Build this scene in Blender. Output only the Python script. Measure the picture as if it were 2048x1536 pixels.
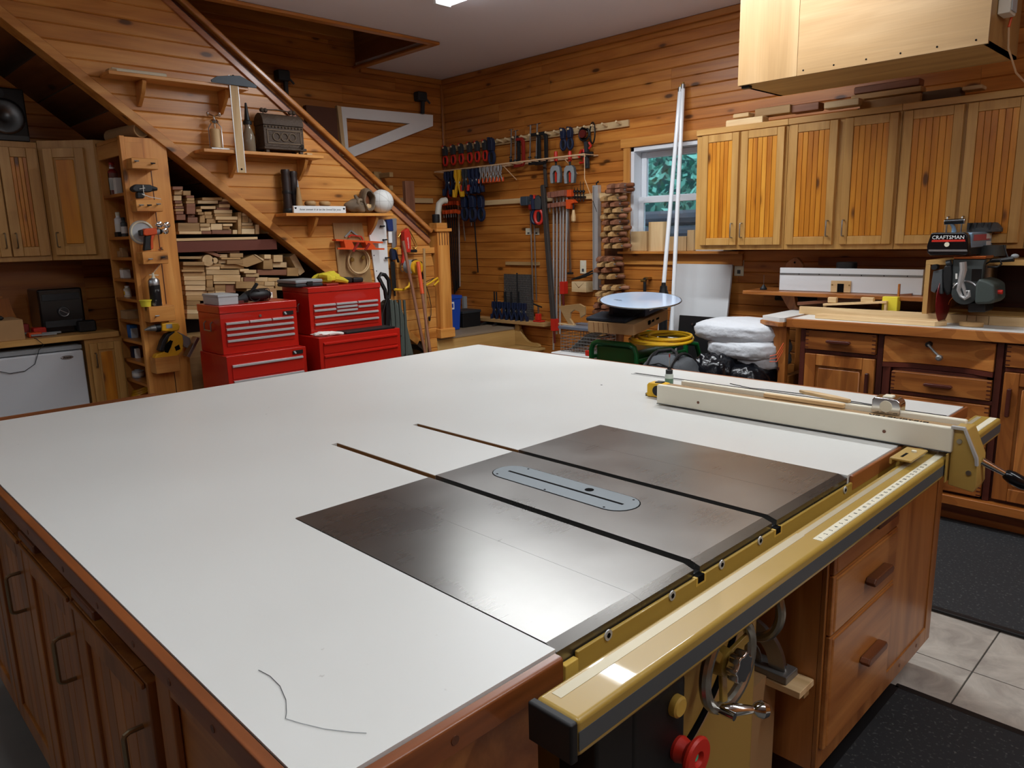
import bpy, bmesh, math, random
from mathutils import Vector, Matrix
random.seed(7)
scene = bpy.context.scene
COL = scene.collection
for o in list(bpy.data.objects): bpy.data.objects.remove(o)

# ---------------------------------------------------------------- camera
CAM = Vector((0.62796, -0.68723, 1.42775)); FPX = 1489.98
RM = ((0.70268671, 0.71109300, -0.02404426), (-0.12332587, 0.15501104, 0.98018483), (0.70072970, -0.68579758, 0.19662036))
cd = bpy.data.cameras.new('camera'); cam = bpy.data.objects.new('camera', cd); COL.objects.link(cam)
cam.matrix_world = Matrix.Translation(CAM) @ Matrix(RM).transposed().to_4x4()
cd.sensor_fit = 'HORIZONTAL'; cd.sensor_width = 36.0; cd.lens = FPX / 2048 * 36; cd.clip_start = 0.02; cd.clip_end = 60
scene.camera = cam
vs = scene.view_settings
vs.view_transform = 'Standard'; vs.look = 'None'; vs.gamma = 1.0; vs.use_curve_mapping = False; vs.exposure = 0.12

# ---------------------------------------------------------------- world
wd = bpy.data.worlds.new('sky'); scene.world = wd; wd.use_nodes = True
bg = wd.node_tree.nodes['Background']; bg.inputs[0].default_value = (0.62, 0.80, 1.0, 1); bg.inputs[1].default_value = 2.6

# room constants (metres, floor z = 0, corner of the two wooden walls at XW, YW)
XW, YW, XS, ZC = -4.93, 3.95, -3.982, 2.822
XF, YB = 3.2, -4.6
TZ = 0.87

# fluorescent strips hang on the ceiling: (x0, x1, y)
STRIPS = [(-3.05, -0.61, 2.41, 50), (-0.9, 1.54, -0.3, 17), (-3.3, -0.86, -2.6, 5), (0.7, 3.1, 1.3, 26)]   # x0, x1, y, watts; last strip is unseen, added to light drawers and tiles

# pixel of the 2048 x 1536 photograph -> point on the plane X, Y or Z = value
def ray(u, v):
    a = ((u - 1024) / FPX, -(v - 768) / FPX, -1.0)
    return Vector([sum(RM[i][k] * a[i] for i in range(3)) for k in range(3)])
def _un(u, v, ax, val):
    r = ray(u, v); return CAM + r * ((val - CAM[ax]) / r[ax])
def PX(u, v, x): return _un(u, v, 0, x)
def PY(u, v, y): return _un(u, v, 1, y)
def PZ(u, v, z): return _un(u, v, 2, z)

# ---------------------------------------------------------------- materials
def lin(h):
    if not isinstance(h, str): return tuple(h)[:3]
    h = h.lstrip('#'); r = []
    for i in (0, 2, 4):
        c = int(h[i:i + 2], 16) / 255; r.append(c / 12.92 if c <= .04045 else ((c + .055) / 1.055) ** 2.4)
    return tuple(r)
MATS = {}
def newmat(name):
    m = bpy.data.materials.new(name); m.use_nodes = True; nt = m.node_tree
    return m, nt, nt.nodes['Principled BSDF'], nt.nodes, nt.links
def node(nt, t, **k):
    n = nt.nodes.new(t)
    for a, b in k.items(): setattr(n, a, b)
    return n
def mathn(nt, op, a, b=None):
    n = node(nt, 'ShaderNodeMath', operation=op)
    for i, q in enumerate((a, b)):
        if q is None: continue
        if isinstance(q, (int, float)): n.inputs[i].default_value = q
        else: nt.links.new(q, n.inputs[i])
    return n.outputs[0]
def mixc(nt, fac, a, b, blend='MIX'):
    n = node(nt, 'ShaderNodeMix', data_type='RGBA', blend_type=blend)
    for i, q in ((0, fac), (6, a), (7, b)):
        if isinstance(q, (int, float)): n.inputs[i].default_value = q
        elif isinstance(q, tuple): n.inputs[i].default_value = (*q, 1)
        else: nt.links.new(q, n.inputs[i])
    return n.outputs[2]
def plain(name, col, rough=.5, metal=0., spec=.5, coat=0., vary=.0, speck=None, spscale=60, trans=0., emit=0., bump=0., bscale=80, ior=1.45):
    if name in MATS: return MATS[name]
    m, nt, b, N, L = newmat(name); c = lin(col)
    b.inputs['Base Color'].default_value = (*c, 1); b.inputs['Roughness'].default_value = rough; b.inputs['Metallic'].default_value = metal
    b.inputs['Specular IOR Level'].default_value = spec; b.inputs['Coat Weight'].default_value = coat; b.inputs['IOR'].default_value = ior
    if trans: b.inputs['Transmission Weight'].default_value = trans
    if emit: b.inputs['Emission Color'].default_value = (*c, 1); b.inputs['Emission Strength'].default_value = emit
    if vary or speck or bump:
        tc = node(nt, 'ShaderNodeTexCoord'); nz = node(nt, 'ShaderNodeTexNoise'); nz.inputs['Scale'].default_value = spscale if speck else 6; nz.inputs['Detail'].default_value = 6
        L.new(tc.outputs['Object'], nz.inputs['Vector'])
        if speck:
            rp = node(nt, 'ShaderNodeValToRGB'); rp.color_ramp.elements[0].position = .58; rp.color_ramp.elements[1].position = .72
            L.new(nz.outputs[0], rp.inputs[0]); L.new(mixc(nt, rp.outputs[0], c, lin(speck)), b.inputs['Base Color'])
        elif vary:
            d = tuple(q * (1 - vary) for q in c); e = tuple(min(1, q * (1 + vary)) for q in c)
            L.new(mixc(nt, nz.outputs[0], d, e), b.inputs['Base Color'])
        if bump:
            n2 = node(nt, 'ShaderNodeTexNoise'); n2.inputs['Scale'].default_value = bscale; n2.inputs['Detail'].default_value = 4
            L.new(tc.outputs['Object'], n2.inputs['Vector']); bp = node(nt, 'ShaderNodeBump'); bp.inputs['Strength'].default_value = bump; bp.inputs['Distance'].default_value = .01
            L.new(n2.outputs[0], bp.inputs['Height']); L.new(bp.outputs[0], b.inputs['Normal'])
    MATS[name] = m; return m
def wood(name, axis, base, dark, light, rough=.38, knot=0., grain=1., vary=.16, coat=.15, cross=13., figure=.0):
    """varnished wood; axis = direction of the grain"""
    key = name + '_' + axis
    if key in MATS: return MATS[key]
    m, nt, b, N, L = newmat(key); i = 'xyz'.index(axis)
    tc = node(nt, 'ShaderNodeTexCoord'); oi = node(nt, 'ShaderNodeObjectInfo')
    off = node(nt, 'ShaderNodeVectorMath', operation='SCALE'); off.inputs[0].default_value = (37, 53, 71); L.new(oi.outputs['Random'], off.inputs['Scale'])
    add = node(nt, 'ShaderNodeVectorMath', operation='ADD'); L.new(tc.outputs['Object'], add.inputs[0]); L.new(off.outputs[0], add.inputs[1])
    def noise(al, ac, detail, dist=0., rough_=.55):
        s = [ac] * 3; s[i] = al
        mp = node(nt, 'ShaderNodeVectorMath', operation='MULTIPLY'); mp.inputs[1].default_value = s; L.new(add.outputs[0], mp.inputs[0])
        nz = node(nt, 'ShaderNodeTexNoise'); nz.inputs['Scale'].default_value = 1; nz.inputs['Detail'].default_value = detail; nz.inputs['Distortion'].default_value = dist; nz.inputs['Roughness'].default_value = rough_
        L.new(mp.outputs[0], nz.inputs['Vector']); return nz.outputs[0]
    big = noise(1.1 * grain, cross, 3, .6)
    rp = node(nt, 'ShaderNodeValToRGB'); e = rp.color_ramp.elements
    e[0].position = .30; e[0].color = (*lin(dark), 1); e[1].position = .72; e[1].color = (*lin(light), 1); q = e.new(.52); q.color = (*lin(base), 1)
    L.new(big, rp.inputs[0]); colr = rp.outputs[0]
    if figure:
        f1 = noise(.9 * grain, cross * .35, 1, .3); sn = mathn(nt, 'SINE', mathn(nt, 'MULTIPLY', f1, 70.0))
        f2 = mathn(nt, 'MULTIPLY', mathn(nt, 'GREATER_THAN', sn, .55), figure); colr = mixc(nt, f2, colr, lin(dark))
    fine = noise(4 * grain, 150, 2)
    colr = mixc(nt, .28, colr, mixc(nt, fine, (.25, .25, .25), (.78, .78, .78)), 'OVERLAY')
    if knot:
        s = [6.0] * 3; s[i] = 2.3
        mp = node(nt, 'ShaderNodeVectorMath', operation='MULTIPLY'); mp.inputs[1].default_value = s; L.new(add.outputs[0], mp.inputs[0])
        vo = node(nt, 'ShaderNodeTexVoronoi'); vo.inputs['Scale'].default_value = knot; L.new(mp.outputs[0], vo.inputs['Vector'])
        k1 = node(nt, 'ShaderNodeMapRange'); k1.inputs[1].default_value = .08; k1.inputs[2].default_value = .15; k1.inputs[3].default_value = 1; k1.inputs[4].default_value = 0
        L.new(vo.outputs['Distance'], k1.inputs[0]); dk = tuple(q * .22 for q in lin(dark))
        k2 = node(nt, 'ShaderNodeMapRange'); k2.inputs[1].default_value = .12; k2.inputs[2].default_value = .27; k2.inputs[3].default_value = .55; k2.inputs[4].default_value = 0
        L.new(vo.outputs['Distance'], k2.inputs[0])
        colr = mixc(nt, k2.outputs[0], colr, lin(dark)); colr = mixc(nt, mathn(nt, 'MULTIPLY', k1.outputs[0], .92), colr, dk)
    hs = node(nt, 'ShaderNodeHueSaturation')
    v = node(nt, 'ShaderNodeMapRange'); v.inputs[3].default_value = 1 - vary; v.inputs[4].default_value = 1 + vary; L.new(oi.outputs['Random'], v.inputs[0]); L.new(v.outputs[0], hs.inputs['Value'])
    L.new(colr, hs.inputs['Color']); L.new(hs.outputs[0], b.inputs['Base Color'])
    b.inputs['Roughness'].default_value = rough; b.inputs['Coat Weight'].default_value = coat; b.inputs['Coat Roughness'].default_value = .2
    MATS[key] = m; return m
W = {}
def wd_(kind, ax):
    a = {
     'pine':   dict(base='#b7712e', dark='#98571d', light='#c8853a', rough=.42, knot=1.45, coat=.12),
     'pinest': dict(base='#cf8c42', dark='#b06c2c', light='#dea056', rough=.40, knot=1.4, coat=.15),
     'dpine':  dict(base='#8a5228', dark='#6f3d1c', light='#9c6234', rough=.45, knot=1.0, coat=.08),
     'oak':    dict(base='#c49450', dark='#b28242', light='#d0a262', vary=.04, rough=.42, coat=.12, grain=1.4),
     'cabpine': dict(base='#cf8422', dark='#aa6012', light='#dc9834', rough=.36, knot=1.5, coat=.2, cross=9, vary=.04),
     'rail':   dict(base='#c07a34', dark='#a05e24', light='#d09048', rough=.3, coat=.4),
     'railr':  dict(base='#ae6c40', dark='#945430', light='#c08050', rough=.34, coat=.3),
     'table':  dict(base='#7e4520', dark='#5c2f12', light='#96582c', rough=.36, coat=.25, grain=1.6, knot=.4),
     'tdoor':  dict(base='#a06428', dark='#7c4818', light='#b57a38', rough=.38, coat=.2, grain=1.4, knot=.45),
     'tcab':   dict(base='#a86c34', dark='#8c5222', light='#bc8044', rough=.36, coat=.25, grain=1.5),
     'bench':  dict(base='#a2622a', dark='#7c4418', light='#b67a3c', rough=.4, coat=.15, figure=.5),
     'dark':   dict(base='#4c2016', dark='#3a160e', light='#5c2a1c', rough=.4, coat=.2),
     'walnut': dict(base='#6a3c22', dark='#4c2814', light='#7e4c2e', rough=.45),
     'lightw': dict(base='#d2b182', dark='#bc9866', light='#e2c698', rough=.6, coat=0, grain=1.3),
     'midw':   dict(base='#b08a58', dark='#947042', light='#c49e6c', rough=.6, coat=0, grain=1.3),
     'redw':   dict(base='#8a5a40', dark='#70442c', light='#9c6c50', rough=.6, coat=0, grain=1.3),
     'ply':    dict(base='#a8865a', dark='#9a784c', light='#b4946a', rough=.45, coat=.15, grain=.8, cross=7),
     'plyside': dict(base='#b58c50', dark='#a07840', light='#c89e60', rough=.5, coat=.1),
     'step':   dict(base='#c09a5e', dark='#a88248', light='#d0ac70', rough=.45, coat=.1, grain=.8, cross=7),
     'old':    dict(base='#6c5a46', dark='#4a3c2e', light='#86745c', rough=.8, coat=0, grain=2),
    }[kind]
    return wood(kind, ax, **a)
def M_(n):
    T = {
     'laminate': lambda: laminate(),
     'white': lambda: plain('white', '#e8e8e6', .4), 'whiteboard': lambda: plain('whiteboard', '#dfe2e4', .35),
     'offwhite': lambda: plain('offwhite', '#e4dfcf', .45), 'hdpe': lambda: plain('hdpe', '#e6e0cc', .42, vary=.04),
     'steel': lambda: steel(), 'gold': lambda: plain('gold', '#a98a3e', .34, coat=.35, vary=.05),
     'goldlight': lambda: plain('goldlight', '#b08f48', .38, coat=.3), 'chrome': lambda: plain('chrome', '#d8d8d8', .12, metal=1.),
     'satin': lambda: plain('satin', '#a8a8a8', .35, metal=1.), 'alum': lambda: plain('alum', '#c4c6c6', .42, metal=.45, vary=.05),
     'zinc': lambda: plain('zinc', '#8c8c8a', .45, metal=.7), 'bronze': lambda: plain('bronze', '#7a6a50', .35, metal=.9),
     'iron': lambda: plain('iron', '#26282a', .5, metal=.4), 'black': lambda: plain('black', '#141415', .5), 'blackgloss': lambda: plain('blackgloss', '#0d0e11', .18),
     'rubber': lambda: plain('rubber', '#262729', .85, speck='#5a5a58', spscale=90), 'charcoal': lambda: plain('charcoal', '#2e3134', .6, vary=.1),
     'red': lambda: plain('red', '#b81c10', .32, coat=.3), 'redplastic': lambda: plain('redplastic', '#c42a1c', .42), 'orange': lambda: plain('orange', '#d8501c', .45),
     'reddark': lambda: plain('reddark', '#8c2018', .5), 'blue': lambda: plain('blue', '#1c2f66', .45), 'navy': lambda: plain('navy', '#18233e', .5), 'bluebin': lambda: plain('bluebin', '#1c46a8', .45),
     'yellow': lambda: plain('yellow', '#e0ae1c', .42), 'yellowpale': lambda: plain('yellowpale', '#e2d23c', .5), 'dewalt': lambda: plain('tool_yellow', '#d8a01c', .45),
     'green': lambda: plain('green', '#0f5a2a', .35, coat=.2), 'grey': lambda: plain('grey', '#8d9294', .5), 'lightgrey': lambda: plain('lightgrey', '#b4b9bb', .45), 'darkgrey': lambda: plain('darkgrey', '#4a4e50', .5),
     'cardboard': lambda: plain('cardboard', '#a88358', .8, vary=.06), 'glass': lambda: plain('glass', '#eef6f4', .03, trans=1., ior=1.45),
     'paper': lambda: plain('paper', '#e6e4dc', .7), 'concrete': lambda: plain('concrete', '#6a6964', .75, vary=.2), 'tile': lambda: tilemat(),
     'grout': lambda: plain('grout', '#4c4842', .9), 'ceil': lambda: plain('ceil', '#f0ecf0', .9), 'fabricgrey': lambda: plain('fabricgrey', '#4c5054', .85, bump=.3, bscale=200),
     'greencloth': lambda: plain('greencloth', '#4e554e', .8), 'pillow': lambda: plain('pillow', '#cdd1d6', .75, bump=.5, bscale=35), 'plasticbag': lambda: plain('plasticbag', '#0b0d12', .22, bump=.6, bscale=22),
     'blackcloth': lambda: plain('blackcloth', '#1c2028', .85, bump=.5, bscale=20), 'brass': lambda: plain('brass', '#a98a4c', .35, metal=.9), 'trimwhite': lambda: plain('trimwhite', '#e2e6ec', .4),
     'ivory': lambda: plain('ivory', '#ded8c0', .45), 'oldiron': lambda: plain('oldiron', '#4a3a2c', .65, vary=.35, bump=.6, bscale=60), 'bladered': lambda: plain('bladered', '#7c1418', .4),
     'rope': lambda: plain('rope', '#d8b48c', .8), 'copper': lambda: plain('copper', '#b06030', .3, metal=.9), 'yellowcloth': lambda: plain('yellowcloth', '#c8b428', .8, bump=.4, bscale=30), 'soil_shade': lambda: plain('soil_shade', '#2c1c12', .9),
     'tube': lambda: plain('tube', '#f2f6fa', .2, coat=.3), 'discblue': lambda: plain('discblue', '#bcd4f0', .12, coat=.6), 'craftblue': lambda: plain('craftblue', '#7e98ae', .35), 'pinkred': lambda: plain('pinkred', '#b8485a', .4),
     'motor': lambda: plain('motor', '#3a3f3e', .5), 'motorgreen': lambda: plain('motorgreen', '#414a46', .5), 'ink': lambda: plain('ink', '#0c0c0d', .9, spec=.1), 'bronzepull': lambda: plain('bronzepull', '#8a7c64', .35, metal=.9),
     'shaft': lambda: plain('shaft', '#3a2a1c', .8), 'slate': lambda: plain('slate', '#3c4852', .5), 'clear': lambda: plain('clear', '#c8ccc8', .2, trans=.5),
     'fridge': lambda: plain('fridge', '#c4c8cc', .4), 'seal': lambda: plain('seal', '#8a8e90', .5), 'insert': lambda: plain('insert', '#6c7478', .42, metal=.55, vary=.06),
     'worn': lambda: plain('worn', '#b4aa90', .42, metal=.35, vary=.12),
     'ledgreen': lambda: plain('ledgreen', '#38c8a0', .3), 'buff': lambda: plain('buff', '#cda94c', .5), 'darkred': lambda: plain('darkred', '#5c1a14', .5), 'peg': lambda: plain('peg', '#d8bf96', .55),
    }
    if n in MATS: return MATS[n]
    m = T[n](); MATS[n] = m; return m
def laminate():
    m, nt, b, N, L = newmat('laminate'); tc = node(nt, 'ShaderNodeTexCoord')
    nz = node(nt, 'ShaderNodeTexNoise'); nz.inputs['Scale'].default_value = 2.2; nz.inputs['Detail'].default_value = 5; L.new(tc.outputs['Object'], nz.inputs['Vector'])
    n2 = node(nt, 'ShaderNodeTexNoise'); n2.inputs['Scale'].default_value = 55; n2.inputs['Detail'].default_value = 3; L.new(tc.outputs['Object'], n2.inputs['Vector'])
    rp = node(nt, 'ShaderNodeValToRGB'); rp.color_ramp.elements[0].position = .74; rp.color_ramp.elements[1].position = .78; L.new(n2.outputs[0], rp.inputs[0])
    c = mixc(nt, nz.outputs[0], lin('#cfcfca'), lin('#d8d9d5')); c = mixc(nt, mathn(nt, 'MULTIPLY', rp.outputs[0], .35), c, lin('#8a8378'))
    L.new(c, b.inputs['Base Color']); b.inputs['Roughness'].default_value = .36
    r = mathn(nt, 'ADD', mathn(nt, 'MULTIPLY', nz.outputs[0], .16), .28); L.new(r, b.inputs['Roughness']); return m
def steel():
    m, nt, b, N, L = newmat('cast_iron_bed'); tc = node(nt, 'ShaderNodeTexCoord')
    mp = node(nt, 'ShaderNodeVectorMath', operation='MULTIPLY'); mp.inputs[1].default_value = (260, 2, 2); L.new(tc.outputs['Object'], mp.inputs[0])
    nz = node(nt, 'ShaderNodeTexNoise'); nz.inputs['Scale'].default_value = 1; nz.inputs['Detail'].default_value = 3; L.new(mp.outputs[0], nz.inputs['Vector'])
    n2 = node(nt, 'ShaderNodeTexNoise'); n2.inputs['Scale'].default_value = 3.5; n2.inputs['Detail'].default_value = 6; L.new(tc.outputs['Object'], n2.inputs['Vector'])
    c = mixc(nt, n2.outputs[0], lin('#6a6865'), lin('#94928e')); L.new(c, b.inputs['Base Color']); b.inputs['Metallic'].default_value = .92
    r = mathn(nt, 'ADD', mathn(nt, 'MULTIPLY', n2.outputs[0], .14), mathn(nt, 'ADD', mathn(nt, 'MULTIPLY', nz.outputs[0], .03), .20)); L.new(r, b.inputs['Roughness'])
    return m
def tilemat():
    m, nt, b, N, L = newmat('floor_tile'); tc = node(nt, 'ShaderNodeTexCoord'); oi = node(nt, 'ShaderNodeObjectInfo')
    nz = node(nt, 'ShaderNodeTexNoise'); nz.inputs['Scale'].default_value = 7; nz.inputs['Detail'].default_value = 8; nz.inputs['Roughness'].default_value = .65; nz.inputs['Distortion'].default_value = .8
    L.new(tc.outputs['Object'], nz.inputs['Vector']); rp = node(nt, 'ShaderNodeValToRGB'); e = rp.color_ramp.elements
    e[0].position = .3; e[0].color = (*lin('#8f8880'), 1); e[1].position = .65; e[1].color = (*lin('#bdb7ac'), 1); L.new(nz.outputs[0], rp.inputs[0]); L.new(rp.outputs[0], b.inputs['Base Color'])
    b.inputs['Roughness'].default_value = .3; return m

# ---------------------------------------------------------------- mesh builder
OFF = {}
class MB:
    def __init__(s): s.v = []; s.f = []
    def add(s, vs, fs):
        n = len(s.v); s.v += [tuple(q) for q in vs]; s.f += [tuple(i + n for i in f) for f in fs]; return s
    def box(s, x0, x1, y0, y1, z0, z1):
        x0, x1 = min(x0, x1), max(x0, x1); y0, y1 = min(y0, y1), max(y0, y1); z0, z1 = min(z0, z1), max(z0, z1)
        return s.add([(x0, y0, z0), (x1, y0, z0), (x1, y1, z0), (x0, y1, z0), (x0, y0, z1), (x1, y0, z1), (x1, y1, z1), (x0, y1, z1)],
                     [(0, 3, 2, 1), (4, 5, 6, 7), (0, 1, 5, 4), (1, 2, 6, 5), (2, 3, 7, 6), (3, 0, 4, 7)])
    def obox(s, c, ax, ay, az):
        c = Vector(c); ax, ay, az = Vector(ax), Vector(ay), Vector(az)
        vs = [c + ax * i + ay * j + az * k for k in (-1, 1) for j in (-1, 1) for i in (-1, 1)]
        fs = [(0, 2, 3, 1), (4, 5, 7, 6), (0, 1, 5, 4), (1, 3, 7, 5), (3, 2, 6, 7), (2, 0, 4, 6)]
        if ax.cross(ay).dot(az) < 0: fs = [f[::-1] for f in fs]
        return s.add(vs, fs)
    def bar(s, p, q, w, h, up=(0, 0, 1)):
        """box from p to q, w wide, h high"""
        p, q = Vector(p), Vector(q); d = q - p; u = Vector(up); side = d.cross(u)
        if side.length < 1e-6: side = d.cross(Vector((1, 0, 0)))
        side.normalize(); u = side.cross(d).normalized()
        return s.obox((p + q) / 2, d / 2, side * (w / 2), u * (h / 2))
    def prism(s, poly, ax, a, b):
        """polygon in the plane across axis ax, extruded from a to b"""
        n = len(poly)
        def P(t, c):
            return {'x': (c, t[0], t[1]), 'y': (t[0], c, t[1]), 'z': (t[0], t[1], c)}[ax]
        ar = sum(poly[i][0] * poly[(i + 1) % n][1] - poly[(i + 1) % n][0] * poly[i][1] for i in range(n))
        flip = (ar > 0) != (ax == 'y')
        if a > b: a, b = b, a
        pl = list(poly) if flip else list(poly)[::-1]
        vs = [P(t, a) for t in pl] + [P(t, b) for t in pl]
        fs = [tuple(range(n))[::-1], tuple(range(n, 2 * n))] + [(i, (i + 1) % n, n + (i + 1) % n, n + i) for i in range(n)]
        return s.add(vs, fs)
    def cyl(s, p, q, r, r2=None, n=14, cap=True):
        return s.tube([p, q], [r, r if r2 is None else r2], n, cap)
    def tube(s, pts, r, n=8, cap=True, closed=False):
        pts = [Vector(p) for p in pts]; k = len(pts); rs = r if isinstance(r, (list, tuple)) else [r] * k
        prev = None; base = len(s.v); vs = []; fs = []
        for i, p in enumerate(pts):
            if closed: d = pts[(i + 1) % k] - pts[i - 1]
            else: d = (pts[min(i + 1, k - 1)] - pts[max(i - 1, 0)])
            if d.length < 1e-9: d = Vector((0, 0, 1))
            d.normalize()
            if prev is None:
                a = d.cross(Vector((0, 0, 1)));
                if a.length < 1e-3: a = d.cross(Vector((1, 0, 0)))
            else: a = prev - d * prev.dot(d)
            a.normalize(); b = d.cross(a); prev = a
            vs += [p + (a * math.cos(2 * math.pi * j / n) + b * math.sin(2 * math.pi * j / n)) * rs[i] for j in range(n)]
        m = k if closed else k - 1
        for i in range(m):
            i2 = (i + 1) % k
            fs += [(i * n + j, i * n + (j + 1) % n, i2 * n + (j + 1) % n, i2 * n + j) for j in range(n)]
        if cap and not closed: fs += [tuple(range(n))[::-1], tuple(range((k - 1) * n, k * n))]
        return s.add(vs, fs)
    def lathe(s, o, prof, n=20, axis=(0, 0, 1), sy=1.):
        o = Vector(o); z = Vector(axis).normalized(); a = z.cross(Vector((0, 0, 1)))
        if a.length < 1e-3: a = Vector((1, 0, 0))
        a.normalize(); b = z.cross(a); vs = []; fs = []
        for r, h in prof: vs += [o + z * h + (a * math.cos(2 * math.pi * j / n) + b * math.sin(2 * math.pi * j / n) * sy) * r for j in range(n)]
        for i in range(len(prof) - 1): fs += [(i * n + j, i * n + (j + 1) % n, (i + 1) * n + (j + 1) % n, (i + 1) * n + j) for j in range(n)]
        fs += [tuple(range(n))[::-1], tuple(range((len(prof) - 1) * n, len(prof) * n))]
        return s.add(vs, fs)
    def ball(s, c, r, nu=20, nv=12, fn=None):
        c = Vector(c); R = Vector(r) if isinstance(r, (tuple, list)) else Vector((r, r, r)); vs = []; fs = []
        for i in range(nv + 1):
            t = math.pi * i / nv
            for j in range(nu):
                p = 2 * math.pi * j / nu; d = Vector((math.sin(t) * math.cos(p), math.sin(t) * math.sin(p), math.cos(t)))
                if fn: d = fn(d)
                vs.append(c + Vector((d.x * R.x, d.y * R.y, d.z * R.z)))
        for i in range(nv): fs += [(i * nu + j, (i + 1) * nu + j, (i + 1) * nu + (j + 1) % nu, i * nu + (j + 1) % nu) for j in range(nu)]
        return s.add(vs, fs)
    def torus(s, c, R, r, axis=(0, 0, 1), n=24, m=8, a0=0, a1=2 * math.pi, sy=1.):
        c = Vector(c); z = Vector(axis).normalized(); a = z.cross(Vector((0, 0, 1)))
        if a.length < 1e-3: a = Vector((1, 0, 0))
        a.normalize(); b = z.cross(a); full = abs(a1 - a0 - 2 * math.pi) < 1e-6; k = n if full else n + 1
        return s.tube([c + (a * math.cos(a0 + (a1 - a0) * i / n) + b * sy * math.sin(a0 + (a1 - a0) * i / n)) * R for i in range(k)], r, m, True, full)
    def build(s, name, mat, parent=None, bevel=0., seg=1, smooth=True, sub=0, angle=35):
        off = OFF.get(parent.name, Vector()) if parent else Vector()
        me = bpy.data.meshes.new(name)
        me.from_pydata([(x - off.x, y - off.y, z - off.z) for x, y, z in s.v], [], s.f); me.validate()
        me.materials.append(M_(mat) if isinstance(mat, str) else mat)
        if smooth:
            me.polygons.foreach_set('use_smooth', [True] * len(me.polygons)); me.set_sharp_from_angle(angle=math.radians(angle))
        me.update()
        o = bpy.data.objects.new(name, me); COL.objects.link(o)
        if parent: o.parent = parent; OFF[o.name] = off
        else: OFF[o.name] = Vector()
        if bevel:
            b = o.modifiers.new('bevel', 'BEVEL'); b.width = bevel; b.segments = seg; b.limit_method = 'ANGLE'; b.angle_limit = math.radians(40); b.harden_normals = True
        if sub: q = o.modifiers.new('sub', 'SUBSURF'); q.levels = sub; q.render_levels = sub
        return o
def tag(o, label, cat, group=None, kind=None):
    o['label'] = label; o['category'] = cat
    if group: o['group'] = group
    if kind: o['kind'] = kind
    return o
def thing(name, label, cat, loc=(0, 0, 0), group=None):
    o = bpy.data.objects.new(name, None); COL.objects.link(o); o.location = loc; o.empty_display_size = .05
    OFF[o.name] = Vector(loc); return tag(o, label, cat, group)
def solo(o, label, cat, group=None):
    """a one-mesh thing: its origin goes to the base of the mesh"""
    me = o.data; vs = me.vertices; n = len(vs)
    lo = Vector([min(v.co[k] for v in vs) for k in range(3)]); hi = Vector([max(v.co[k] for v in vs) for k in range(3)])
    c = Vector(((lo.x + hi.x) / 2, (lo.y + hi.y) / 2, lo.z)); me.transform(Matrix.Translation(-c)); o.location = c; OFF[o.name] = c
    return tag(o, label, cat, group)
def struct(o): o['kind'] = 'structure'; return o
def dup(o, mat, label=None, group=None, parent=None):
    """copy a thing with its parts; mat = new world matrix of the copy"""
    c = o.copy(); COL.objects.link(c)
    if parent is None:
        c.matrix_world = mat
        if label: c['label'] = label
        if group: c['group'] = group
    else: c.parent = parent
    for ch in o.children: dup(ch, None, parent=c)
    return c
def XF_(loc, rz=0, rx=0, ry=0, s=1.):
    return Matrix.Translation(loc) @ Matrix.Rotation(rz, 4, 'Z') @ Matrix.Rotation(ry, 4, 'Y') @ Matrix.Rotation(rx, 4, 'X') @ Matrix.Scale(s, 4)
def text(s, size, mat, parent, M, name='lettering', ext=.0004, shear=0., sx=1., align='CENTER'):
    """flat lettering; M = world matrix of the text plane (x right, y up)"""
    cu = bpy.data.curves.new(name, 'FONT'); cu.body = s; cu.size = size; cu.extrude = ext; cu.align_x = align; cu.align_y = 'CENTER'; cu.shear = shear; cu.resolution_u = 2
    t = bpy.data.objects.new(name, cu); COL.objects.link(t); dg = bpy.context.evaluated_depsgraph_get(); dg.update()
    me = bpy.data.meshes.new_from_object(t.evaluated_get(dg)); bpy.data.objects.remove(t); bpy.data.curves.remove(cu)
    me.transform(M @ Matrix.Diagonal((sx, 1, 1, 1))); off = OFF.get(parent.name, Vector()); me.transform(Matrix.Translation(-off))
    me.materials.clear(); me.materials.append(M_(mat)); o = bpy.data.objects.new(name, me); COL.objects.link(o); o.parent = parent; OFF[o.name] = off; return o
def frame(o, xa, ya):
    """matrix with origin o, x axis xa, y axis ya"""
    xa = Vector(xa).normalized(); za = xa.cross(Vector(ya)).normalized(); ya = za.cross(xa)
    m = Matrix((xa, ya, za)).transposed().to_4x4(); m.translation = Vector(o); return m
def arcpts(cx, cy, r, a0, a1, n): return [(cx + r * math.cos(math.radians(a0 + (a1 - a0) * i / n)), cy + r * math.sin(math.radians(a0 + (a1 - a0) * i / n))) for i in range(n + 1)]
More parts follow.
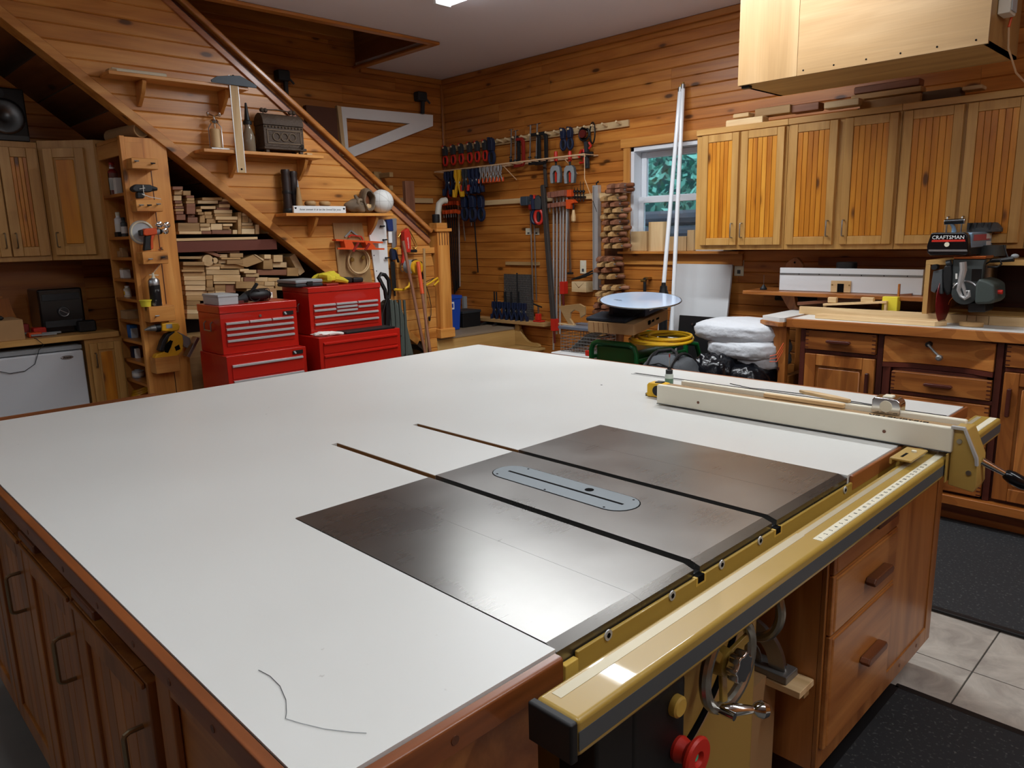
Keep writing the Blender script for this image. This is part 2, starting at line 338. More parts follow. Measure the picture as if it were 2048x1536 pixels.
# ================================================================= the room
# fluorescent strip fixtures (their light is in their builder)
def strip_light(x0, x1, y, watts, label):
    t = thing('fluorescent_light', label, 'ceiling light', (x0, y, ZC - .05), 'fluorescent strips on the ceiling')
    MB().box(x0, x1, y - .055, y + .055, ZC - .022, ZC - .002).build('housing', 'white', t, .004)
    for s in (-.035, .035): MB().cyl((x0 + .03, y + s, ZC - .036), (x1 - .03, y + s, ZC - .036), .013, n=10).build('fluorescent_tube', plain('lit_tube', '#f4f8ff', .4, emit=9.), t)
    for x in (x0, x1): MB().box(x - .012, x + .012, y - .06, y + .06, ZC - .05, ZC - .002).build('end_cap', 'white', t, .003)
    ld = bpy.data.lights.new('tube_light', 'AREA'); ld.shape = 'RECTANGLE'; ld.size = x1 - x0; ld.size_y = .12; ld.energy = watts; ld.color = (.93, .97, 1.0); ld.spread = math.radians(178)
    lo = bpy.data.objects.new('tube_light', ld); COL.objects.link(lo); lo.parent = t; lo.location = ((x1 - x0) / 2, 0, -.006)
    return t
for q, lb in zip(STRIPS, ('fluorescent ceiling strip near the stairwell opening, its end just in view', 'fluorescent ceiling strip above the white work table', 'fluorescent ceiling strip in the far left of the garage', 'unseen ceiling strip added to brighten the drawer cabinet and floor tiles')):
    strip_light(*q, lb)

# floor: concrete slab, grey tiles, rubber mats
fl = struct(MB().box(XW - .1, XF + .1, YB - .1, YW + .1, -.1, -.012).build('floor', 'concrete'))
GR = .335
def tile_rows():
    t0 = MB().box(-GR / 2 + .002, GR / 2 - .002, -GR / 2 + .002, GR / 2 - .002, -.012, 0).build('tile', 'tile', fl, .0015)
    first = True
    for i in range(-4, 6):
        for j in range(-2, 7):
            x = .098 + GR * (i + .5); y = 1.892 + GR * (j - .5 - 1)
            if y > 3.3 or y < .4: continue
            o = t0 if first else t0.copy()
            if not first: COL.objects.link(o)
            o.location = (x, y, 0); first = False
tile_rows()
MB().box(.098 - GR * 4, .098 + GR * 6, .35, 3.28, -.0125, -.004).build('grout_bed', 'grout', fl)
def mat_(poly, label):
    t = thing('rubber_mat', label, 'mat', (poly[0][0], poly[0][1], 0))
    MB().prism(poly, 'z', .0005, .011).build('mat_sheet', 'rubber', t, .003)
    n = len(poly); c = Vector((sum(p[0] for p in poly) / n, sum(p[1] for p in poly) / n, 0))
    for i in range(n):
        a, b = Vector((*poly[i], .006)), Vector((*poly[(i + 1) % n], .006)); MB().bar(a, b, .03, .012).build('edge_strip', 'black', t, .003)
mat_([(-.9, 2.243), (1.9, 2.243), (1.9, 3.235), (-.9, 3.235)], 'black speckled rubber mat along the foot of the workbench')
mat_([(-.05, .70), (1.3, .70), (1.3, 1.63), (-.05, 1.63)], 'black rubber mat in front of the table saw drawers')

# ceiling with the stairwell opening
ce = struct(MB().prism([(XW - .1, 3.03), (-3.90, 3.03), (-3.90, YB - .1), (XF + .1, YB - .1), (XF + .1, YW + .1), (XW - .1, YW + .1)], 'z', ZC, ZC + .03).build('ceiling', 'ceil'))
tr = lambda n, mb, m, **k: struct(mb.build(n, m, **k))
tr('trim_1', MB().box(-3.925, -3.865, -2.2, 3.06, ZC - .022, ZC - .001), wd_('rail', 'y'), bevel=.005)
tr('trim_2', MB().box(XW, -3.925, 3.0, 3.06, ZC - .022, ZC - .001), wd_('rail', 'x'), bevel=.005)
# stairwell shaft above the ceiling
tr('wall_shaft_front', MB().box(-3.90, -3.87, -2.3, 3.06, ZC + .03, 3.9), wd_('dpine', 'y'))
tr('wall_shaft_end', MB().box(XW, -3.90, 3.03, 3.06, ZC + .03, 3.9), wd_('dpine', 'x'))
tr('wall_shaft_back', MB().box(XW, -3.90, -2.3, -2.27, ZC + .03, 3.9), wd_('dpine', 'x'))
tr('ceiling_shaft', MB().box(XW, -3.87, -2.3, 3.06, 3.9, 3.93), wd_('dpine', 'y'))
tr('trim_3', MB().box(XW, XW + .12, -2.2, 2.95, 2.99, 3.08), wd_('pine', 'y'), bevel=.006)
tr('trim_4', MB().box(-4.14, -4.02, 2.2, 3.02, ZC + .1, 3.0), wd_('dpine', 'y'), bevel=.006)

def plank(parent, name, mat, ax, pts, th, d0, sgn, mid=True):
    """tongue-and-groove board with a bead along its middle. ax 'x': lies in plane X=d0, pts = ((a0,a1) at z0, (b0,b1) at z1, z0, z1)"""
    (a0, a1), (b0, b1), z0, z1 = pts
    ch = .006; g = .0035; zm = (z0 + z1) / 2
    prof = [(z0 + .0006, 0), (z0 + ch, g + th - g)] if False else None
    zs = [(z0 + .0005, th - ch), (z0 + ch, th)]
    if mid: zs += [(zm - ch * .8, th), (zm, th - ch), (zm + ch * .8, th)]
    zs += [(z1 - ch, th), (z1 - .0005, th - ch)]
    vs = []; fs = []
    for z, d in zs:
        t = (z - z0) / (z1 - z0); p, q = a0 + (b0 - a0) * t, a1 + (b1 - a1) * t; dd = d0 + sgn * d
        vs += ([(dd, p, z), (dd, q, z)] if ax == 'x' else [(p, dd, z), (q, dd, z)])
    n = len(zs)
    for k in (0, n - 1):   # back edge
        z = zs[k][0]; t = (z - z0) / (z1 - z0); p, q = a0 + (b0 - a0) * t, a1 + (b1 - a1) * t
        vs += ([(d0, p, z), (d0, q, z)] if ax == 'x' else [(p, d0, z), (q, d0, z)])
    ring = [2 * n] + [2 * i for i in range(n)] + [2 * n + 2]; ring2 = [i + 1 for i in ring]
    for i in range(len(ring)):
        j = (i + 1) % len(ring); fs.append((ring[i], ring2[i], ring2[j], ring[j]))
    fs += [tuple(ring[::-1]), tuple(ring2)]
    if (ax == 'x') == (sgn > 0): pass
    else: fs = [f[::-1] for f in fs]
    m = MB(); m.add(vs, fs); return m.build(name, mat, parent, smooth=False)

# wall with the window and the clamps (plane y = YW)
WINX0, WINX1, WINZ0, WINZ1 = -2.80, -1.93, 1.285, 2.03
wr = struct(MB().box(XW - .2, WINX0, YW + .03, YW + .15, 0, ZC).box(WINX1, XF, YW + .03, YW + .15, 0, ZC).box(WINX0, WINX1, YW + .03, YW + .15, 0, WINZ0).box(WINX0, WINX1, YW + .03, YW + .15, WINZ1, ZC).build('wall_right', 'soil_shade'))
pit = .1455; nrow = 20; ztop = ZC - .005
for r in range(nrow):
    z1 = ztop - r * pit; z0 = max(0, z1 - pit)
    if z1 - z0 < .03: continue
    segs = [(XW, XF)]
    if z0 < WINZ1 and z1 > WINZ0: segs = [(XW, WINX0), (WINX1, XF)]
    for a, b in segs:
        cuts = [a]; x = a + random.uniform(.6, 2.6)
        while x < b - .5: cuts.append(x); x += random.uniform(1.6, 3.0)
        cuts.append(b)
        for c0, c1 in zip(cuts, cuts[1:]):
            zz0, zz1 = z0, z1
            if z0 < WINZ0 < z1 and c0 >= WINX0 - .01 and c1 <= WINX1 + .01: continue
            plank(wr, 'plank', wd_('pine', 'x'), 'y', ((c0 + .0006, c1 - .0006), (c0 + .0006, c1 - .0006), z0, z1), .02, YW + .02, -1)
# left wall (plane x = XW)
wl = struct(MB().box(XW - .15, XW - .03, YB, YW + .1, 0, 3.95).build('wall_left', 'soil_shade'))
for r in range(-7, nrow):
    z1 = ztop - r * pit; z0 = max(0, z1 - pit)
    if z1 - z0 < .03 or z1 > 3.9: continue
    cuts = [-2.2]; y = random.uniform(-.5, 1.6)
    while y < YW - .5: cuts.append(y); y += random.uniform(1.5, 2.8)
    cuts.append(YW)
    for c0, c1 in zip(cuts, cuts[1:]): plank(wl, 'plank', wd_('pine', 'y'), 'x', ((c0 + .0006, c1 - .0006), (c0 + .0006, c1 - .0006), z0, z1), .02, XW - .02, 1)
# walls behind the camera
def backwall(name, ax):
    w = struct((MB().box(XF, XF + .12, YB, YW + .1, 0, ZC) if ax == 'x' else MB().box(XW - .2, XF + .1, YB - .12, YB, 0, ZC)).build(name, 'soil_shade'))
    for r in range(10):
        z1 = ZC - .28 * r; z0 = max(0, z1 - .28)
        if ax == 'x': plank(w, 'plank', wd_('pine', 'y'), 'x', ((YB, YW), (YB, YW), z0, z1), .02, XF, -1)
        else: plank(w, 'plank', wd_('pine', 'x'), 'y', ((XW, XF), (XW, XF), z0, z1), .02, YB, 1)
backwall('wall_front', 'x'); backwall('wall_back', 'y')
# trims of the corner and the ceiling
tr('trim_5', MB().box(XW + .001, XW + .022, YW - .03, YW - .001, .0, ZC - .03), wd_('rail', 'z'), bevel=.005)
tr('trim_6', MB().box(XW + .02, XF, YW - .03, YW - .001, ZC - .045, ZC - .001), wd_('pine', 'x'), bevel=.006)
tr('trim_7', MB().box(XW + .001, XW + .03, 3.06, YW - .02, ZC - .045, ZC - .001), wd_('pine', 'y'), bevel=.006)
# ================================================================= work table and table saw
BX0, BX1 = -.716, 0.0       # saw bed
TX0, TY0, TY1 = -2.245, -.372, 1.885
t = thing('work_table_top', 'large white laminate work table top with brown wood edging around the saw', 'tabletop', (-1.1, .7, .80))
SL = [(.346, .366), (.627, .647)]
out = [(TX0, TY0), (0, TY0), (0, -.002), (BX0, -.002)]
for a, b in SL: out += [(BX0, a), (-1.15, a), (-1.15, b), (BX0, b)]
out += [(BX0, .992), (0, .992), (0, TY1), (TX0, TY1)]
lam = MB().prism(out, 'z', .846, TZ).build('laminate', 'laminate', t)
MB().prism([(TX0, TY0), (0, TY0), (0, -.01), (BX0 - .01, -.01), (BX0 - .01, 1.0), (0, 1.0), (0, TY1), (TX0, TY1)], 'z', .832, .846).build('substrate', wd_('midw', 'x'), t)
for a, b in SL:
    MB().box(-1.15, BX0 - .0005, a + .0005, b - .0005, .8465, .8515).build('slot_floor', plain('slotwood', '#4e3018', .9, spec=.1, vary=.2), t)
    MB().box(-1.1498, BX0 - .0005, b - .0018, b - .0002, .8516, TZ - .0012).box(-1.1498, BX0 - .0005, a + .0002, a + .0018, .8516, TZ - .0012).build('slot_side', plain('slotside', '#7a5530', .8, spec=.2, vary=.25), t)
ED = .018
MB().box(TX0, ED, TY0 - ED, TY0 - .0005, .832, TZ - .0005).build('edge_strip', wd_('table', 'x'), t, .003)
MB().box(.0005, ED + .002, TY0, -.004, .826, TZ - .001).build('edge_strip', wd_('table', 'y'), t, .005)
MB().box(.0005, ED - .008, 1.0, TY1 + ED, .832, TZ - .001).build('edge_strip', wd_('table', 'y'), t, .003)
MB().box(TX0, 0, TY1 + .0005, TY1 + ED, .832, TZ - .0005).build('edge_strip', wd_('table', 'x'), t, .003)
MB().box(TX0 - ED - .04, TX0 - .0005, TY0, .285, .832, TZ + .001).build('edge_strip', wd_('table', 'y'), t, .003)
MB().box(TX0 - .006, TX0 - .0005, .285, TY1, .832, TZ - .0005).build('edge_strip', wd_('table', 'y'), t, .002)
for x in (-1.42, -1.12, -.86, -.66, -.49, -.35, -.21, -.09):
    MB().cyl((x, TY0 - ED + .001, .848), (x, TY0 - ED - .0008, .848), .0055, n=10).build('plug', wd_('walnut', 'z'), t)
MB().cyl((ED + .001, -.20, .848), (ED + .003, -.20, .848), .006, n=10).build('plug', wd_('walnut', 'z'), t)
tk = MB().box(-1.13, -.001, 1.700, 1.704, TZ - .001, TZ + .0008).box(-1.13, -.001, 1.716, 1.732, TZ - .001, TZ + .0006).build('inlaid_track', 'zinc', t)
MB().box(-1.125, -.002, 1.7205, 1.7275, TZ + .0006, TZ + .0009).build('track_slot', 'ink', tk)
MB().cyl((PZ(1203, 770, TZ)), PZ(1203, 770, TZ) + Vector((0, 0, .0006)), .004, n=8).build('screw_hole', 'ink', t)
pts = [PZ(u, v, TZ + .0012) for u, v in ((517, 1340), (540, 1352), (560, 1372), (572, 1400), (573, 1425), (571, 1437))]
solo(MB().tube(pts, .0005, 5).build('thread', 'darkgrey'), 'thin dark curled thread lying on the near left of the table', 'thread')
pts = [PZ(u, v, TZ + .0012) for u, v in ((571, 1437), (600, 1446), (650, 1458), (700, 1464), (733, 1466))]
solo(MB().tube(pts, .0004, 5).build('thread', 'grey'), 'straighter pale thread running right from the curled one', 'thread')

# cabinets under the left side, doors face -y
def bar_pull(parent, p, q, out, mat='bronzepull', r=.0045):
    p, q, o = Vector(p), Vector(q), Vector(out); d = (q - p).normalized() * .008
    MB().tube([p, p + o * .7, p + o * .93 + d * .4, p + o + d, q + o - d, q + o * .93 - d * .4, q + o * .7, q], r, 8).build('handle', mat, parent)
cb = thing('island_cabinet', 'brown wood cabinet run with three panelled doors under the left table edge', 'cabinet', (-1.1, -.2, 0))
FY = -.352
MB().box(TX0 + .03, -.01, FY, -.03, .09, .83).build('body', wd_('tcab', 'x'), cb)
MB().box(TX0 + .08, -.06, FY + .05, -.05, 0, .09).build('plinth', wd_('dark', 'x'), cb)
for k, x1 in enumerate((-.515, -.925, -1.335, -1.745)):
    x0 = x1 - .40
    d = MB().box(x0, x0 + .06, FY - .021, FY - .001, .12, .762).box(x1 - .06, x1, FY - .021, FY - .001, .12, .762).box(x0 + .06, x1 - .06, FY - .021, FY - .001, .12, .18).box(x0 + .06, x1 - .06, FY - .021, FY - .001, .70, .762).build('door', wd_('tdoor', 'z'), cb, .003)
    m = MB(); n = 5; w = (.40 - .12) / n
    for i in range(n): MB().box(x0 + .06 + i * w + .0008, x0 + .06 + (i + 1) * w - .0008, FY - .014, FY - .002, .18, .70).build('panel_board', wd_('tdoor', 'z'), d, .002)
    MB().box(x0 + .005, x1 - .004, FY - .027, FY - .021, .752, .762).build('top_moulding', wd_('tdoor', 'x'), d, .002)
    hx = x1 - .045
    bar_pull(d, (hx, FY - .021, .668), (hx, FY - .021, .572), (0, -.03, 0))
for x0, x1 in ((-.905, -.535), (-1.315, -.965), (-1.72, -1.36)):
    d = MB().box(x0, x1, FY - .006, FY, .768, .828).build('drawer', wd_('tdoor', 'x'), cb, .002)
    xc = x0 + .11
    MB().box(xc - .075, xc + .06, FY - .03, FY - .006, .786, .806).build('pull', wd_('walnut', 'x'), d, .004)
MB().box(-.955, -.915, FY - .002, FY + .05, .772, .826).build('gap_recess', 'ink', cb)
MB().box(-.50, -.44, FY - .012, FY, .10, .83).box(-.07, -.012, FY - .012, FY, .10, .83).box(-.44, -.07, FY - .012, FY, .77, .83).box(-.44, -.07, FY - .012, FY, .10, .17).build('end_frame', wd_('tcab', 'z'), cb, .003)

# cabinet under the right front, face x = FX
FX = -.02; y0, y1 = .965, 1.83
cr = thing('drawer_cabinet', 'honey brown wood drawer cabinet under the fence rail beside the saw', 'cabinet', (-.35, 1.4, 0))
MB().box(-.72, FX - .012, y0, y1, .10, .826).build('body', wd_('tcab', 'z'), cr)
MB().box(-.66, -.07, y0 + .04, y1 - .04, 0, .10).build('plinth', wd_('dark', 'y'), cr)
MB().box(FX - .012, FX, y0, 1.0, .10, .826).box(FX - .012, FX, y1 - .05, y1, .10, .826).box(FX - .012, FX, 1.0, y1 - .05, .10, .155).box(FX - .012, FX, 1.0, y1 - .05, .79, .826).build('face_frame', wd_('tcab', 'z'), cr, .002)
MB().box(FX - .012, FX - .004, 1.40, y1 - .05, .155, .79).build('side_panel', wd_('tcab', 'z'), cr)
for z0, z1 in ((.165, .462), (.472, .618), (.628, .772)):
    d = MB().box(FX, FX + .016, .985, 1.39, z0, z1).build('drawer_front', wd_('tcab', 'y'), cr, .006)
    MB().box(FX - .002, FX + .012, .975, 1.398, z0 - .004, z1 + .004).build('drawer_lip', wd_('tcab', 'y'), d, .004)
    zc = (z0 + z1) / 2 + (.0 if z1 > .5 else .01)
    MB().prism([(1.17, zc - .012), (1.29, zc - .012), (1.30, zc), (1.29, zc + .012), (1.17, zc + .012), (1.16, zc)], 'x', FX + .016, FX + .042).build('pull', wd_('walnut', 'y'), d, .004)
for q in (1.55, 1.7): MB().cyl((FX - .001, q, .128), (FX + .001, q, .128), .006, n=8).build('plug', wd_('walnut', 'z'), cr)
# cleat with the mitre gauge on the cabinet's side
ck = thing('support_cleat', 'short pale wood cleat screwed to the side of the drawer cabinet', 'cleat', (-.06, .9, .335))
MB().box(-.30, -.035, .885, .963, .335, .353).build('board', wd_('lightw', 'x'), ck, .002)
MB().box(-.28, -.045, .935, .963, .307, .3345).build('batten', wd_('midw', 'x'), ck, .002)
mg = thing('mitre_gauge', 'grey metal mitre gauge lying on the small cleat beside the saw', 'mitre gauge', (-.12, .91, .3535))
MB().box(-.20, -.07, .888, .950, .3535, .375).build('base', 'zinc', mg, .003)
pr = [(x, z) for x, z in arcpts(-.20, .375, .115, 0, 120, 14)] + [(x, z) for x, z in arcpts(-.20, .375, .075, 120, 0, 14)]
MB().prism(pr, 'y', .905, .918).build('protractor', 'satin', mg)
MB().prism([(x, z) for x, z in arcpts(-.20, .375, .052, 0, 120, 10)] + [(x, z) for x, z in arcpts(-.20, .375, .04, 120, 0, 10)], 'y', .905, .918).build('inner_arc', 'zinc', mg)
MB().cyl((-.09, .915, .375), (-.09, .915, .391), .007, n=10).build('screw', 'chrome', mg)
# folded cardboard and dark things between saw and cabinet
bx = thing('carton', 'brown cardboard carton standing between the saw and the drawer cabinet', 'box', (-.25, .82, 0))
MB().box(-.42, -.12, .73, .94, 0, .36).build('carton_body', 'cardboard', bx)
MB().obox((-.16, .73, .38), (.04, 0, 0), (0, .0008, 0), (0, .004, .03)).build('flap', 'cardboard', bx)

# ---- the saw
s = thing('table_saw', 'gold cabinet table saw with steel bed, front rail and handwheels', 'table saw', (-.35, .5, 0))
bed = []
def slab(name, ya, yb, cuts=()):
    prof = [(BX0, TZ + .0008), (-.020, TZ + .0008), (0, TZ - .0055), (0, TZ - .034), (BX0, TZ - .034)]
    e = [ya] + [c for q in cuts for c in q] + [yb]; m = MB()
    for a, b in zip(e[::2], e[1::2]): m.prism(prof, 'y', a, b)
    o = m.build(name, 'steel', s, angle=5)
    for a, b in cuts: MB().box(BX0, -.001, a - .001, b + .001, TZ - .034, TZ - .014).build('slot_bottom', 'iron', o)
    return o
slab('extension_wing', .0, .1975); slab('main_bed', .198, .802, SL); slab('extension_wing', .8025, .99)
yc = .503; hw = .047; x0, x1 = -.640, -.235
st = arcpts(x1 - hw, yc, hw, -90, 90, 12) + arcpts(x0 + hw, yc, hw, 90, 270, 12)
st2 = arcpts(x1 - hw, yc, hw + .0025, -90, 90, 12) + arcpts(x0 + hw, yc, hw + .0025, 90, 270, 12)
MB().prism(st2, 'z', TZ, TZ + .0011).build('insert_seat', 'ink', s)
ip = MB().prism(st, 'z', TZ, TZ + .0018).build('throat_plate', 'insert', s)
MB().box(x0 + .035, x1 - .03, yc - .005, yc + .002, TZ + .0015, TZ + .0021).build('blade_slot', 'ink', ip)
MB().cyl((-.375, yc + .022, TZ + .001), (-.375, yc + .022, TZ + .0022), .0105, n=16).build('finger_hole', 'ink', ip)
for x, y in ((x0 + .03, yc - .035), (-.45, yc - .042), (x1 - .05, yc - .040), (x1 - .03, yc + .035), (x0 + .06, yc + .04)): MB().cyl((x, y, TZ + .001), (x, y, TZ + .0021), .0028, n=8).build('level_screw', 'ink', ip)
# scratch marks on the wing
# angle bar under the bed's front edge
ang = MB().box(.0015, .0085, .035, 1.885, .808, .853).box(.0085, .045, .035, 1.885, .808, .815).build('front_angle', 'gold', s, .002)
MB().box(.001, .012, .005, .034, .80, .846).build('corner_block', 'buff', s, .002)
for u, v in ((1216, 1270), (1344, 1191), (1443, 1129), (1520, 1081), (1690, 980)):
    p = PX(u, v, .009); b = MB().cyl((.0085, p.y, p.z), (.0105, p.y, p.z), .0085, n=14).build('bolt', 'alum', ang); MB().cyl((.0105, p.y, p.z), (.0112, p.y, p.z), .0042, n=6).build('hex_socket', 'ink', b)
for a, b in SL:
    MB().box(.0012, .0089, a - .006, b + .006, .838, .8535).build('slot_relief', 'buff', ang); MB().box(-.004, .0091, a, b, .842, .8545).build('slot_mouth', 'ink', ang)
rz0, rz1, rx0, rx1, ry0, ry1 = .808, .860, .043, .113, -.088, 1.84
rl = MB().box(rx0, rx1, ry0, ry1, rz0, rz1).build('fence_rail', 'gold', s, .007, 3)
MB().box(rx0 - .002, rx1 + .002, ry0 - .014, ry0 + .001, rz0 - .003, rz1 + .001).build('end_cap', 'black', rl, .004)
MB().box(rx1 - .0002, rx1 + .0006, ry0 + .002, ry1 - .002, rz0 + .010, rz0 + .036).build('wear_strip', 'darkgrey', rl)
MB().box(rx0 + .010, rx0 + .026, ry0 + .02, .62, rz1 - .0005, rz1 + .0004).build('worn_band', 'worn', rl)
MB().box(rx0 + .012, rx0 + .024, .62, ry1 - .02, rz1 - .0005, rz1 + .0004).build('worn_band', 'worn', rl)
rt = MB().box(rx1 - .027, rx1 - .009, .615, ry1 - .01, rz1 - .0004, rz1 + .0006).build('ruler_tape', 'ivory', rl)
for k in range(1, 37):
    y = .628 + (k - 1) * .0254 * .93
    if y > 1.24 and y < 1.40: continue
    if y > ry1 - .02: break
    text(str(k) if k % 12 else str(k // 12) + "'", .0105, 'ink', rt, frame((rx1 - .018, y, rz1 + .0008), (0, 1, 0), (-1, 0, 0)), 'numeral', .0001)
mt = MB()
for k in range(0, 190):
    y = .622 + k * .0254 * .93 / 4
    if y < ry1 - .015: mt.box(rx1 - .0115, rx1 - .009 - (0 if k % 4 else -.0008), y, y + .0006, rz1 + .0005, rz1 + .0008)
mt.build('tick_marks', 'ink', rt)
# stop block with the pointer
sb = thing('rail_stop', 'small gold cursor block clamped on the rail beside the fence', 'stop block', (.06, 1.24, .862))
MB().prism([(.030, .8625), (.036, .8625), (.036, .874), (.080, .874), (.080, .880), (.030, .880)], 'y', 1.165, 1.285).build('bracket', 'goldlight', sb, .002)
MB().box(.048, .054, 1.185, 1.225, .880, .8805).build('cursor_window', 'ink', sb); MB().cyl((.06, 1.245, .88), (.06, 1.245, .884), .006, n=12).build('rivet', 'ivory', sb)
# cabinet base
MB().box(-.62, -.035, .10, .66, .0, .80).build('saw_cabinet', 'goldlight', s, .012, 3)
MB().box(-.035, -.031, .12, .64, .10, .78).build('front_panel', 'goldlight', s, .003)
mslot = [(-.03, q[0], q[1]) for q in arcpts(.25, .80, .33, -75, -12, 14)]
MB().tube([(p[0] + .0, p[1], p[2]) for p in mslot], .008, 6).build('arc_slot', 'ink', s)
MB().tube([(p[0] + .003, p[1] + .012, p[2] - .004) for p in mslot], .0022, 6).build('arc_rim', 'satin', s)
def handwheel(c, r, ax, nm):
    c = Vector(c); ax = Vector(ax); h = MB().torus(c, r, .0105, ax, 36, 10).build(nm, plain('wheel_rim', '#98948a', .25, metal=.8), s)
    a = Vector((0, 0, 1)).cross(ax).normalized(); b = ax.cross(a)
    for k in range(3):
        t_ = math.radians(20 + 120 * k); d = a * math.cos(t_) + b * math.sin(t_)
        MB().bar(c - ax * .012, c + d * (r - .004), .018, .008, ax).build('spoke', 'gold', h, .002)
    MB().lathe(c - ax * .03, [(.022, 0), (.026, .012), (.024, .03), (.016, .034)], 16, ax).build('hub', 'gold', h)
    return h, a, b
wc = Vector((.055, .375, .700)); h, a, b = handwheel(wc, .076, (1, 0, 0), 'handwheel')
prof = []
for j in range(28): rr = .0255 + (.003 if (j % 4) in (1, 2) else -.001); prof.append((wc.y + rr * math.cos(2 * math.pi * j / 28), wc.z + .004 + rr * math.sin(2 * math.pi * j / 28)))
MB().prism(prof, 'x', wc.x + .008, wc.x + .03).build('lock_knob', 'chrome', h, .003)
hp = wc + Vector((.006, -.040, -.064))
MB().cyl(hp, hp + Vector((.03, 0, 0)), .007, n=12).build('crank_stud', 'chrome', h)
MB().lathe(hp, [(.005, 0), (.009, .008), (.011, .03), (.007, .058), (.006, .062), (.012, .068), (.0155, .078), (.012, .088), (.004, .093)], 16, Vector((.55, .75, -.12))).build('crank_handle', 'chrome', h)
MB().prism([(wc.y - .012, wc.z + .075), (wc.y + .014, wc.z + .082), (wc.y + .004, wc.z + .042)], 'x', -.03, -.018).build('tilt_pointer', 'darkgrey', s)
h2, a2, b2 = handwheel((-.085, .71, .64), .08, (.15, .99, 0), 'handwheel')
# switch box
sw = MB().box(-.09, .045, .115, .262, .545, .735).build('switch_box', 'black', s, .012, 3)
MB().box(-.07, .035, .13, .25, .735, .748).build('dusty_lid', 'darkgrey', sw, .004)
MB().lathe((.040, .19, .575), [(.05, -.08), (.05, .0)], 20, (1, 0, 0)).build('cable_bulge', 'black', sw)
MB().lathe((.045, .226, .692), [(.018, 0), (.018, .006), (.0175, .010), (.014, .013), (.008, .0125)], 24, (1, 0, 0)).build('start_button', 'buff', sw)
rb = MB().lathe((.045, .236, .610), [(.020, 0), (.022, .006), (.020, .012), (.018, .020), (.026, .026), (.034, .032), (.035, .037), (.032, .041), (.013, .041), (.011, .034)], 32, (1, 0, 0)).build('stop_button', 'redplastic', sw)
MB().lathe((.073, .236, .610), [(.0095, 0), (.0095, .005), (.006, .0075)], 16, (1, 0, 0)).build('lens', 'ledgreen', rb)
MB().box(-.03, .045, .03, .12, .60, .80).build('switch_bracket', 'black', s, .006)

# fence
f = thing('rip_fence', 'long cream-faced rip fence locked across the right of the table', 'saw fence', (-.3, 1.35, TZ))
MB().box(-.74, .118, 1.331, 1.388, .878, .930).build('beam', wd_('ply', 'x'), f, .003)
n1 = MB().box(-.742, .124, 1.312, 1.330, .8735, .938).build('near_face', 'hdpe', f, .005, 2)
MB().box(-.74, .122, 1.3112, 1.3125, .8745, .8765).build('scribe_line', 'darkgrey', n1)
MB().box(-.70, .132, 1.389, 1.407, .8735, .944).build('far_face', 'hdpe', f, .005, 2)
for u, v in ((1396, 805), (1768, 863)):
    p = PY(u, v, 1.311); MB().cyl((p.x, 1.3125, p.z), (p.x, 1.3112, p.z), .0045, n=10).build('screw_hole', wd_('walnut', 'x'), n1)
text('BIESEMEYER', .026, 'ink', f, frame((-.02, 1.36, .9304), (-1, 0, 0), (0, -1, 0)), sx=1.1)
hd = MB().prism([(.118, .935), (.150, .935), (.178, .868), (.182, .800), (.176, .782), (.120, .790)], 'y', 1.322, 1.398).build('clamp_head', 'goldlight', f, .002)
MB().prism([(.118, .943), (.148, .943), (.181, .872), (.183, .852), (.176, .852), (.174, .868), (.145, .935), (.118, .935)], 'y', 1.312, 1.322).build('bracket_edge', 'alum', f, .001)
for z, x in ((.905, .137), (.83, .163)): MB().cyl((x, 1.3225, z), (x, 1.318, z), .006, n=12).build('pivot', 'satin', hd)
hb = PX(1965, 930, .176); he = Vector((.232, 1.40, .828))
h0 = Vector((.178, 1.36, .855)); h1 = Vector((.225, 1.385, .826)); hh = MB().tube([h0, h0 + (h1 - h0) * .6, h1], [.010, .008, .007], 12).build('lever', 'chrome', f)
MB().lathe(h1, [(.007, -.002), (.013, .004), (.0165, .018), (.0165, .045), (.012, .060), (.005, .064)], 14, (h1 - h0)).build('grip', 'blackgloss', hh)
MB().box(.116, .1185, 1.30, 1.41, .80, .8725).build('guide_plate', 'goldlight', f)

# things on the table
def tape(name, label, c, rz, case, accent, size, chromed=False):
    L_, W_, H_ = size; t = thing(name, label, 'tape measure'); prof = arcpts(L_ * .12, H_ * .55, H_ * .45, 0, 100, 8)
    prof = [(-L_ / 2, .002), (L_ / 2, .002), (L_ / 2, H_ * .5)] + arcpts(L_ / 2 - H_ * .42, H_ * .58, H_ * .42, 0, 90, 6) + [(-L_ / 2 + .006, H_), (-L_ / 2, H_ - .008)]
    MB().prism(prof, 'y', -W_ / 2, W_ / 2).build('case', case, t, .003, 2)
    MB().box(-L_ / 2 - .0015, -L_ / 2 + .001, -W_ * .28, W_ * .28, .008, H_ * .62).build('mouth', accent, t, .001)
    MB().box(-L_ / 2 - .010, -L_ / 2 + .001, -W_ * .24, W_ * .24, .006, .0075).build('blade', 'yellow', t)
    MB().box(-L_ / 2 - .0115, -L_ / 2 - .010, -W_ * .26, W_ * .26, .0, .010).build('end_hook', 'satin', t)
    MB().box(-L_ * .18, L_ * .16, -W_ * .32, W_ * .32, H_ - .001, H_ + .004).build('lock_button', accent, t, .002)
    for q in (-1, 1): MB().lathe((0, q * (W_ / 2 - .0005), H_ * .5), [(H_ * .36, 0), (H_ * .34, .002)], 20, (0, q, 0)).build('side_badge', accent if not chromed else 'ivory', t)
    t.matrix_world = XF_(c, rz); return t
tape('tape_measure', 'yellow tape measure with black trim lying against the fence end', (-.80, 1.418, TZ), .10, 'yellow', 'black', (.078, .042, .05))
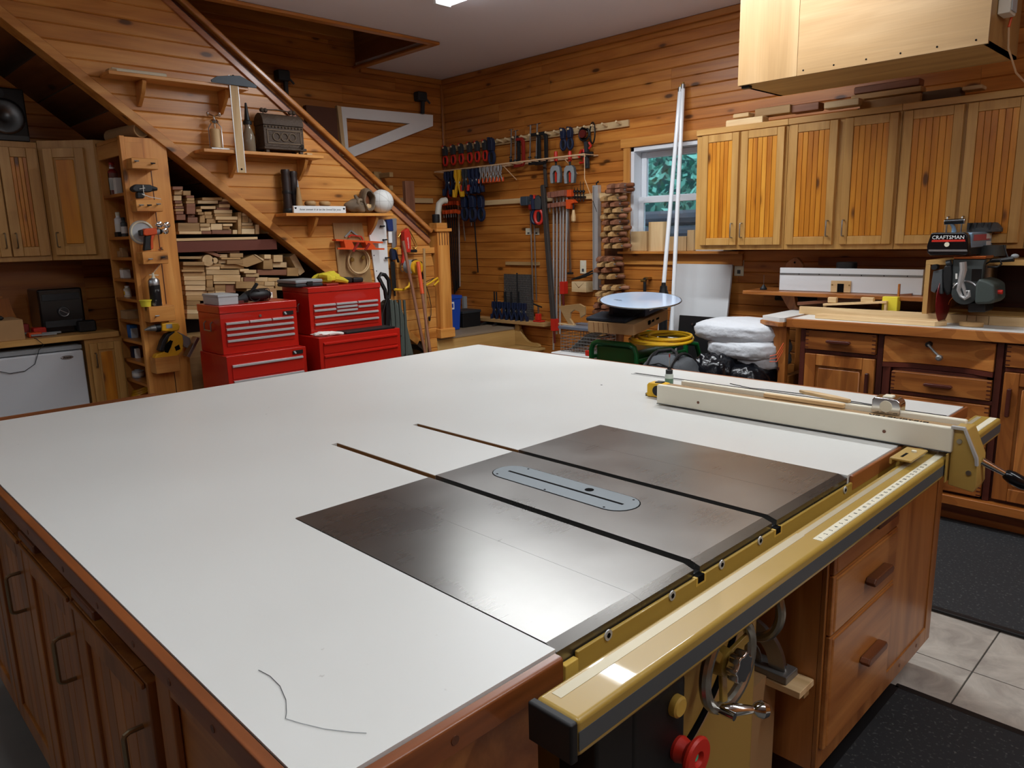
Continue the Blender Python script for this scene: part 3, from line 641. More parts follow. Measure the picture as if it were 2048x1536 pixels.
tape('tape_measure', 'chrome tape measure sitting on top of the fence', PZ(1776, 826, .9305) - Vector((0, 0, 0)), .05, 'chrome', 'ivory', (.072, .048, .045), True)
p = PZ(1338, 770, TZ); b = thing('glue_bottle', 'small green oil bottle with black cap and long red-tipped needle spout', 'bottle', p)
MB().lathe(p, [(.014, 0), (.0155, .003), (.0155, .028), (.014, .034)], 18).build('bottle_body', plain('greenbottle', '#5c7a62', .25), b)
MB().lathe(p, [(.0157, .026), (.0157, .036), (.013, .043)], 18).build('shoulder', plain('palebottle', '#c4cec4', .3), b)
MB().lathe(p, [(.013, .041), (.013, .057), (.008, .059), (.006, .069)], 16).build('cap', 'black', b)
MB().cyl(p + Vector((0, 0, .068)), p + Vector((0, 0, .104)), .0014, n=6).build('needle', 'satin', b); MB().cyl(p + Vector((0, 0, .104)), p + Vector((0, 0, .116)), .0026, n=8).build('tip', 'reddark', b)
a, q = PZ(1530, 789, .937), PZ(1690, 812, .937)
solo(MB().obox((a + q) / 2, (q - a) / 2, (0, .012, 0), (0, 0, .006)).build('wood_stick', wd_('lightw', 'x'), None, .002), 'straight pale wood stick resting on top of the fence', 'wood stick')
a, q = PZ(1600, 785, .940), PZ(1698, 806, .945)
d = (q - a).normalized(); w = Vector((-d.y, d.x, 0)) * .012
m = MB(); poly = [a - w * .4, a + d * .03 - w, a + (q - a) * .7 - w * .9, q - w * .3, q + w * .7, a + (q - a) * .7 + w * 1.3, a + d * .03 + w]
n = len(poly); m.add([tuple(v) for v in poly] + [(v.x, v.y, v.z + .010) for v in poly], [tuple(range(n))[::-1], tuple(range(n, 2 * n))] + [(i, (i + 1) % n, n + (i + 1) % n, n + i) for i in range(n)])
solo(m.build('push_stick', wd_('lightw', 'x'), None, .002), 'curved pale wood push stick lying beside the straight stick on the fence', 'push stick')
pts = [PZ(u, v, TZ + .003) for u, v in ((1460, 767), (1500, 776), (1540, 780), (1580, 785), (1640, 792), (1700, 802), (1760, 812))]
solo(MB().tube(pts, .0014, 6).build('thin_cord', 'ink'), 'thin black cord lying on the table behind the fence', 'cord')
# ================================================================= stairs side
def lerp_line(a, b):
    """y on a sloping line of plane XS as a function of z"""
    return lambda z: a.y + (b.y - a.y) * (z - a.z) / (b.z - a.z)
lowA, lowB = PX(0, 22, XS), PX(640, 524, XS)          # upper edge of the lower trim
topA, topB = PX(322, 0, XS), PX(856, 488, XS)         # lower edge of the cap board
lo_y, hi_y = lerp_line(lowA, lowB), lerp_line(topA, topB)
ws = struct(MB().prism([(2.97, .48), (lo_y(2.75), 2.75), (hi_y(2.75), 2.75), (min(hi_y(1.3), 3.0), 1.34), (3.0, .46)], 'x', XS - .09, XS - .021).build('wall_stairs', 'soil_shade'))
pst = .160; z1 = 2.80; k = 0
while z1 > .05:
    z0 = max(z1 - pst, .02); a0, b0 = lo_y(z0), lo_y(z1); a1, b1 = hi_y(z0), hi_y(z1)
    a1, b1 = min(a1, 3.004), min(b1, 3.004); a0 = min(a0, 2.98); b0 = min(b0, 2.98)
    if z1 > ZC: pass
    L_ = a1 - a0
    if L_ > 1.3 and k % 2 == 0:
        c = a0 + L_ * random.uniform(.35, .65)
        plank(ws, 'plank', wd_('pinest', 'y'), 'x', ((a0, c - .0006), (b0, c - .0006), z0, z1), .02, XS - .02, 1)
        plank(ws, 'plank', wd_('pinest', 'y'), 'x', ((c + .0006, a1), (c + .0006, b1), z0, z1), .02, XS - .02, 1)
    else: plank(ws, 'plank', wd_('pinest', 'y'), 'x', ((a0, a1), (b0, b1), z0, z1), .02, XS - .02, 1)
    z1 = z0 if z0 > .03 else 0; k += 1
def slope_board(name, A, B, w, x0, x1, mat, ext=(0, 0), bevel=.004):
    """board along A-B in plane XS, extending w upwards (perpendicular)"""
    A, B = Vector((0, A.y, A.z)), Vector((0, B.y, B.z)); d = (B - A).normalized(); A = A - d * ext[0]; B = B + d * ext[1]; n = Vector((0, -d.z, d.y))
    if n.z < 0: n = -n
    P = [A, B, B + n * w, A + n * w]; return struct(MB().prism([(p.y, p.z) for p in P], 'x', x0, x1).build(name, mat, None, bevel))
slope_board('trim_8', PX(0, 37, XS), PX(640, 539, XS), .052, XS - .10, XS + .018, wd_('pinest', 'y'), (.5, 1.0))
slope_board('trim_9', PX(322, 0, XS), PX(856, 488, XS), .036, XS - .10, XS + .016, wd_('railr', 'y'), (.05, .0))
slope_board('gap_shade', PX(343, 0, XS), PX(862, 478, XS), .016, XS - .08, XS - .02, wd_('dark', 'y'), (.05, 0))  # dark strip, its colour stands in for the shaded gap below the handrail
A, B = PX(362, 0, XS), PX(862, 464, XS); d = (B - A).normalized()
hr = MB(); hr.bar(A - d * .1, B, .05, .036)
solo(hr.build('handrail', wd_('rail', 'y'), None, .012, 3), 'glossy sloping wooden handrail above the stair wall', 'handrail')
# sloping underside of the stairs
un = struct(MB().build('ceiling_under_stairs', wd_('dpine', 'x'))) if False else None
A, B = PX(0, 44, XS), PX(640, 546, XS)
dd = Vector((0, B.y - A.y, B.z - A.z)).normalized(); us = None
us = MB()
A0 = Vector((0, A.y, A.z)) - dd * .6
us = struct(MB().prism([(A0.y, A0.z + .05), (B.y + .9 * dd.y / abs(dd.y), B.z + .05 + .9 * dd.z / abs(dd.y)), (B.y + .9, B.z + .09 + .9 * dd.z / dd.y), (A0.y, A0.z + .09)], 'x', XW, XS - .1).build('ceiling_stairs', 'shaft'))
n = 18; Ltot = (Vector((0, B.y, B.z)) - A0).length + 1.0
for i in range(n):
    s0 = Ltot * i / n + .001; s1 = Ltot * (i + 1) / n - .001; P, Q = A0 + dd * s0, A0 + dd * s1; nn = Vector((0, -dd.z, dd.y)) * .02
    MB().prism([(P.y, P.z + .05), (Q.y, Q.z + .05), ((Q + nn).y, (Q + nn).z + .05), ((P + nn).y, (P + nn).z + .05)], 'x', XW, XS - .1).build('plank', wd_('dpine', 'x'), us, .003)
# landing platform, step, newel post
PZ_ = .636
pf = thing('landing_platform', 'pale plywood stair landing with grey top in the room corner', 'landing', (-4.4, 3.4, 0))
MB().box(XW + .03, XS - .02, 3.006, YW - .03, 0, PZ_ - .02).build('base', wd_('step', 'y'), pf)
MB().box(XS - .02, XS + .0, 3.006, YW - .03, .0, PZ_ - .022).build('riser', wd_('step', 'y'), pf)
MB().box(XW + .03, XS + .005, 3.006, YW - .03, PZ_ - .022, PZ_).build('deck', plain('deck', '#8a7a66', .6, vary=.1), pf, .004)
sp = thing('stair_step', 'lower wooden step in front of the landing, mostly behind the table', 'step', (XS + .15, 3.4, 0))
MB().box(XS + .002, XS + .30, 3.02, YW - .03, 0, .455).build('step_body', wd_('step', 'y'), sp); MB().box(XS + .002, XS + .325, 3.0, YW - .03, .455, .478).build('tread', wd_('step', 'y'), sp, .006)
scr = [(XS + .001, .655), (XS + .045, .66), (XS + .055, .645)] + [(XS + .06 + .0, .60)] + arcpts(XS + .21, .66, .15, 195, 265, 8) + [(XS + .24, .512), (XS + .28, .505), (XS + .29, .49), (XS + .285, .479), (XS + .001, .479)]
solo(MB().prism(scr, 'y', YW - .075, YW - .045).build('scroll_bracket', wd_('step', 'x'), None, .003), 'scroll-cut wooden bracket between landing and step at the wall', 'bracket')
npst = thing('newel_post', 'square honey pine newel post at the foot of the stair rail', 'post', (-4.0, 3.08, PZ_))
MB().box(-4.05, -3.935, 3.012, 3.135, PZ_, 1.462).build('shaft', wd_('pinest', 'z'), npst, .004)
MB().box(-4.063, -3.922, 2.998, 3.149, PZ_, PZ_ + .075).build('base_moulding', wd_('pinest', 'y'), npst, .006)
MB().box(-4.066, -3.919, 2.996, 3.151, 1.462, 1.488).build('cap', wd_('pinest', 'y'), npst, .004); MB().box(-4.04, -3.945, 3.02, 3.127, 1.488, 1.53).build('cap_block', wd_('pinest', 'y'), npst, .004)
for k in range(4): MB().box(-3.9352, -3.9335, 3.03 + k * .026, 3.036 + k * .026, 1.36, 1.455).build('flute', wd_('dark', 'z'), npst)
solo(MB().lathe((-4.0, 3.06, 1.531), [(.028, 0), (.03, .01), (.03, .06), (.026, .065)], 16).build('plastic_cup', 'black'), 'short black plastic cup standing on the newel post cap', 'cup')
MB().box(XS - .02, XS + .012, 2.66, 3.01, 1.30, 1.345).build('rail_block', wd_('pinest', 'y'), npst, .003)
# ---- shelves on the stair wall
def shelf(pa, pb, brs, label, dep=.15):
    A, B = PX(*pa, XS + dep), PX(*pb, XS + dep); z = (A.z + B.z) / 2; o = thing('wall_shelf', label, 'shelf', (XS, (A.y + B.y) / 2, z))
    MB().box(XS + .001, XS + dep, A.y, B.y, z - .020, z).build('board', wd_('pinest', 'y'), o, .003)
    for u in brs:
        y = PX(u, pa[1] + 20, XS + dep * .5).y; zz = z - .0205
        P = [(XS + .001, zz), (XS + dep * .78, zz), (XS + dep * .80, zz - .015)] + [(XS + dep * (.78 - .60 * (k / 6) ** 1.0) + .012 * math.sin(k / 6 * math.pi), zz - .015 - .10 * k / 6) for k in range(1, 7)] + [(XS + .012, zz - .128), (XS + .001, zz - .128)]
        MB().prism(P, 'y', y - .011, y + .011).build('bracket', wd_('pinest', 'z'), o, .002)
    return z
zs1 = shelf((216, 136), (497, 177), (282, 446), 'upper wooden shelf on scrolled brackets, T-square hanging from its end')
zs2 = shelf((407, 293), (648, 314), (468, 606), 'middle wooden shelf carrying the dark antique chest')
zs3 = shelf((572, 424), (787, 428), (628, 748), 'lower wooden shelf carrying the white sign and ball')
def on(u, z, dx): # point on a shelf at height z, dx from the wall, in pixel column u
    X_ = XS + dx; r0 = PX(u, 200, X_); r1 = PX(u, 500, X_); k = (z - r0.z) / (r1.z - r0.z); return Vector((X_, r0.y + (r1.y - r0.y) * k, z))
# roll on the upper shelf
a, b = on(224, zs1, .06), on(333, zs1, .10)
solo(MB().cyl(a + Vector((0, 0, .017)), b + Vector((0, 0, .014)), .016, .013, n=12).build('paper_roll', 'ivory'), 'pale rolled paper tube lying on the upper stair wall shelf', 'roll')
p = on(213, zs1, .07); solo(MB().box(p.x - .03, p.x + .03, p.y + .004, p.y + .045, zs1 + .0, zs1 + .02).build('wood_offcut', wd_('midw', 'y'), None, .003), 'small brown wood block at the left end of the upper shelf', 'wood block')
# T-square
x = XS + .155; ts = thing('t_square', 'wooden T-square with black head hanging in front of the shelves', 'T-square', PX(482, 346, x))
q = [PX(u, v, x) for u, v in ((457, 150), (474, 152), (492, 346), (474, 345))]
zt = q[0].z; yl, yr = (q[0].y + q[3].y) / 2, (q[1].y + q[2].y) / 2; zb = q[3].z
MB().box(x, x + .005, yl + .004, yr - .004, zb, zt).build('blade', wd_('lightw', 'z'), ts)
for y in (yl, yr - .004): MB().box(x - .0005, x + .0055, y, y + .004, zb, zt).build('edge_strip', 'alum', ts)
h = [PX(u, v, x) for u, v in ((420, 160), (432, 153), (452, 152), (478, 152), (498, 163), (512, 172), (511, 177), (422, 165))]
MB().prism([(p.y, p.z - (.012 if i < 0 else 0)) for i, p in enumerate(h)], 'x', x + .0055, x + .014).build('head', 'slate', ts, .002)
for dz in (.02, .55): MB().cyl((x + .005, (yl + yr) / 2, zb + dz), (x + .007, (yl + yr) / 2, zb + dz), .006, n=10).build('rivet', 'ink', ts)
# fruit press
p = on(434, zs2, .075); jp = thing('juice_press', 'small chrome hand press with cross handle on the middle shelf', 'press', p)
MB().box(p.x - .05, p.x + .05, p.y - .055, p.y + .06, zs2, zs2 + .012).build('base', 'satin', jp, .004)
for sx in (-1, 1): MB().tube([p + Vector((sx * .032, sx * .025, .012)), p + Vector((sx * .032, sx * .025, .13)), p + Vector((sx * .012, sx * .008, .165))], .003, 6).build('frame_rod', 'satin', jp)
MB().lathe(p + Vector((0, 0, .012)), [(.030, 0), (.030, .105), (.027, .11)], 18).build('cup', wd_('lightw', 'z'), jp)
MB().cyl(p + Vector((0, 0, .115)), p + Vector((0, 0, .20)), .006, n=10).build('screw', 'chrome', jp)
MB().lathe(p + Vector((0, 0, .155)), [(.02, 0), (.026, .01), (.02, .02)], 14).build('bridge', 'chrome', jp)
for a in (20, 110, 200, 290):
    c = p + Vector((.045 * math.cos(math.radians(a)), .045 * math.sin(math.radians(a)), .206)); MB().cyl(p + Vector((0, 0, .196)), c, .004, n=8).ball(c, .0085, 10, 8).build('handle_arm', 'chrome', jp)
# oil bottle
p = on(500, zs2, .07); ob = thing('oil_bottle', 'old glass oil bottle with tall black spout on the middle shelf', 'bottle', p)
MB().lathe(p, [(.034, 0), (.037, .005), (.037, .09), (.030, .115), (.018, .15), (.017, .17)], 20).build('glass_body', plain('oldglass', '#b8a890', .08, trans=.6), ob)
MB().lathe(p + Vector((0, 0, .165)), [(.026, 0), (.027, .018), (.018, .024), (.016, .032), (.006, .125), (.004, .127)], 16).build('spout', 'black', ob)
# antique chest
a, b = on(531, zs2, .135), on(610, zs2, .135); cx = thing('antique_chest', 'ornate dark iron antique chest with domed lid on the middle shelf', 'chest', ((a + b) / 2))
y0, y1 = a.y, b.y; x0, x1 = XS + .02, XS + .135; zb = zs2
for y in (y0 + .02, y1 - .02): 
    for xx in (x0 + .015, x1 - .015): MB().box(xx - .012, xx + .012, y - .012, y + .012, zb, zb + .022).build('foot', 'oldiron', cx, .003)
MB().box(x0 - .006, x1 + .008, y0 - .008, y1 + .012, zb + .020, zb + .036).build('plinth', 'oldiron', cx, .004)
MB().box(x0, x1, y0, y1, zb + .036, zb + .165).build('body', 'oldiron', cx, .003)
lid = [(x0 - .003, zb + .166)] + [((x0 + x1) / 2 - (x1 - x0 + .008) / 2 * math.cos(math.radians(t_)), zb + .175 + .065 * math.sin(math.radians(t_))) for t_ in range(0, 181, 15)] + [(x1 + .005, zb + .166)]
MB().prism(lid, 'y', y0 - .003, y1 + .003).build('lid', 'oldiron', cx, .003)
fr = MB(); fr.box(x1, x1 + .004, y0 + .02, y1 - .02, zb + .056, zb + .062).box(x1, x1 + .004, y0 + .02, y1 - .02, zb + .134, zb + .140).box(x1, x1 + .004, y0 + .02, y0 + .026, zb + .06, zb + .136).box(x1, x1 + .004, y1 - .026, y1 - .02, zb + .06, zb + .136)
fr.build('front_border', plain('ironlight', '#6a5844', .6, metal=.3), cx)
for i in range(12): MB().ball((x1 + .004, y0 + .012 + i * (y1 - y0 - .024) / 11, zb + .156), .0055, 8, 6).build('stud', plain('ironlight', '#6a5844'), cx)
for y in (.3, .5, .7): MB().torus((x1 + .003, y0 + (y1 - y0) * y, zb + .098), .024, .0035, (1, 0, 0), 18, 6).build('scroll_ornament', plain('ironlight', '#6a5844'), cx)
zz = zb + .24; ym, dy = (y0 + y1) / 2, (y1 - y0) / 2
MB().tube([((x0 + x1) / 2, ym - dy * .75, zz - .004), ((x0 + x1) / 2, ym - dy * .7, zz + .022), ((x0 + x1) / 2, ym, zz + .028), ((x0 + x1) / 2, ym + dy * .7, zz + .022), ((x0 + x1) / 2, ym + dy * .75, zz - .004)], .004, 8).build('handle', 'oldiron', cx)
for s_ in (-1, 1):
    for e_ in (.62, .80): MB().ball(((x0 + x1) / 2, ym + s_ * dy * e_, zz + .018), .014, 12, 8).build('finial', 'oldiron', cx)
MB().torus((x1 + .012, y1 - .02, zb + .045), .012, .003, (1, .4, 0), 14, 6).build('hasp_ring', 'iron', cx)
p = on(618, zs2, .12); solo(MB().box(p.x - .03, p.x + .012, p.y - .02, p.y + .02, zs2, zs2 + .012).build('wood_scrap', wd_('lightw', 'y'), None, .003), 'small pale scrap beside the antique chest', 'wood block')
# lower shelf
p = on(577, zs3, .06)
for k, (dy, dx, h_, nm) in enumerate(((0, 0, .275, 'left and taller'), (.062, -.02, .268, 'right'))):
    o = thing('leather_tube', 'tall dark leather tube at the left end of the lower shelf, ' + nm + ' one', 'tube', p + Vector((dx, dy, 0)))
    c = p + Vector((dx, dy, 0)); MB().lathe(c, [(.028, 0), (.031, .01), (.026, .10), (.029, .22), (.026, h_ - .03), (.030, h_ - .012), (.026, h_)], 16).build('tube_body', plain('leather', '#2a1c18', .5), o)
    MB().lathe(c + Vector((0, 0, h_ * .45)), [(.029, 0), (.0305, .01), (.029, .02)], 16).build('band', 'black', o)
    MB().lathe(c, [(.033, 0), (.034, .02), (.031, .03)], 16).build('foot_ring', 'black', o)
p = on(600, zs3, .09); aw = thing('marking_spike', 'turned pale wood spike with pointed metal tip standing on the lower shelf', 'awl', p)
MB().lathe(p, [(.026, 0), (.025, .03), (.018, .10), (.011, .155), (.008, .165)], 16).build('wooden_body', wd_('midw', 'z'), aw); MB().lathe(p + Vector((0, 0, .162)), [(.0075, 0), (.006, .015), (.0008, .05)], 10).build('metal_tip', 'satin', aw)
rg = 0
for (u, h_) in ((622, 0), (622, 1), (651, 0), (651, 1)):
    c = on(u, zs3, .075) + Vector((0, 0, .030 + .034 * h_)); R_ = .040 if h_ == 0 else .030
    solo(MB().torus(c, R_ - .008, .0168, (0, 0, 1), 24, 10).build('wooden_ring', wd_('midw', 'y')), ('upper small' if h_ else 'lower large') + ' round wooden ring of the ' + ('left' if u < 640 else 'right') + ' pair behind the sign', 'wooden ring', 'rings behind the sign')
    if h_ == 0: solo(MB().lathe(on(u, zs3, .075), [(.035, 0), (.035, .0125)], 20).build('wooden_disc', wd_('midw', 'y')), 'flat wooden disc under the ' + ('left' if u < 640 else 'right') + ' pair of rings', 'wooden disc')
x = XS + .146; sg = thing('lettered_sign', 'long white wooden sign with grey script lettering on the lower shelf', 'sign', on(641, zs3, .146))
a, b = on(588, zs3, .146), on(692, zs3, .146); h_ = PX(640, 412, x).z - zs3
MB().box(x - .016, x, a.y, b.y, zs3, zs3 + h_).build('board', 'white', sg, .001)
text('how sweet it is to be loved by you', h_ * .42, 'darkgrey', sg, frame((x + .0008, (a.y + b.y) / 2, zs3 + h_ * .5), (0, 1, 0), (0, 0, 1)), shear=.35, sx=(b.y - a.y) * .88 / (h_ * .42 * 15.6))
def heart(c, r, par):
    P = [(c.y + r * .062 * 16 * math.sin(t_) ** 3, c.z + r * .062 * (13 * math.cos(t_) - 5 * math.cos(2 * t_) - 2 * math.cos(3 * t_) - math.cos(4 * t_))) for t_ in [2 * math.pi * i / 20 for i in range(20)]]
    MB().prism(P, 'x', c.x, c.x + .0008).build('heart', 'ink', par)
heart(Vector((x, a.y + .014, zs3 + h_ * .68)), .008, sg); heart(Vector((x, b.y - .014, zs3 + h_ * .62)), .008, sg)
def rough(seed, amp, fr=3.):
    r = random.Random(seed); ks = [(Vector((r.uniform(-1, 1), r.uniform(-1, 1), r.uniform(-1, 1))) * fr, r.uniform(0, 6.3)) for _ in range(9)]
    return lambda d: d * (1 + amp * sum(math.sin(k.dot(d) * 2 + p) for k, p in ks) / 4)
p = on(713, zs3, .07); dw = thing('driftwood', 'weathered grey driftwood stump with a twisted knot on the lower shelf', 'driftwood', p)
MB().ball(p + Vector((0, 0, .046)), (.045, .075, .046), 24, 14, rough(3, .22, 2.5)).build('stump', wd_('old', 'y'), dw)
MB().tube([p + Vector((0, .015, .05)), p + Vector((.01, .01, .09)), p + Vector((0, -.005, .125))], [.026, .018, .009], 9).build('branch_stub', wd_('old', 'z'), dw)
MB().torus(p + Vector((.03, .02, .07)), .022, .011, (1, .2, .1), 16, 8).build('knot', wd_('old', 'y'), dw)
p = on(735, zs3, .08); hl = thing('hollow_log', 'upright hollow log slice with rough bark rim beside the ball', 'log slice', p)
m = MB(); n1, n2 = 26, 10; R = rough(9, .06, 4); vs = []; fs = []
for i in range(n1):
    a = 2 * math.pi * i / n1; e = R(Vector((0, math.cos(a), math.sin(a))))
    for j in range(n2):
        b = 2 * math.pi * j / n2; q = .78 + .20 * math.cos(b) ; vs.append(p + Vector((.045 * math.sin(b), .052 * e.y * q, .088 + .086 * e.z * q)))
for i in range(n1):
    for j in range(n2): fs.append((i * n2 + j, ((i + 1) % n1) * n2 + j, ((i + 1) % n1) * n2 + (j + 1) % n2, i * n2 + (j + 1) % n2))
m.add(vs, fs); m.build('bark_rim', wd_('old', 'z'), hl)
MB().ball(p + Vector((-.02, 0, .088)), (.02, .036, .062), 16, 10).build('hollow_back', wd_('walnut', 'z'), hl)
MB().ball(p + Vector((.012, 0, .04)), (.018, .026, .024), 14, 8, rough(4, .35, 4)).build('wood_splinters', wd_('lightw', 'y'), hl)
p = on(765, zs3, .08); vb = thing('volleyball', 'white leather volleyball at the right end of the lower shelf', 'ball', p)
c = p + Vector((0, 0, .083)); MB().ball(c, .083, 28, 18).build('cover', plain('ballwhite', '#dcdcd8', .55), vb)
for ax in ((1, 0, 0), (0, 1, 0), (0, 0, 1), (1, 1, 0), (0, 1, 1)): MB().torus(c, .0828, .0011, ax, 32, 5).build('seam', plain('seam', '#b4b4b0', .6), vb)

# ---- below the lower shelf: jig board, plate, saws and sticks
x = XS + .012; bb = thing('jig_board', 'tan plywood backing board hung below the lower shelf', 'board', PX(700, 570, x))
q = [PX(u, v, x) for u, v in ((666, 446), (724, 446), (746, 572), (680, 572))]
MB().add([(XS + .002, p.y, p.z) for p in q] + [(x, p.y, p.z) for p in q], [(0, 1, 2, 3), (7, 6, 5, 4), (0, 4, 5, 1), (1, 5, 6, 2), (2, 6, 7, 3), (3, 7, 4, 0)]).build('plywood', wd_('ply', 'z'), bb)
for u, v in ((700, 519), (722, 515)):
    c = PX(u, v, x); w = MB().cyl(c, c + Vector((.03, 0, 0)), .004, n=8).build('bolt', 'satin', bb); MB().lathe(c + Vector((.022, 0, 0)), [(.014, 0), (.017, .006), (.014, .014)], 8, (1, 0, 0)).build('wing_nut', 'brass', w)
x = XS + .05; jig = thing('saw_guide', 'bright orange-red metal saw guide jig mounted on the tan board', 'saw guide', PX(705, 500, x))
def pxbar(parent, nm, mat, x, pts, w, depth=.02, bevel=0):
    P = [PX(u, v, x) for u, v in pts]
    for a, b in zip(P, P[1:]): MB().bar(a, b, depth, w, (0, -(b - a).z, (b - a).y)).build(nm, mat, parent, bevel)
pxbar(jig, 'rail', 'orange', x, [(668, 480), (762, 485)], .012, .05); pxbar(jig, 'rail', 'orange', x + .03, [(675, 497), (768, 498)], .012, .012)
q = [PX(u, v, x + .01) for u, v in ((683, 480), (703, 480), (710, 497), (690, 497))]
for poly in (((686, 480), (702, 481), (709, 497), (690, 497)), ((728, 483), (742, 484), (752, 498), (735, 498))): MB().prism([(PX(u, v, x + .02).y, PX(u, v, x + .02).z) for u, v in poly], 'x', x - .03, x + .03).build('web_plate', 'orange', jig, .001)
pxbar(jig, 'clamp_arm', 'reddark', x + .04, [(717, 485), (706, 503)], .014, .012); pxbar(jig, 'clamp_arm', 'reddark', x + .04, [(739, 487), (730, 500)], .014, .012)
pxbar(jig, 'back_arch', 'redplastic', x - .02, [(697, 474), (702, 470), (722, 473), (726, 480)], .008, .01); pxbar(jig, 'grey_bracket', 'grey', x - .03, [(690, 474), (702, 461), (716, 472)], .01, .006)
c = PX(716, 522, XS + .03); hp = thing('steam_bent_hoop', 'pale bent wood hoop hanging below the orange jig', 'hoop', c)
for dx in (0, .016): MB().torus(c + Vector((dx, 0, 0)), .083 + dx * .25, .005, (1, 0, 0), 36, 6).build('hoop_ring', wd_('lightw', 'z'), hp)
MB().cyl(c + Vector((.0, -.03, .083)), c + Vector((.02, -.03, .083)), .01, n=8).build('clip', 'iron', hp)
x = XS + .014; pl = thing('melamine_strip', 'tall white melamine strip with toggle knobs hung below the shelf', 'panel', PX(765, 640, x))
q = [PX(u, v, x) for u, v in ((741, 441), (766, 438), (772, 445), (783, 640), (762, 640), (737, 455))]
MB().prism([(p.y, p.z) for p in q], 'x', XS + .002, x).build('panel_sheet', 'white', pl, .001)
for u, v in ((762, 453), (767, 480), (772, 516)):
    c = PX(u, v, x); w = MB().cyl(c, c + Vector((.022, 0, 0)), .004, n=8).build('bolt', 'satin', pl); MB().bar(c + Vector((.02, -.018, 0)), c + Vector((.02, .018, .002)), .01, .01).ball(c + Vector((.02, -.016, 0)), .008, 8, 6).build('toggle_knob', 'iron', w)
for u, v in ((752, 447), (742, 452), (748, 511), (753, 542)):
    c = PX(u, v, x); MB().cyl(c, c + Vector((.0015, 0, 0)), .004, n=8).build('screw_hole', 'ink', pl)
x = XS + .02; fs_ = thing('flooring_saw', 'long grey blade saw with blue grip hanging beside the white panel', 'saw', PX(785, 560, x))
MB().prism([(PX(u, v, x).y, PX(u, v, x).z) for u, v in ((784, 437), (795, 437), (796, 490), (786, 500))], 'x', XS + .004, XS + .008).build('blade', 'satin', fs_)
MB().prism([(PX(u, v, x).y, PX(u, v, x).z) for u, v in ((771, 439), (784, 438), (786, 462), (776, 462))], 'x', XS + .004, XS + .03).build('grip', 'blue', fs_, .004)
MB().prism([(PX(u, v, x).y, PX(u, v, x).z) for u, v in ((777, 462), (784, 462), (785, 486), (778, 486))], 'x', XS + .004, XS + .02).build('lower_grip', 'white', fs_, .002)
bl = thing('black_bar_clamp', 'black trigger bar clamp hanging to the right of the white panel', 'clamp', PX(785, 585, x))
pxbar(bl, 'bar', 'iron', x, [(781, 500), (790, 592)], .012, .008); pxbar(bl, 'trigger_body', 'navy', x + .01, [(785, 497), (787, 520)], .035, .03, .005); pxbar(bl, 'trigger', 'navy', x + .02, [(790, 500), (797, 525)], .012, .02, .003); pxbar(bl, 'pad', 'yellow', x + .02, [(786, 497), (794, 497)], .008, .03); pxbar(bl, 'grip', 'black', x + .012, [(785, 523), (789, 580)], .03, .025, .006)

# red power tool on the right, with lettering, and yellow tools
x = XS + .05; rt_ = thing('hedge_saw', 'red hand tool with white lettering hanging beside the newel post', 'tool', PX(815, 520, x))
MB().prism([(PX(u, v, x).y, PX(u, v, x).z) for u, v in ((806, 463), (815, 456), (820, 470), (820, 505), (808, 505))], 'x', x - .03, x + .015).build('housing', 'redplastic', rt_, .004)
text('CRAFTSMAN', .016, 'white', rt_, frame(PX(814, 486, x) + Vector((.0155, 0, 0)), PX(815, 500, x) - PX(812, 470, x), (0, 1, 0)), sx=.9)
pxbar(rt_, 'handle_grip', 'black', x, [(817, 502), (833, 502)], .022, .03, .006); pxbar(rt_, 'red_sleeve', 'redplastic', x, [(808, 505), (804, 530)], .02, .02, .004)
wh = thing('wire_hanger', 'bent brass coat hook wire hanging on the stair wall near the post', 'hook', PX(815, 470, x))
MB().tube([PX(u, v, XS + .02) for u, v in ((797, 474), (803, 464), (812, 456), (820, 463), (828, 478), (834, 492), (830, 498), (825, 494))], .004, 7).build('wire', 'brass', wh)
sg_ = thing('yellow_circular_saw', 'yellow and grey corded circular saw hanging beside the red tool', 'power saw', PX(830, 560, x))
c = PX(826, 535, XS + .07); MB().lathe(c, [(.055, 0), (.055, .05), (.048, .06)], 22, (1, 0, 0)).build('motor_housing', 'dewalt', sg_)
MB().lathe(c + Vector((.0, -.05, .01)), [(.05, 0), (.05, .04)], 20, (1, .2, 0)).build('blade_guard', 'grey', sg_)
MB().tube([PX(u, v, XS + .10) for u, v in ((818, 523), (832, 521), (842, 525), (843, 545), (846, 558))], .010, 8).build('handle', 'black', sg_); MB().tube([PX(u, v, XS + .08) for u, v in ((789, 579), (806, 580), (817, 573), (821, 562))], .009, 8).build('yellow_frame', 'yellow', sg_)
MB().tube([PX(u, v, XS + .08) for u, v in ((852, 571), (866, 562), (875, 556), (877, 562), (868, 571))], .008, 8).build('yellow_hook', 'yellow', sg_); MB().tube([PX(u, v, XS + .07) for u, v in ((845, 568), (855, 562), (868, 556), (850, 572), (838, 570))], .003, 6).build('cord_loop', 'black', sg_)
MB().tube([PX(u, v, XS + .03) for u, v in ((852, 570), (858, 590), (862, 610), (862, 630), (859, 640))], .003, 6).build('power_cord', 'black', sg_); MB().lathe(PX(859, 642, XS + .03), [(.006, 0), (.010, .01), (.010, .03), (.005, .035)], 10).build('plug', 'black', sg_)
MB().torus(PX(805, 535, XS + .06), .03, .004, (1, .5, 0), 18, 6).build('chain', 'satin', sg_)
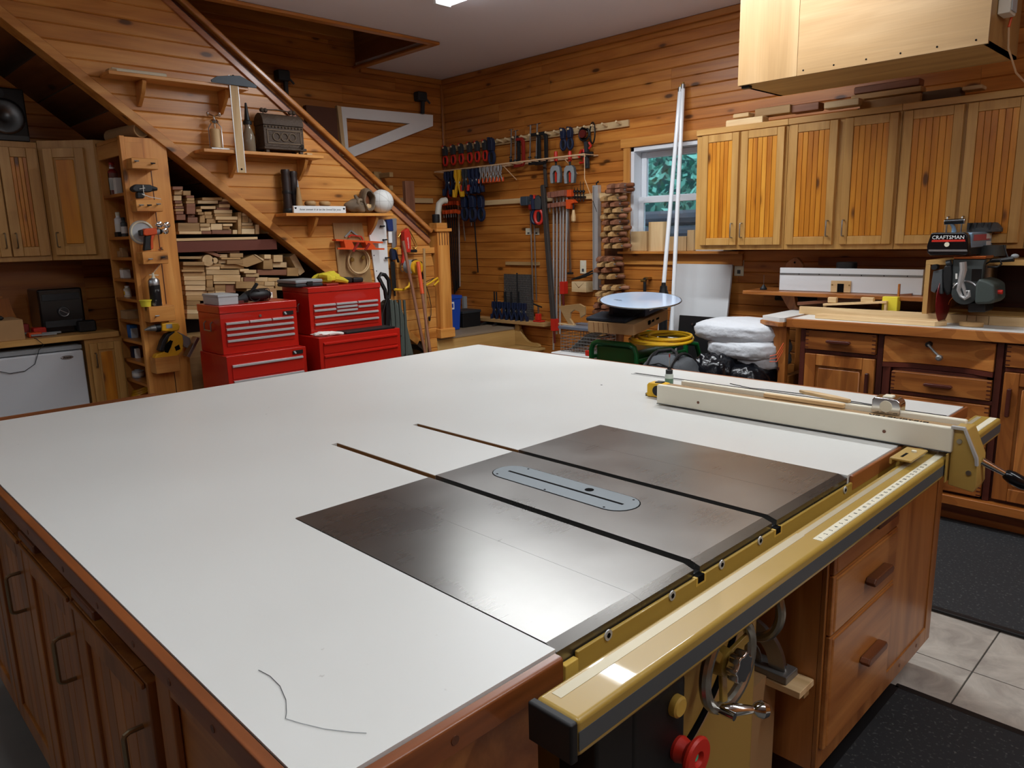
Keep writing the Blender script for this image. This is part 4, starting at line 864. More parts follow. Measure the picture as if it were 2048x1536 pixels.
# sticks leaning in front of the stair wall
def stick(u0, v0, u1, v1, x0, x1, r, mat, label, band=None):
    a, b = PX(u0, v0, x0), PX(u1, v1, x1); d = (b - a); b = a + d * ((.001 - a.z) / d.z) if d.z < 0 else b
    o = thing('walking_stick', label, 'stick', b); MB().cyl(a, b, r, r * .95, n=10).build('shaft', mat, o)
    if band: MB().cyl(a + d * band[0], a + d * band[1], r * 1.25, n=10).build('sleeve', band[2], o)
    return o
stick(806, 482, 850, 706, XS + .14, XS + .30, .012, wd_('redw', 'z'), 'brown wooden stick leaning leftmost beside the newel post')
stick(836, 524, 860, 702, XS + .16, XS + .32, .012, wd_('redw', 'z'), 'wooden pole with orange upper sleeve leaning by the newel post', (0.0, .36, 'orange'))
stick(848, 497, 853, 705, XS + .13, XS + .20, .010, wd_('midw', 'z'), 'thin upright tan stick between the other two leaning sticks')
# grey bag with black handle
gb = thing('vacuum_bag', 'dark green-grey cloth bag with a black loop handle beside the red chest', 'bag', (-3.72, 2.32, 0))
X_ = -3.68; pr = [PX(u, v, X_) for u, v in ((782, 597), (803, 606), (815, 640), (826, 690), (832, 715), (768, 715), (762, 650), (770, 610))]
MB().prism([(p.y, p.z) for p in pr], 'x', X_ - .10, X_).build('cloth_sack', 'greencloth', gb, .03, 4)
for k in range(4):
    MB().tube([PX(u + k * 9, v, X_ + .004) for u, v in ((781, 600), (784, 640), (786, 712))], .010, 6).build('fold', 'greencloth', gb)
lo = [(757, 555), (762, 548), (770, 550), (777, 560), (779, 580), (778, 596), (772, 596), (770, 580)]
MB().tube([PX(u, v, X_ + .02) for u, v in lo], .014, 8, closed=True).build('loop_handle', 'black', gb)
pxbar(gb, 'strap', 'black', X_ + .02, [(775, 590), (774, 655)], .03, .02, .005); pxbar(gb, 'buckle', 'black', X_ + .02, [(791, 668), (800, 676)], .04, .02, .004)
for u in (766, 780): MB().tube([PX(775, 592, X_ + .03), PX(u, 625, X_ + .03), PX(u - 1, 660, X_ + .03)], .004, 6).build('cable', 'black', gb)
MB().box(-3.77, -3.68, 2.25, 2.48, 0.0, .60).build('sack_bottom', 'greencloth', gb, .03, 4)
# ================================================================= under the stairs
BKX = -4.40                                     # back of the shelf unit
bc = thing('shelf_unit', 'tall narrow honey wood shelf unit with tool blocks on its side, under the stairs', 'shelf unit', (-4.2, .94, 0))
bt = PX(236, 272, XS).z
MB().box(XS - .022, XS, .835, 1.065, 0, bt).build('side_panel', wd_('pinest', 'z'), bc, .002)
MB().box(XS - .035, XS + .006, .812, .838, 0, bt + .004).build('front_stile', wd_('pinest', 'z'), bc, .002)
MB().box(XS + .0002, XS + .004, .838, .93, .03, bt - .03).build('inner_panel', wd_('pinest', 'z'), bc, .001)
MB().box(XS - .001, XS + .002, .962, .966, .0, bt - .12).build('panel_joint', wd_('dark', 'z'), bc)
MB().box(BKX, BKX + .02, .812, 1.065, 0, bt).build('back_side', wd_('pinest', 'z'), bc, .002)
MB().box(BKX + .02, XS - .022, 1.05, 1.065, 0, bt).build('back_panel', wd_('pine', 'z'), bc)
MB().box(BKX, XS - .022, .812, 1.065, bt - .02, bt).build('top', wd_('pinest', 'x'), bc, .002)
MB().box(BKX + .02, XS - .035, .812, .826, bt - .10, bt - .02).build('top_rail', wd_('pinest', 'x'), bc, .002)
SZ = [PY(u, v, .815).z for u, v in ((241, 386), (249.4, 473), (257, 515), (263, 559), (268, 599), (273, 643), (278, 684), (283.5, 726), (288, 767))]
for z in SZ: MB().box(BKX + .02, XS - .035, .814, 1.05, z - .017, z).build('shelf', wd_('pine', 'x'), bc, .001)
def blk(u0, v0, u1, v1, x):
    A, B = PX(u0, v0, x), PX(u1, v1, x); o = MB().box(XS + .0045, x, A.y, B.y, B.z, A.z).build('tool_block', wd_('pinest', 'y'), bc, .004); return o, A, B
BL = [blk(*q, XS + .105) for q in ((262, 315, 318, 339), (271, 399, 327, 423), (284, 504, 338, 527), (297, 614, 352, 641), (310, 717, 362, 742))]
for (o, A, B), pins in zip(BL, (((.15, .35), (.75, .5)), ((.15, .5), (.45, .5), (.8, .4)), ((.25, .6), (.75, .5)), ((.25, .6),), ())):
    for i, (fy, fz) in enumerate(pins):
        c = Vector((A.x, A.y + (B.y - A.y) * fy, A.z + (B.z - A.z) * fz)); MB().cyl(c - Vector((0, 0, 0)), c + Vector((.02, 0, 0)), .0035, n=8).cyl(c + Vector((.018, -.012, .002)), c + Vector((.018, .012, .002)), .0035, n=8).build('hook_pin', 'iron' if i % 2 else 'zinc', o)
# tools standing on the blocks
def boxp(mb, x0, x1, poly): return mb.prism([(PX(u, v, (x0 + x1) / 2).y, PX(u, v, (x0 + x1) / 2).z) for u, v in poly], 'x', x0, x1)
xm = XS + .065
d1 = thing('cordless_drill', 'black cordless drill with white cord wrapped round it on the second block', 'drill', PX(285, 397, xm))
boxp(MB(), xm - .028, xm + .028, ((262, 374), (270, 369), (300, 370), (304, 376), (300, 385), (268, 384), (261, 380))).build('motor_body', 'charcoal', d1, .008, 2)
MB().cyl(PX(303, 377, xm), PX(314, 378, xm), .017, .009, n=12).build('chuck', 'iron', d1); boxp(MB(), xm - .02, xm + .02, ((272, 384), (288, 385), (287, 397), (273, 397))).build('handle', 'charcoal', d1, .006)
MB().tube([PX(u, v, xm + .034) for u, v in ((279, 378), (290, 376), (286, 370), (287, 384), (290, 393), (284, 388), (300, 394), (322, 398))], .0022, 6).build('white_cord', 'paper', d1)
d2 = thing('cordless_drill', 'orange and black cordless drill standing on the third block', 'drill', PX(295, 502, xm))
boxp(MB(), xm - .026, xm + .026, ((284, 461), (288, 457), (311, 456), (312, 469), (290, 472), (284, 470))).build('motor_body', 'orange', d2, .006, 2)
boxp(MB(), xm - .018, xm + .018, ((277, 461), (284, 459), (286, 472), (279, 472))).build('rear_cap', 'black', d2, .004); MB().cyl(PX(311, 463, xm), PX(318, 463, xm), .019, n=14).build('clutch_ring', 'grey', d2); MB().cyl(PX(318, 463, xm), PX(327, 463, xm), .017, .010, n=12).build('chuck', 'black', d2)
boxp(MB(), xm - .017, xm + .017, ((289, 472), (302, 470), (299, 486), (302, 500), (286, 502), (288, 486))).build('handle', 'black', d2, .005); boxp(MB(), xm - .019, xm + .019, ((300, 470), (309, 469), (304, 480), (305, 497), (299, 500), (299, 482))).build('grip_trim', 'orange', d2, .004)
for i, (u, v) in enumerate(((318, 449), (333, 450), (330, 462))): solo(MB().lathe(PX(u, v, XS + .09), [(.004, -.02), (.017, -.012), (.018, .01), (.011, .014)], 14, (1, .1 * i, 0)).build('chrome_bearing', 'chrome'), ('left', 'upper right', 'lower right')[i] + ' chrome roller of the cluster hanging by the orange drill', 'roller', 'chrome rollers by the orange drill')
c = PX(284, 465, XS + .012); sd = thing('sanding_disc', 'grey round sanding disc hanging behind the orange drill', 'disc', c)
MB().lathe(c - Vector((.006, 0, 0)), [(.068, 0), (.068, .006), (.05, .008)], 28, (1, 0, 0)).build('disc', 'lightgrey', sd); MB().torus(c + Vector((.004, 0, 0)), .06, .006, (1, 0, 0), 28, 6).build('rim', 'ivory', sd)
sm = PX(322, 501, xm); solo(MB().lathe(sm, [(.012, 0), (.016, .004), (.009, .012), (.009, .02)], 12).build('socket', 'chrome'), 'tiny chrome socket standing right of the orange drill', 'socket')
c = PX(313, 609, xm); cz = (BL[3][1].z); c = Vector((xm, c.y, cz)); sc = thing('foam_can', 'black and silver spray foam can with straw nozzle on the fourth block', 'spray can', c)
MB().lathe(c, [(.030, 0), (.031, .004), (.031, .12)], 20).build('can_body', plain('canblack', '#1e1e20', .3, speck='#b8b8b4', spscale=28), sc); MB().lathe(c, [(.0312, .12), (.0312, .145), (.022, .158), (.012, .16)], 20).build('silver_shoulder', 'satin', sc)
MB().lathe(c + Vector((0, 0, .16)), [(.012, 0), (.007, .012), (.006, .03)], 10).bar(c + Vector((0, -.02, .18)), c + Vector((0, .03, .175)), .008, .004).build('nozzle', 'ivory', sc); MB().cyl(c + Vector((0, 0, .185)), c + Vector((.01, .065, .262)), .003, n=6).build('straw', 'rope', sc)
c = Vector((xm, PX(292, 612, xm).y, cz)); yc_ = thing('yellow_cup', 'small bright yellow plastic tub on the fourth block', 'cup', c)
MB().lathe(c, [(.026, 0), (.031, .035)], 18).build('tub', 'yellowpale', yc_); MB().lathe(c + Vector((0, 0, .033)), [(.034, 0), (.034, .006), (.030, .006)], 18).build('rim', 'yellowpale', yc_)
d3 = thing('cordless_drill', 'yellow cordless drill hanging pointing left below the fourth block', 'drill', PX(330, 667, xm))
boxp(MB(), xm - .03, xm + .03, ((320, 647), (335, 644), (352, 645), (357, 651), (355, 660), (340, 663), (320, 662))).build('motor_body', 'dewalt', d3, .008, 2); MB().cyl(PX(320, 655, xm), PX(311, 656, xm), .024, n=14).build('clutch', 'black', d3); MB().cyl(PX(311, 656, xm), PX(300, 657, xm), .02, .015, n=14).cyl(PX(300, 657, xm), PX(289, 660, xm), .014, .004, n=12).build('chuck', 'zinc', d3)
boxp(MB(), xm - .015, xm + .015, ((322, 638), (334, 637), (336, 646), (320, 648))).build('battery_foot', 'dewalt', d3, .004); boxp(MB(), xm + .030, xm + .031, ((332, 649), (344, 648), (345, 656), (333, 657))).build('label_plate', 'grey', d3)
d4 = thing('jigsaw', 'yellow cordless jigsaw with black grip and steel shoe on the lowest block', 'jigsaw', PX(330, 716, xm))
boxp(MB(), xm - .026, xm + .026, ((306, 716), (310, 708), (326, 703), (331, 690), (335, 672), (348, 660), (352, 664), (362, 670), (364, 682), (362, 700), (350, 714), (330, 718))).build('motor_body', 'dewalt', d4, .006, 2)
boxp(MB(), xm - .028, xm + .028, ((315, 702), (321, 682), (330, 668), (346, 661), (348, 664), (336, 673), (329, 684), (326, 702))).build('black_grip', 'black', d4, .006); boxp(MB(), xm + .026, xm + .0275, ((332, 688), (340, 680), (346, 682), (342, 694), (336, 706), (329, 704))).build('handle_opening', 'ink', d4)
boxp(MB(), xm - .02, xm + .02, ((352, 663), (364, 668), (378, 676), (380, 686), (372, 696), (364, 692), (362, 672))).build('gear_head', 'zinc', d4, .004); boxp(MB(), xm - .035, xm + .035, ((390, 673), (395, 676), (375, 714), (370, 711))).build('shoe', 'satin', d4, .001); boxp(MB(), xm + .026, xm + .028, ((349, 694), (358, 689), (361, 698), (352, 702))).build('badge', 'ink', d4)
# contents of the shelf unit
def jar(k, u, r, h, mat, nm, label, cat, cap=None, boxy=False, y=.87):
    z = SZ[k]; x_ = None
    A = PY(u, 400 + k * 45, y); xx = min(max(A.x, BKX + .03 + r), XS - .03 - r); p = Vector((xx, y, z)); o = thing(nm, label, cat, p)
    if boxy: MB().box(p.x - r, p.x + r, p.y - r * .8, p.y + r * .8, z, z + h).build('carton', mat, o, .002)
    else: MB().lathe(p, [(r * .95, 0), (r, .003), (r, h * .82), (r * .55, h * .9), (r * .5, h)], 14).build('body', mat, o)
    if cap: MB().lathe(p + Vector((0, 0, h)), [(r * .6, -.004), (r * .6, h * .12), (r * .4, h * .14)], 12).build('cap', cap, o)
    if not boxy: MB().lathe(p, [(r + .0008, h * .2), (r + .0008, h * .6)], 14).build('label_band', 'paper' if mat != 'paper' else 'yellow', o)
jar(0, 215, .026, .16, 'ivory', 'spray_can', 'white spray can on the top shelf of the unit', 'spray can', 'white')
jar(0, 227, .026, .17, 'reddark', 'spray_can', 'dark red spray can on the top shelf of the unit', 'spray can', 'redplastic')
jar(0, 239, .022, .10, 'paper', 'small_carton', 'small white and yellow carton right of the red can', 'carton', None, True)
jar(1, 237, .022, .13, 'white', 'bottle', 'white plastic bottle on the second shelf of the unit', 'bottle', 'ivory')
jar(1, 215, .03, .03, 'iron', 'hand_tool', 'low dark metal tool on the second shelf of the unit', 'tool', None, True)
jar(1, 247, .018, .10, 'darkgrey', 'bottle', 'dark small bottle right of the white bottle', 'bottle', 'black')
jar(2, 228, .03, .035, 'cardboard', 'parts_box', 'low cardboard parts box on the third shelf', 'box', None, True); jar(2, 246, .022, .055, 'cardboard', 'parts_box', 'small taped cardboard box right on the third shelf', 'box', None, True)
jar(3, 228, .028, .05, 'paper', 'parts_box', 'white crumpled parts box on the fourth shelf', 'box', None, True); jar(3, 248, .025, .06, 'cardboard', 'parts_box', 'brown parts box on the fourth shelf', 'box', None, True)
jar(4, 240, .018, .06, 'paper', 'parts_jar', 'white lidded jar on the fifth shelf', 'jar', 'ivory'); jar(4, 256, .018, .06, 'ivory', 'parts_jar', 'cream lidded jar on the fifth shelf', 'jar', 'white'); jar(4, 226, .016, .045, 'reddark', 'parts_jar', 'dark red jar on the fifth shelf', 'jar', 'black')
jar(5, 245, .06, .05, 'cardboard', 'parts_box', 'wide brown box filling the sixth shelf', 'box', None, True)
jar(6, 252, .028, .08, plain('bluebox', '#2c6ab0', .5), 'blue_carton', 'blue carton on the seventh shelf', 'carton', None, True); jar(6, 268, .024, .06, 'lightgrey', 'parts_bag', 'clear grey bag of parts on the seventh shelf', 'bag', None, True)
jar(7, 252, .024, .07, 'navy', 'parts_bag', 'dark blue packet on the eighth shelf', 'packet', None, True); jar(7, 266, .022, .065, 'lightgrey', 'parts_bag', 'clear plastic box on the eighth shelf', 'box', None, True); jar(7, 276, .016, .06, 'paper', 'white_packet', 'white packet at the right of the eighth shelf', 'packet', None, True)
jar(8, 274, .035, .05, 'lightgrey', 'lidded_tub', 'clear lidded tub on the lowest visible shelf', 'tub')
p = PY(270, 780, .86); o = thing('coil_of_strap', 'coiled yellow strap at the bottom of the shelf unit', 'strap', Vector((p.x, .90, p.z - .04)))
for k in range(3): MB().torus(Vector((p.x, .90, p.z - .01 + k * .012)), .075 - k * .006, .010, (0, -.35, 1), 24, 6).build('coil', 'dewalt', o)
MB().box(BKX + .03, XS - .04, .82, 1.04, p.z - .075, p.z - .055).build('bottom_shelf', wd_('pine', 'x'), bc)
a, b = PX(262, 260, -4.08), None; pt = thing('cardboard_tube', 'open brown cardboard tube lying on top of the shelf unit', 'tube', (-4.2, .93, bt))
m = MB(); A_ = Vector((-4.40, .905, bt + .043)); B_ = Vector((-4.0, .94, bt + .043)); m.tube([A_, B_, B_, A_], [.042, .042, .034, .034], 20, False).build('tube_wall', 'cardboard', pt)
MB().torus(B_, .038, .0045, B_ - A_, 20, 6).build('rim', 'cardboard', pt)

# ---- cabinets, counter, fridge
UX = -4.62
def panel_door(parent, A, B, z0, z1, n, mat_f, mat_p, nb, th=.02, raised=False, fr=.055, handle=None, hz=None, hm='bronzepull'):
    """cabinet door on the vertical plane from A to B (2D), facing n"""
    A, B, n = Vector((*A, 0)), Vector((*B, 0)), Vector((*n, 0)); u = (B - A).normalized(); w = (B - A).length
    def bx(s0, s1, za, zb, d0, d1, nm, mt, par, bev=.002):
        c = A + u * ((s0 + s1) / 2) + n * ((d0 + d1) / 2) + Vector((0, 0, (za + zb) / 2))
        return MB().obox(c, u * ((s1 - s0) / 2), n * ((d1 - d0) / 2), Vector((0, 0, (zb - za) / 2))).build(nm, mt, par, bev)
    d = bx(0, w, z0, z1, 0, th * .45, 'door', mat_f, parent, .001)
    for s0, s1, za, zb in ((0, fr, z0, z1), (w - fr, w, z0, z1)): bx(s0, s1, za, zb, th * .45, th, 'stile', mat_f, d, .003)
    for za, zb in ((z0, z0 + fr), (z1 - fr, z1)): bx(fr, w - fr, za, zb, th * .45, th, 'rail', mat_f, d, .003)
    if raised: bx(fr + .012, w - fr - .012, z0 + fr + .012, z1 - fr - .012, th * .45, th * .9, 'raised_panel', mat_p, d, .008)
    else:
        k = (w - 2 * fr) / nb
        for i in range(nb): bx(fr + i * k + .0008, fr + (i + 1) * k - .0008, z0 + fr, z1 - fr, th * .45, th * .75, 'bead_board', mat_p, d, .0022)
    if handle is not None:
        p = A + u * handle + n * th + Vector((0, 0, hz)); bar_pull(d, p, p + Vector((0, 0, .085)), n * .026, hm, .004)
    return d
uc = thing('wall_cabinet', 'dim wooden wall cabinet with beadboard doors under the stairs', 'cabinet', (-4.77, .3, 1.33))
ut, ub = 2.03, 1.34
MB().box(XW + .003, UX, -.30, .555, ub, ut).build('body', wd_('oak', 'z'), uc, .002)
panel_door(uc, (UX, .115), (UX, .345), ub + .03, ut - .035, (1, 0), wd_('oak', 'z'), wd_('cabpine', 'z'), 4, handle=.205, hz=ub + .08)
panel_door(uc, (UX, .352), (UX, .545), ub + .03, ut - .035, (1, 0), wd_('oak', 'z'), wd_('cabpine', 'z'), 4, handle=.025, hz=ub + .08)
panel_door(uc, (UX, -.29), (UX, .108), ub + .03, ut - .035, (1, 0), wd_('oak', 'z'), wd_('cabpine', 'z'), 6)
cc = thing('corner_cabinet', 'dim angled corner wall cabinet with one raised panel door', 'cabinet', (-4.7, .75, 1.33))
MB().prism([(XW + .003, .557), (UX, .557), (BKX - .002, .80), (BKX - .002, 1.06), (XW + .003, 1.06)], 'z', ub, ut + .01).build('body', wd_('oak', 'z'), cc, .002)
dv = Vector((BKX - UX, .80 - .557)); dn = dv.normalized(); nn = (dn.y, -dn.x)
A2 = Vector((UX, .557)) + dn * .035 + Vector(nn) * .001; B2 = Vector((UX, .557)) + dn * (dv.length - .055) + Vector(nn) * .001
panel_door(cc, tuple(A2), tuple(B2), ub + .03, ut - .035, nn, wd_('oak', 'z'), wd_('cabpine', 'z'), 3, raised=True, handle=.03, hz=ub + .08)
spk = thing('loudspeaker', 'black loudspeaker standing on top of the dim wall cabinet', 'speaker', (UX - .12, .42, ut))
MB().box(UX - .26, UX - .03, .30, .535, ut + .001, ut + .30).build('box', 'black', spk, .008); c = Vector((UX - .03, .425, ut + .14))
MB().lathe(c, [(.10, 0), (.10, .008), (.085, .010), (.03, .001)], 26, (1, 0, 0)).build('woofer', 'blackgloss', spk); MB().lathe(c + Vector((0, -.02, .125)), [(.03, 0), (.03, .006), (.01, .004)], 18, (1, 0, 0)).build('tweeter', 'charcoal', spk); MB().box(UX - .03, UX - .026, .31, .53, ut + .008, ut + .035).build('trim_plate', 'darkgrey', spk)
# base
CX = -4.35; czt = PX(0, 669, CX).z; czt = .905
ct = thing('counter_top', 'brown wooden counter top under the stairs', 'counter', (-4.6, .3, .86))
MB().box(XW + .003, CX + .02, -.5, .79, czt - .035, czt).build('top_board', wd_('oak', 'y'), ct, .004)
MB().box(XW + .003, XW + .02, -.5, .79, czt + .001, czt + .42).build('backsplash', wd_('pine', 'y'), ct)
MB().box(XW + .02, XW + .14, -.2, .30, czt + .215, czt + .232).build('ledge', wd_('pine', 'y'), ct, .002)
MB().prism([(.25, czt + .001), (.40, czt + .001)] + [(.40 - .05 * math.sin(t_ / 6 * 1.5), czt + .02 + .19 * t_ / 6) for t_ in range(0, 7)] + [(.25, czt + .213)], 'x', XW + .021, XW + .034).build('scroll_panel', wd_('pine', 'z'), ct)
for y in (.02, .14): 
    MB().box(XW + .021, XW + .026, y, y + .075, czt + .115, czt + .185).build('outlet_plate', 'ivory', ct, .002)
bb_ = thing('base_cabinet', 'dim wooden base cabinet with one panel door right of the fridge', 'cabinet', (-4.6, .68, 0))
MB().box(XW + .003, CX, .595, .805, .09, czt - .036).build('body', wd_('oak', 'z'), bb_); MB().box(XW + .003, CX - .05, .595, .805, 0, .09).build('plinth', wd_('dark', 'y'), bb_)
panel_door(bb_, (CX + .0005, .615), (CX + .0005, .795), .12, czt - .06, (1, 0), wd_('oak', 'z'), wd_('cabpine', 'z'), 3, raised=True, fr=.045, handle=.025, hz=.70)
fg = thing('mini_fridge', 'white compact fridge with oval badge under the counter', 'fridge', (-4.6, .3, 0))
fz = .815; MB().box(-4.85, CX - .02, .08, .575, .02, .845).build('cabinet', 'fridge', fg, .006); MB().box(CX - .018, CX + .03, .08, .575, .05, fz).build('door', 'fridge', fg, .01, 2); MB().box(CX - .02, CX + .015, .08, .575, fz + .004, .845).build('top_trim', 'seal', fg, .003)
MB().lathe((CX + .031, .485, fz - .035), [(.034, 0), (.03, .002)], 22, (1, 0, 0), .36).build('badge', 'satin', fg) ; text('Avanti', .017, 'ink', fg, frame((CX + .0338, .485, fz - .035), (0, 1, 0), (0, 0, 1)), shear=.2)
for y in (.12, .53): MB().cyl((-4.7, y, 0), (-4.7, y, .03), .02, n=10).cyl((-4.42, y, 0), (-4.42, y, .03), .02, n=10).build('foot', 'black', fg)
# on the counter
cbx = thing('cardboard_box', 'brown cardboard box at the left end of the dim counter', 'box', (-4.45, .15, czt))
MB().box(-4.62, -4.36, -.1, .30, czt, czt + .115).build('carton', 'cardboard', cbx, .002); MB().box(-4.5, -4.4, .0, .22, czt + .1155, czt + .14).build('dark_tools', 'black', cbx, .01)
st_ = thing('stereo', 'black mini stereo with round dial in the dim counter corner', 'stereo', (-4.6, .56, czt))
MB().box(-4.75, -4.50, .42, .66, czt, czt + .27).build('body', 'blackgloss', st_, .012, 2); MB().lathe((-4.5, .545, czt + .13), [(.032, 0), (.032, .012), (.024, .014)], 24, (1, 0, 0)).build('dial', 'charcoal', st_); MB().torus((-4.487, .545, czt + .13), .026, .0015, (1, 0, 0), 24, 5).bar((-4.486, .525, czt + .142), (-4.486, .565, czt + .118), .003, .003).build('dial_ring', 'satin', st_)
for z in (.04, .20): MB().box(-4.5, -4.496, .44, .64, czt + z, czt + z + .04).build('panel', 'charcoal', st_, .002)
MB().box(-4.5, -4.44, .60, .70, czt, czt + .07).build('dock', 'black', st_, .01)
bs = thing('horn', 'small black bell-shaped thing on the dim backsplash ledge', 'bell', (XW + .08, .22, czt + .232)); MB().lathe((XW + .08, .22, czt + .232), [(.05, 0), (.045, .01), (.022, .05), (.02, .08), (.01, .09)], 16).build('bell', 'black', bs); MB().torus((XW + .08, .22, czt + .32), .014, .004, (1, 0, 0), 14, 6).build('ring', 'black', bs)
for i, (y, x_, mt, lb) in enumerate(((.36, -4.45, 'orange', 'orange clamp lying front on the dim counter'), (.40, -4.52, 'redplastic', 'red stapler lying on the dim counter'), (.335, -4.62, 'reddark', 'dark red battery pack on the dim counter'))):
    o = thing('hand_clamp' if i == 0 else ('stapler' if i == 1 else 'battery_pack'), lb, ('clamp', 'stapler', 'battery')[i], (x_, y, czt)); MB().box(x_ - .03, x_ + .03, y - .03, y + .04, czt, czt + .028 + .02 * i).build('body', mt, o, .006); MB().bar((x_ + .03, y - .02, czt + .012), (x_ + .05, y + .11, czt + .012), .012, .012).build('arm', 'grey', o, .003)
fc = thing('power_lead', 'thin black lead hanging over the fridge front from the counter', 'cord', (CX + .03, .3, .5))
MB().tube([Vector((CX + .0, .34, czt + .002)), Vector((CX + .024, .345, czt + .002))] + [PX(u, v, CX + .037) for u, v in ((88, 690), (78, 700), (70, 728), (50, 742), (20, 747), (0, 743), (-40, 735))], .002, 6).build('lead', 'black', fc)

# ---- lumber under the stairs
lb_ = thing('lumber_rack', 'built-in rack with a reddish shelf for offcuts under the stairs', 'rack', (-4.2, 1.5, 0))
zu = PX(430, 474, XS - .02).z; zl = PX(430, 503, XS - .02).z
yl0 = 1.068; lowl = lerp_line(PX(0, 37, XS), PX(640, 539, XS))
MB().box(-4.44, XS - .03, yl0, lowl(zu) - .12, zu - .02, zu - .004).build('shelf_board', wd_('lightw', 'y'), lb_, .001)
MB().box(XS - .06, XS - .035, yl0, lowl(zl) - .10, zl, zu - .021).build('fascia', plain('fascia', '#6a3424', .6), lb_, .002)
MB().prism([(yl0, 0), (2.3, 0), (2.4, lowl and .9), (lowl(1.75) - .1, 1.75), (yl0, 1.85)], 'x', -4.47, -4.45).build('back_board', 'soil_shade', lb_)  # added dark sheet, painted as the shade behind the stacked lumber
WK = {'l': ('lightw', 'pale'), 'm': ('midw', 'tan'), 'r': ('redw', 'reddish brown')}
OC = []
def offcut(u0, v0, u1, v1, kd, tier, poly=None, j=[0]):
    j[0] += 1; r = random.Random(j[0]); x = XS - .045 - r.uniform(0, .03); dep = r.uniform(.15, .34)
    P = poly or ((u0, v0), (u1, v0), (u1, v1), (u0, v1)); Q = [PX(u, v, x) for u, v in P]
    o = MB().prism([(q.y, q.z) for q in Q], 'x', x - dep, x).build('wood_offcut', wd_(WK[kd][0], 'y'), None, .0015)
    solo(o, '', 'offcut', 'offcuts in the %s lumber stack' % tier); OC.append((o, sum(q.y for q in Q) / len(Q), sum(q.z for q in Q) / len(Q), WK[kd][1], tier))
UP = '''50 120 240 181 r;80 184 240 276 m;70 290 215 382 l;90 388 225 435 r;100 437 235 486 m;90 489 260 531 r;100 538 260 581 m;105 585 250 636 r;120 640 290 745 r;245 200 385 286 m;305 288 450 331 r;315 335 455 388 m;300 393 460 436 m;310 440 470 635 r;330 642 465 691 r;330 695 515 797 r;150 800 555 952 m;170 955 590 1008 l;600 325 970 378 m;515 380 895 440 l;570 485 850 540 l;870 515 1110 553 r;910 400 1095 448 r;915 451 1120 512 l;980 350 1160 398 l;820 556 1160 618 l;830 620 1155 675 m;850 679 1260 742 l;890 745 1255 790 m;640 590 775 648 m;520 600 630 648 m;490 545 595 595 m;555 655 650 797 m;655 652 790 718 m;680 725 850 808 m;560 810 745 870 l;565 873 755 947 l;762 815 975 930 l;595 952 770 1006 r;780 934 1145 1006 r;985 815 1165 860 l;985 865 1115 912 m;1265 600 1328 1006 m;1340 612 1430 668 l;1345 672 1460 790 m;1467 680 1520 790 l;1335 795 1540 848 l;1335 852 1560 903 m;1335 908 1575 1006 l;1592 830 1662 1006 l;1170 930 1255 1006 l;985 915 1140 931 m'''
for q in UP.split(';'):
    a = q.split(); f_ = [float(i) for i in a[:4]]; offcut(340 + f_[0] / 9.309, 360 + f_[1] / 9.309, 340 + f_[2] / 9.309, 360 + f_[3] / 9.309, a[4], 'upper')
offcut(0, 0, 0, 0, 'l', 'upper', ((512, 440), (514.5, 442), (541, 463), (537.5, 467)))
LOW = '''165 925 435 955 l;205 988 450 1030 m;205 1032 450 1075 m;190 1078 450 1103 m;205 1106 460 1150 m;215 1152 460 1200 l;220 1203 460 1252 l;230 1255 460 1312 l;235 1315 490 1370 l;245 1373 480 1432 m;245 1435 400 1482 m;250 1485 400 1530 m;250 1533 400 1580 l;250 1583 400 1640 m;465 1008 640 1040 m;465 1043 625 1075 l;630 1018 900 1065 m;470 1079 850 1135 l;853 1068 955 1100 l;550 1138 860 1212 l;865 1165 915 1212 l;475 1195 546 1275 m;555 1216 800 1240 l;565 1243 690 1318 m;692 1243 805 1340 r;808 1214 1020 1290 m;470 1278 560 1318 m;490 1321 570 1350 m;575 1321 688 1352 l;465 1138 546 1192 m;620 900 710 938 l;740 890 890 938 m;610 965 700 1005 l;590 850 850 884 r;520 815 585 848 l;640 941 860 962 m;705 966 890 1015 m;900 1080 1040 1118 l;920 1120 1070 1160 l;1030 1165 1170 1210 l;900 1163 1028 1212 r;1172 1170 1300 1208 l;1025 1215 1130 1252 m;1133 1212 1250 1262 l;1025 1255 1240 1312 m;930 1293 1022 1330 l;1130 905 1205 955 l;1118 958 1228 1072 m;1235 910 1340 990 l;1230 993 1385 1052 l;1050 1078 1400 1140 r;1255 1212 1400 1312 m;1390 1055 1520 1150 m'''
for q in LOW.split(';'):
    a = q.split(); f_ = [float(i) for i in a[:4]]; offcut(330 + f_[0] / 5.689, 350 + f_[1] / 5.689, 330 + f_[2] / 5.689, 350 + f_[3] / 5.689, a[4], 'lower')
Z8 = lambda *p: [(330 + a / 5.689, 350 + b / 5.689) for a, b in p]
offcut(0, 0, 0, 0, 'r', 'lower', Z8((290, 848), (385, 805), (640, 912), (610, 935), (380, 850)))
offcut(0, 0, 0, 0, 'l', 'lower', Z8((1010, 903), (1035, 905), (1132, 962), (1115, 980)))
offcut(0, 0, 0, 0, 'm', 'lower', Z8((760, 1005), (1005, 908), (1115, 983), (935, 1050)))
offcut(0, 0, 0, 0, 'l', 'lower', Z8((1418, 930), (1478, 893), (1592, 1100), (1532, 1145)))
MB().prism([(yl0, 0), (1.35, 0), (1.35, PX(430, 640, XS).z - .10), (yl0, PX(430, 640, XS).z - .10)], 'x', -4.3, XS - .06).build('lower_block', wd_('midw', 'y'), lb_)
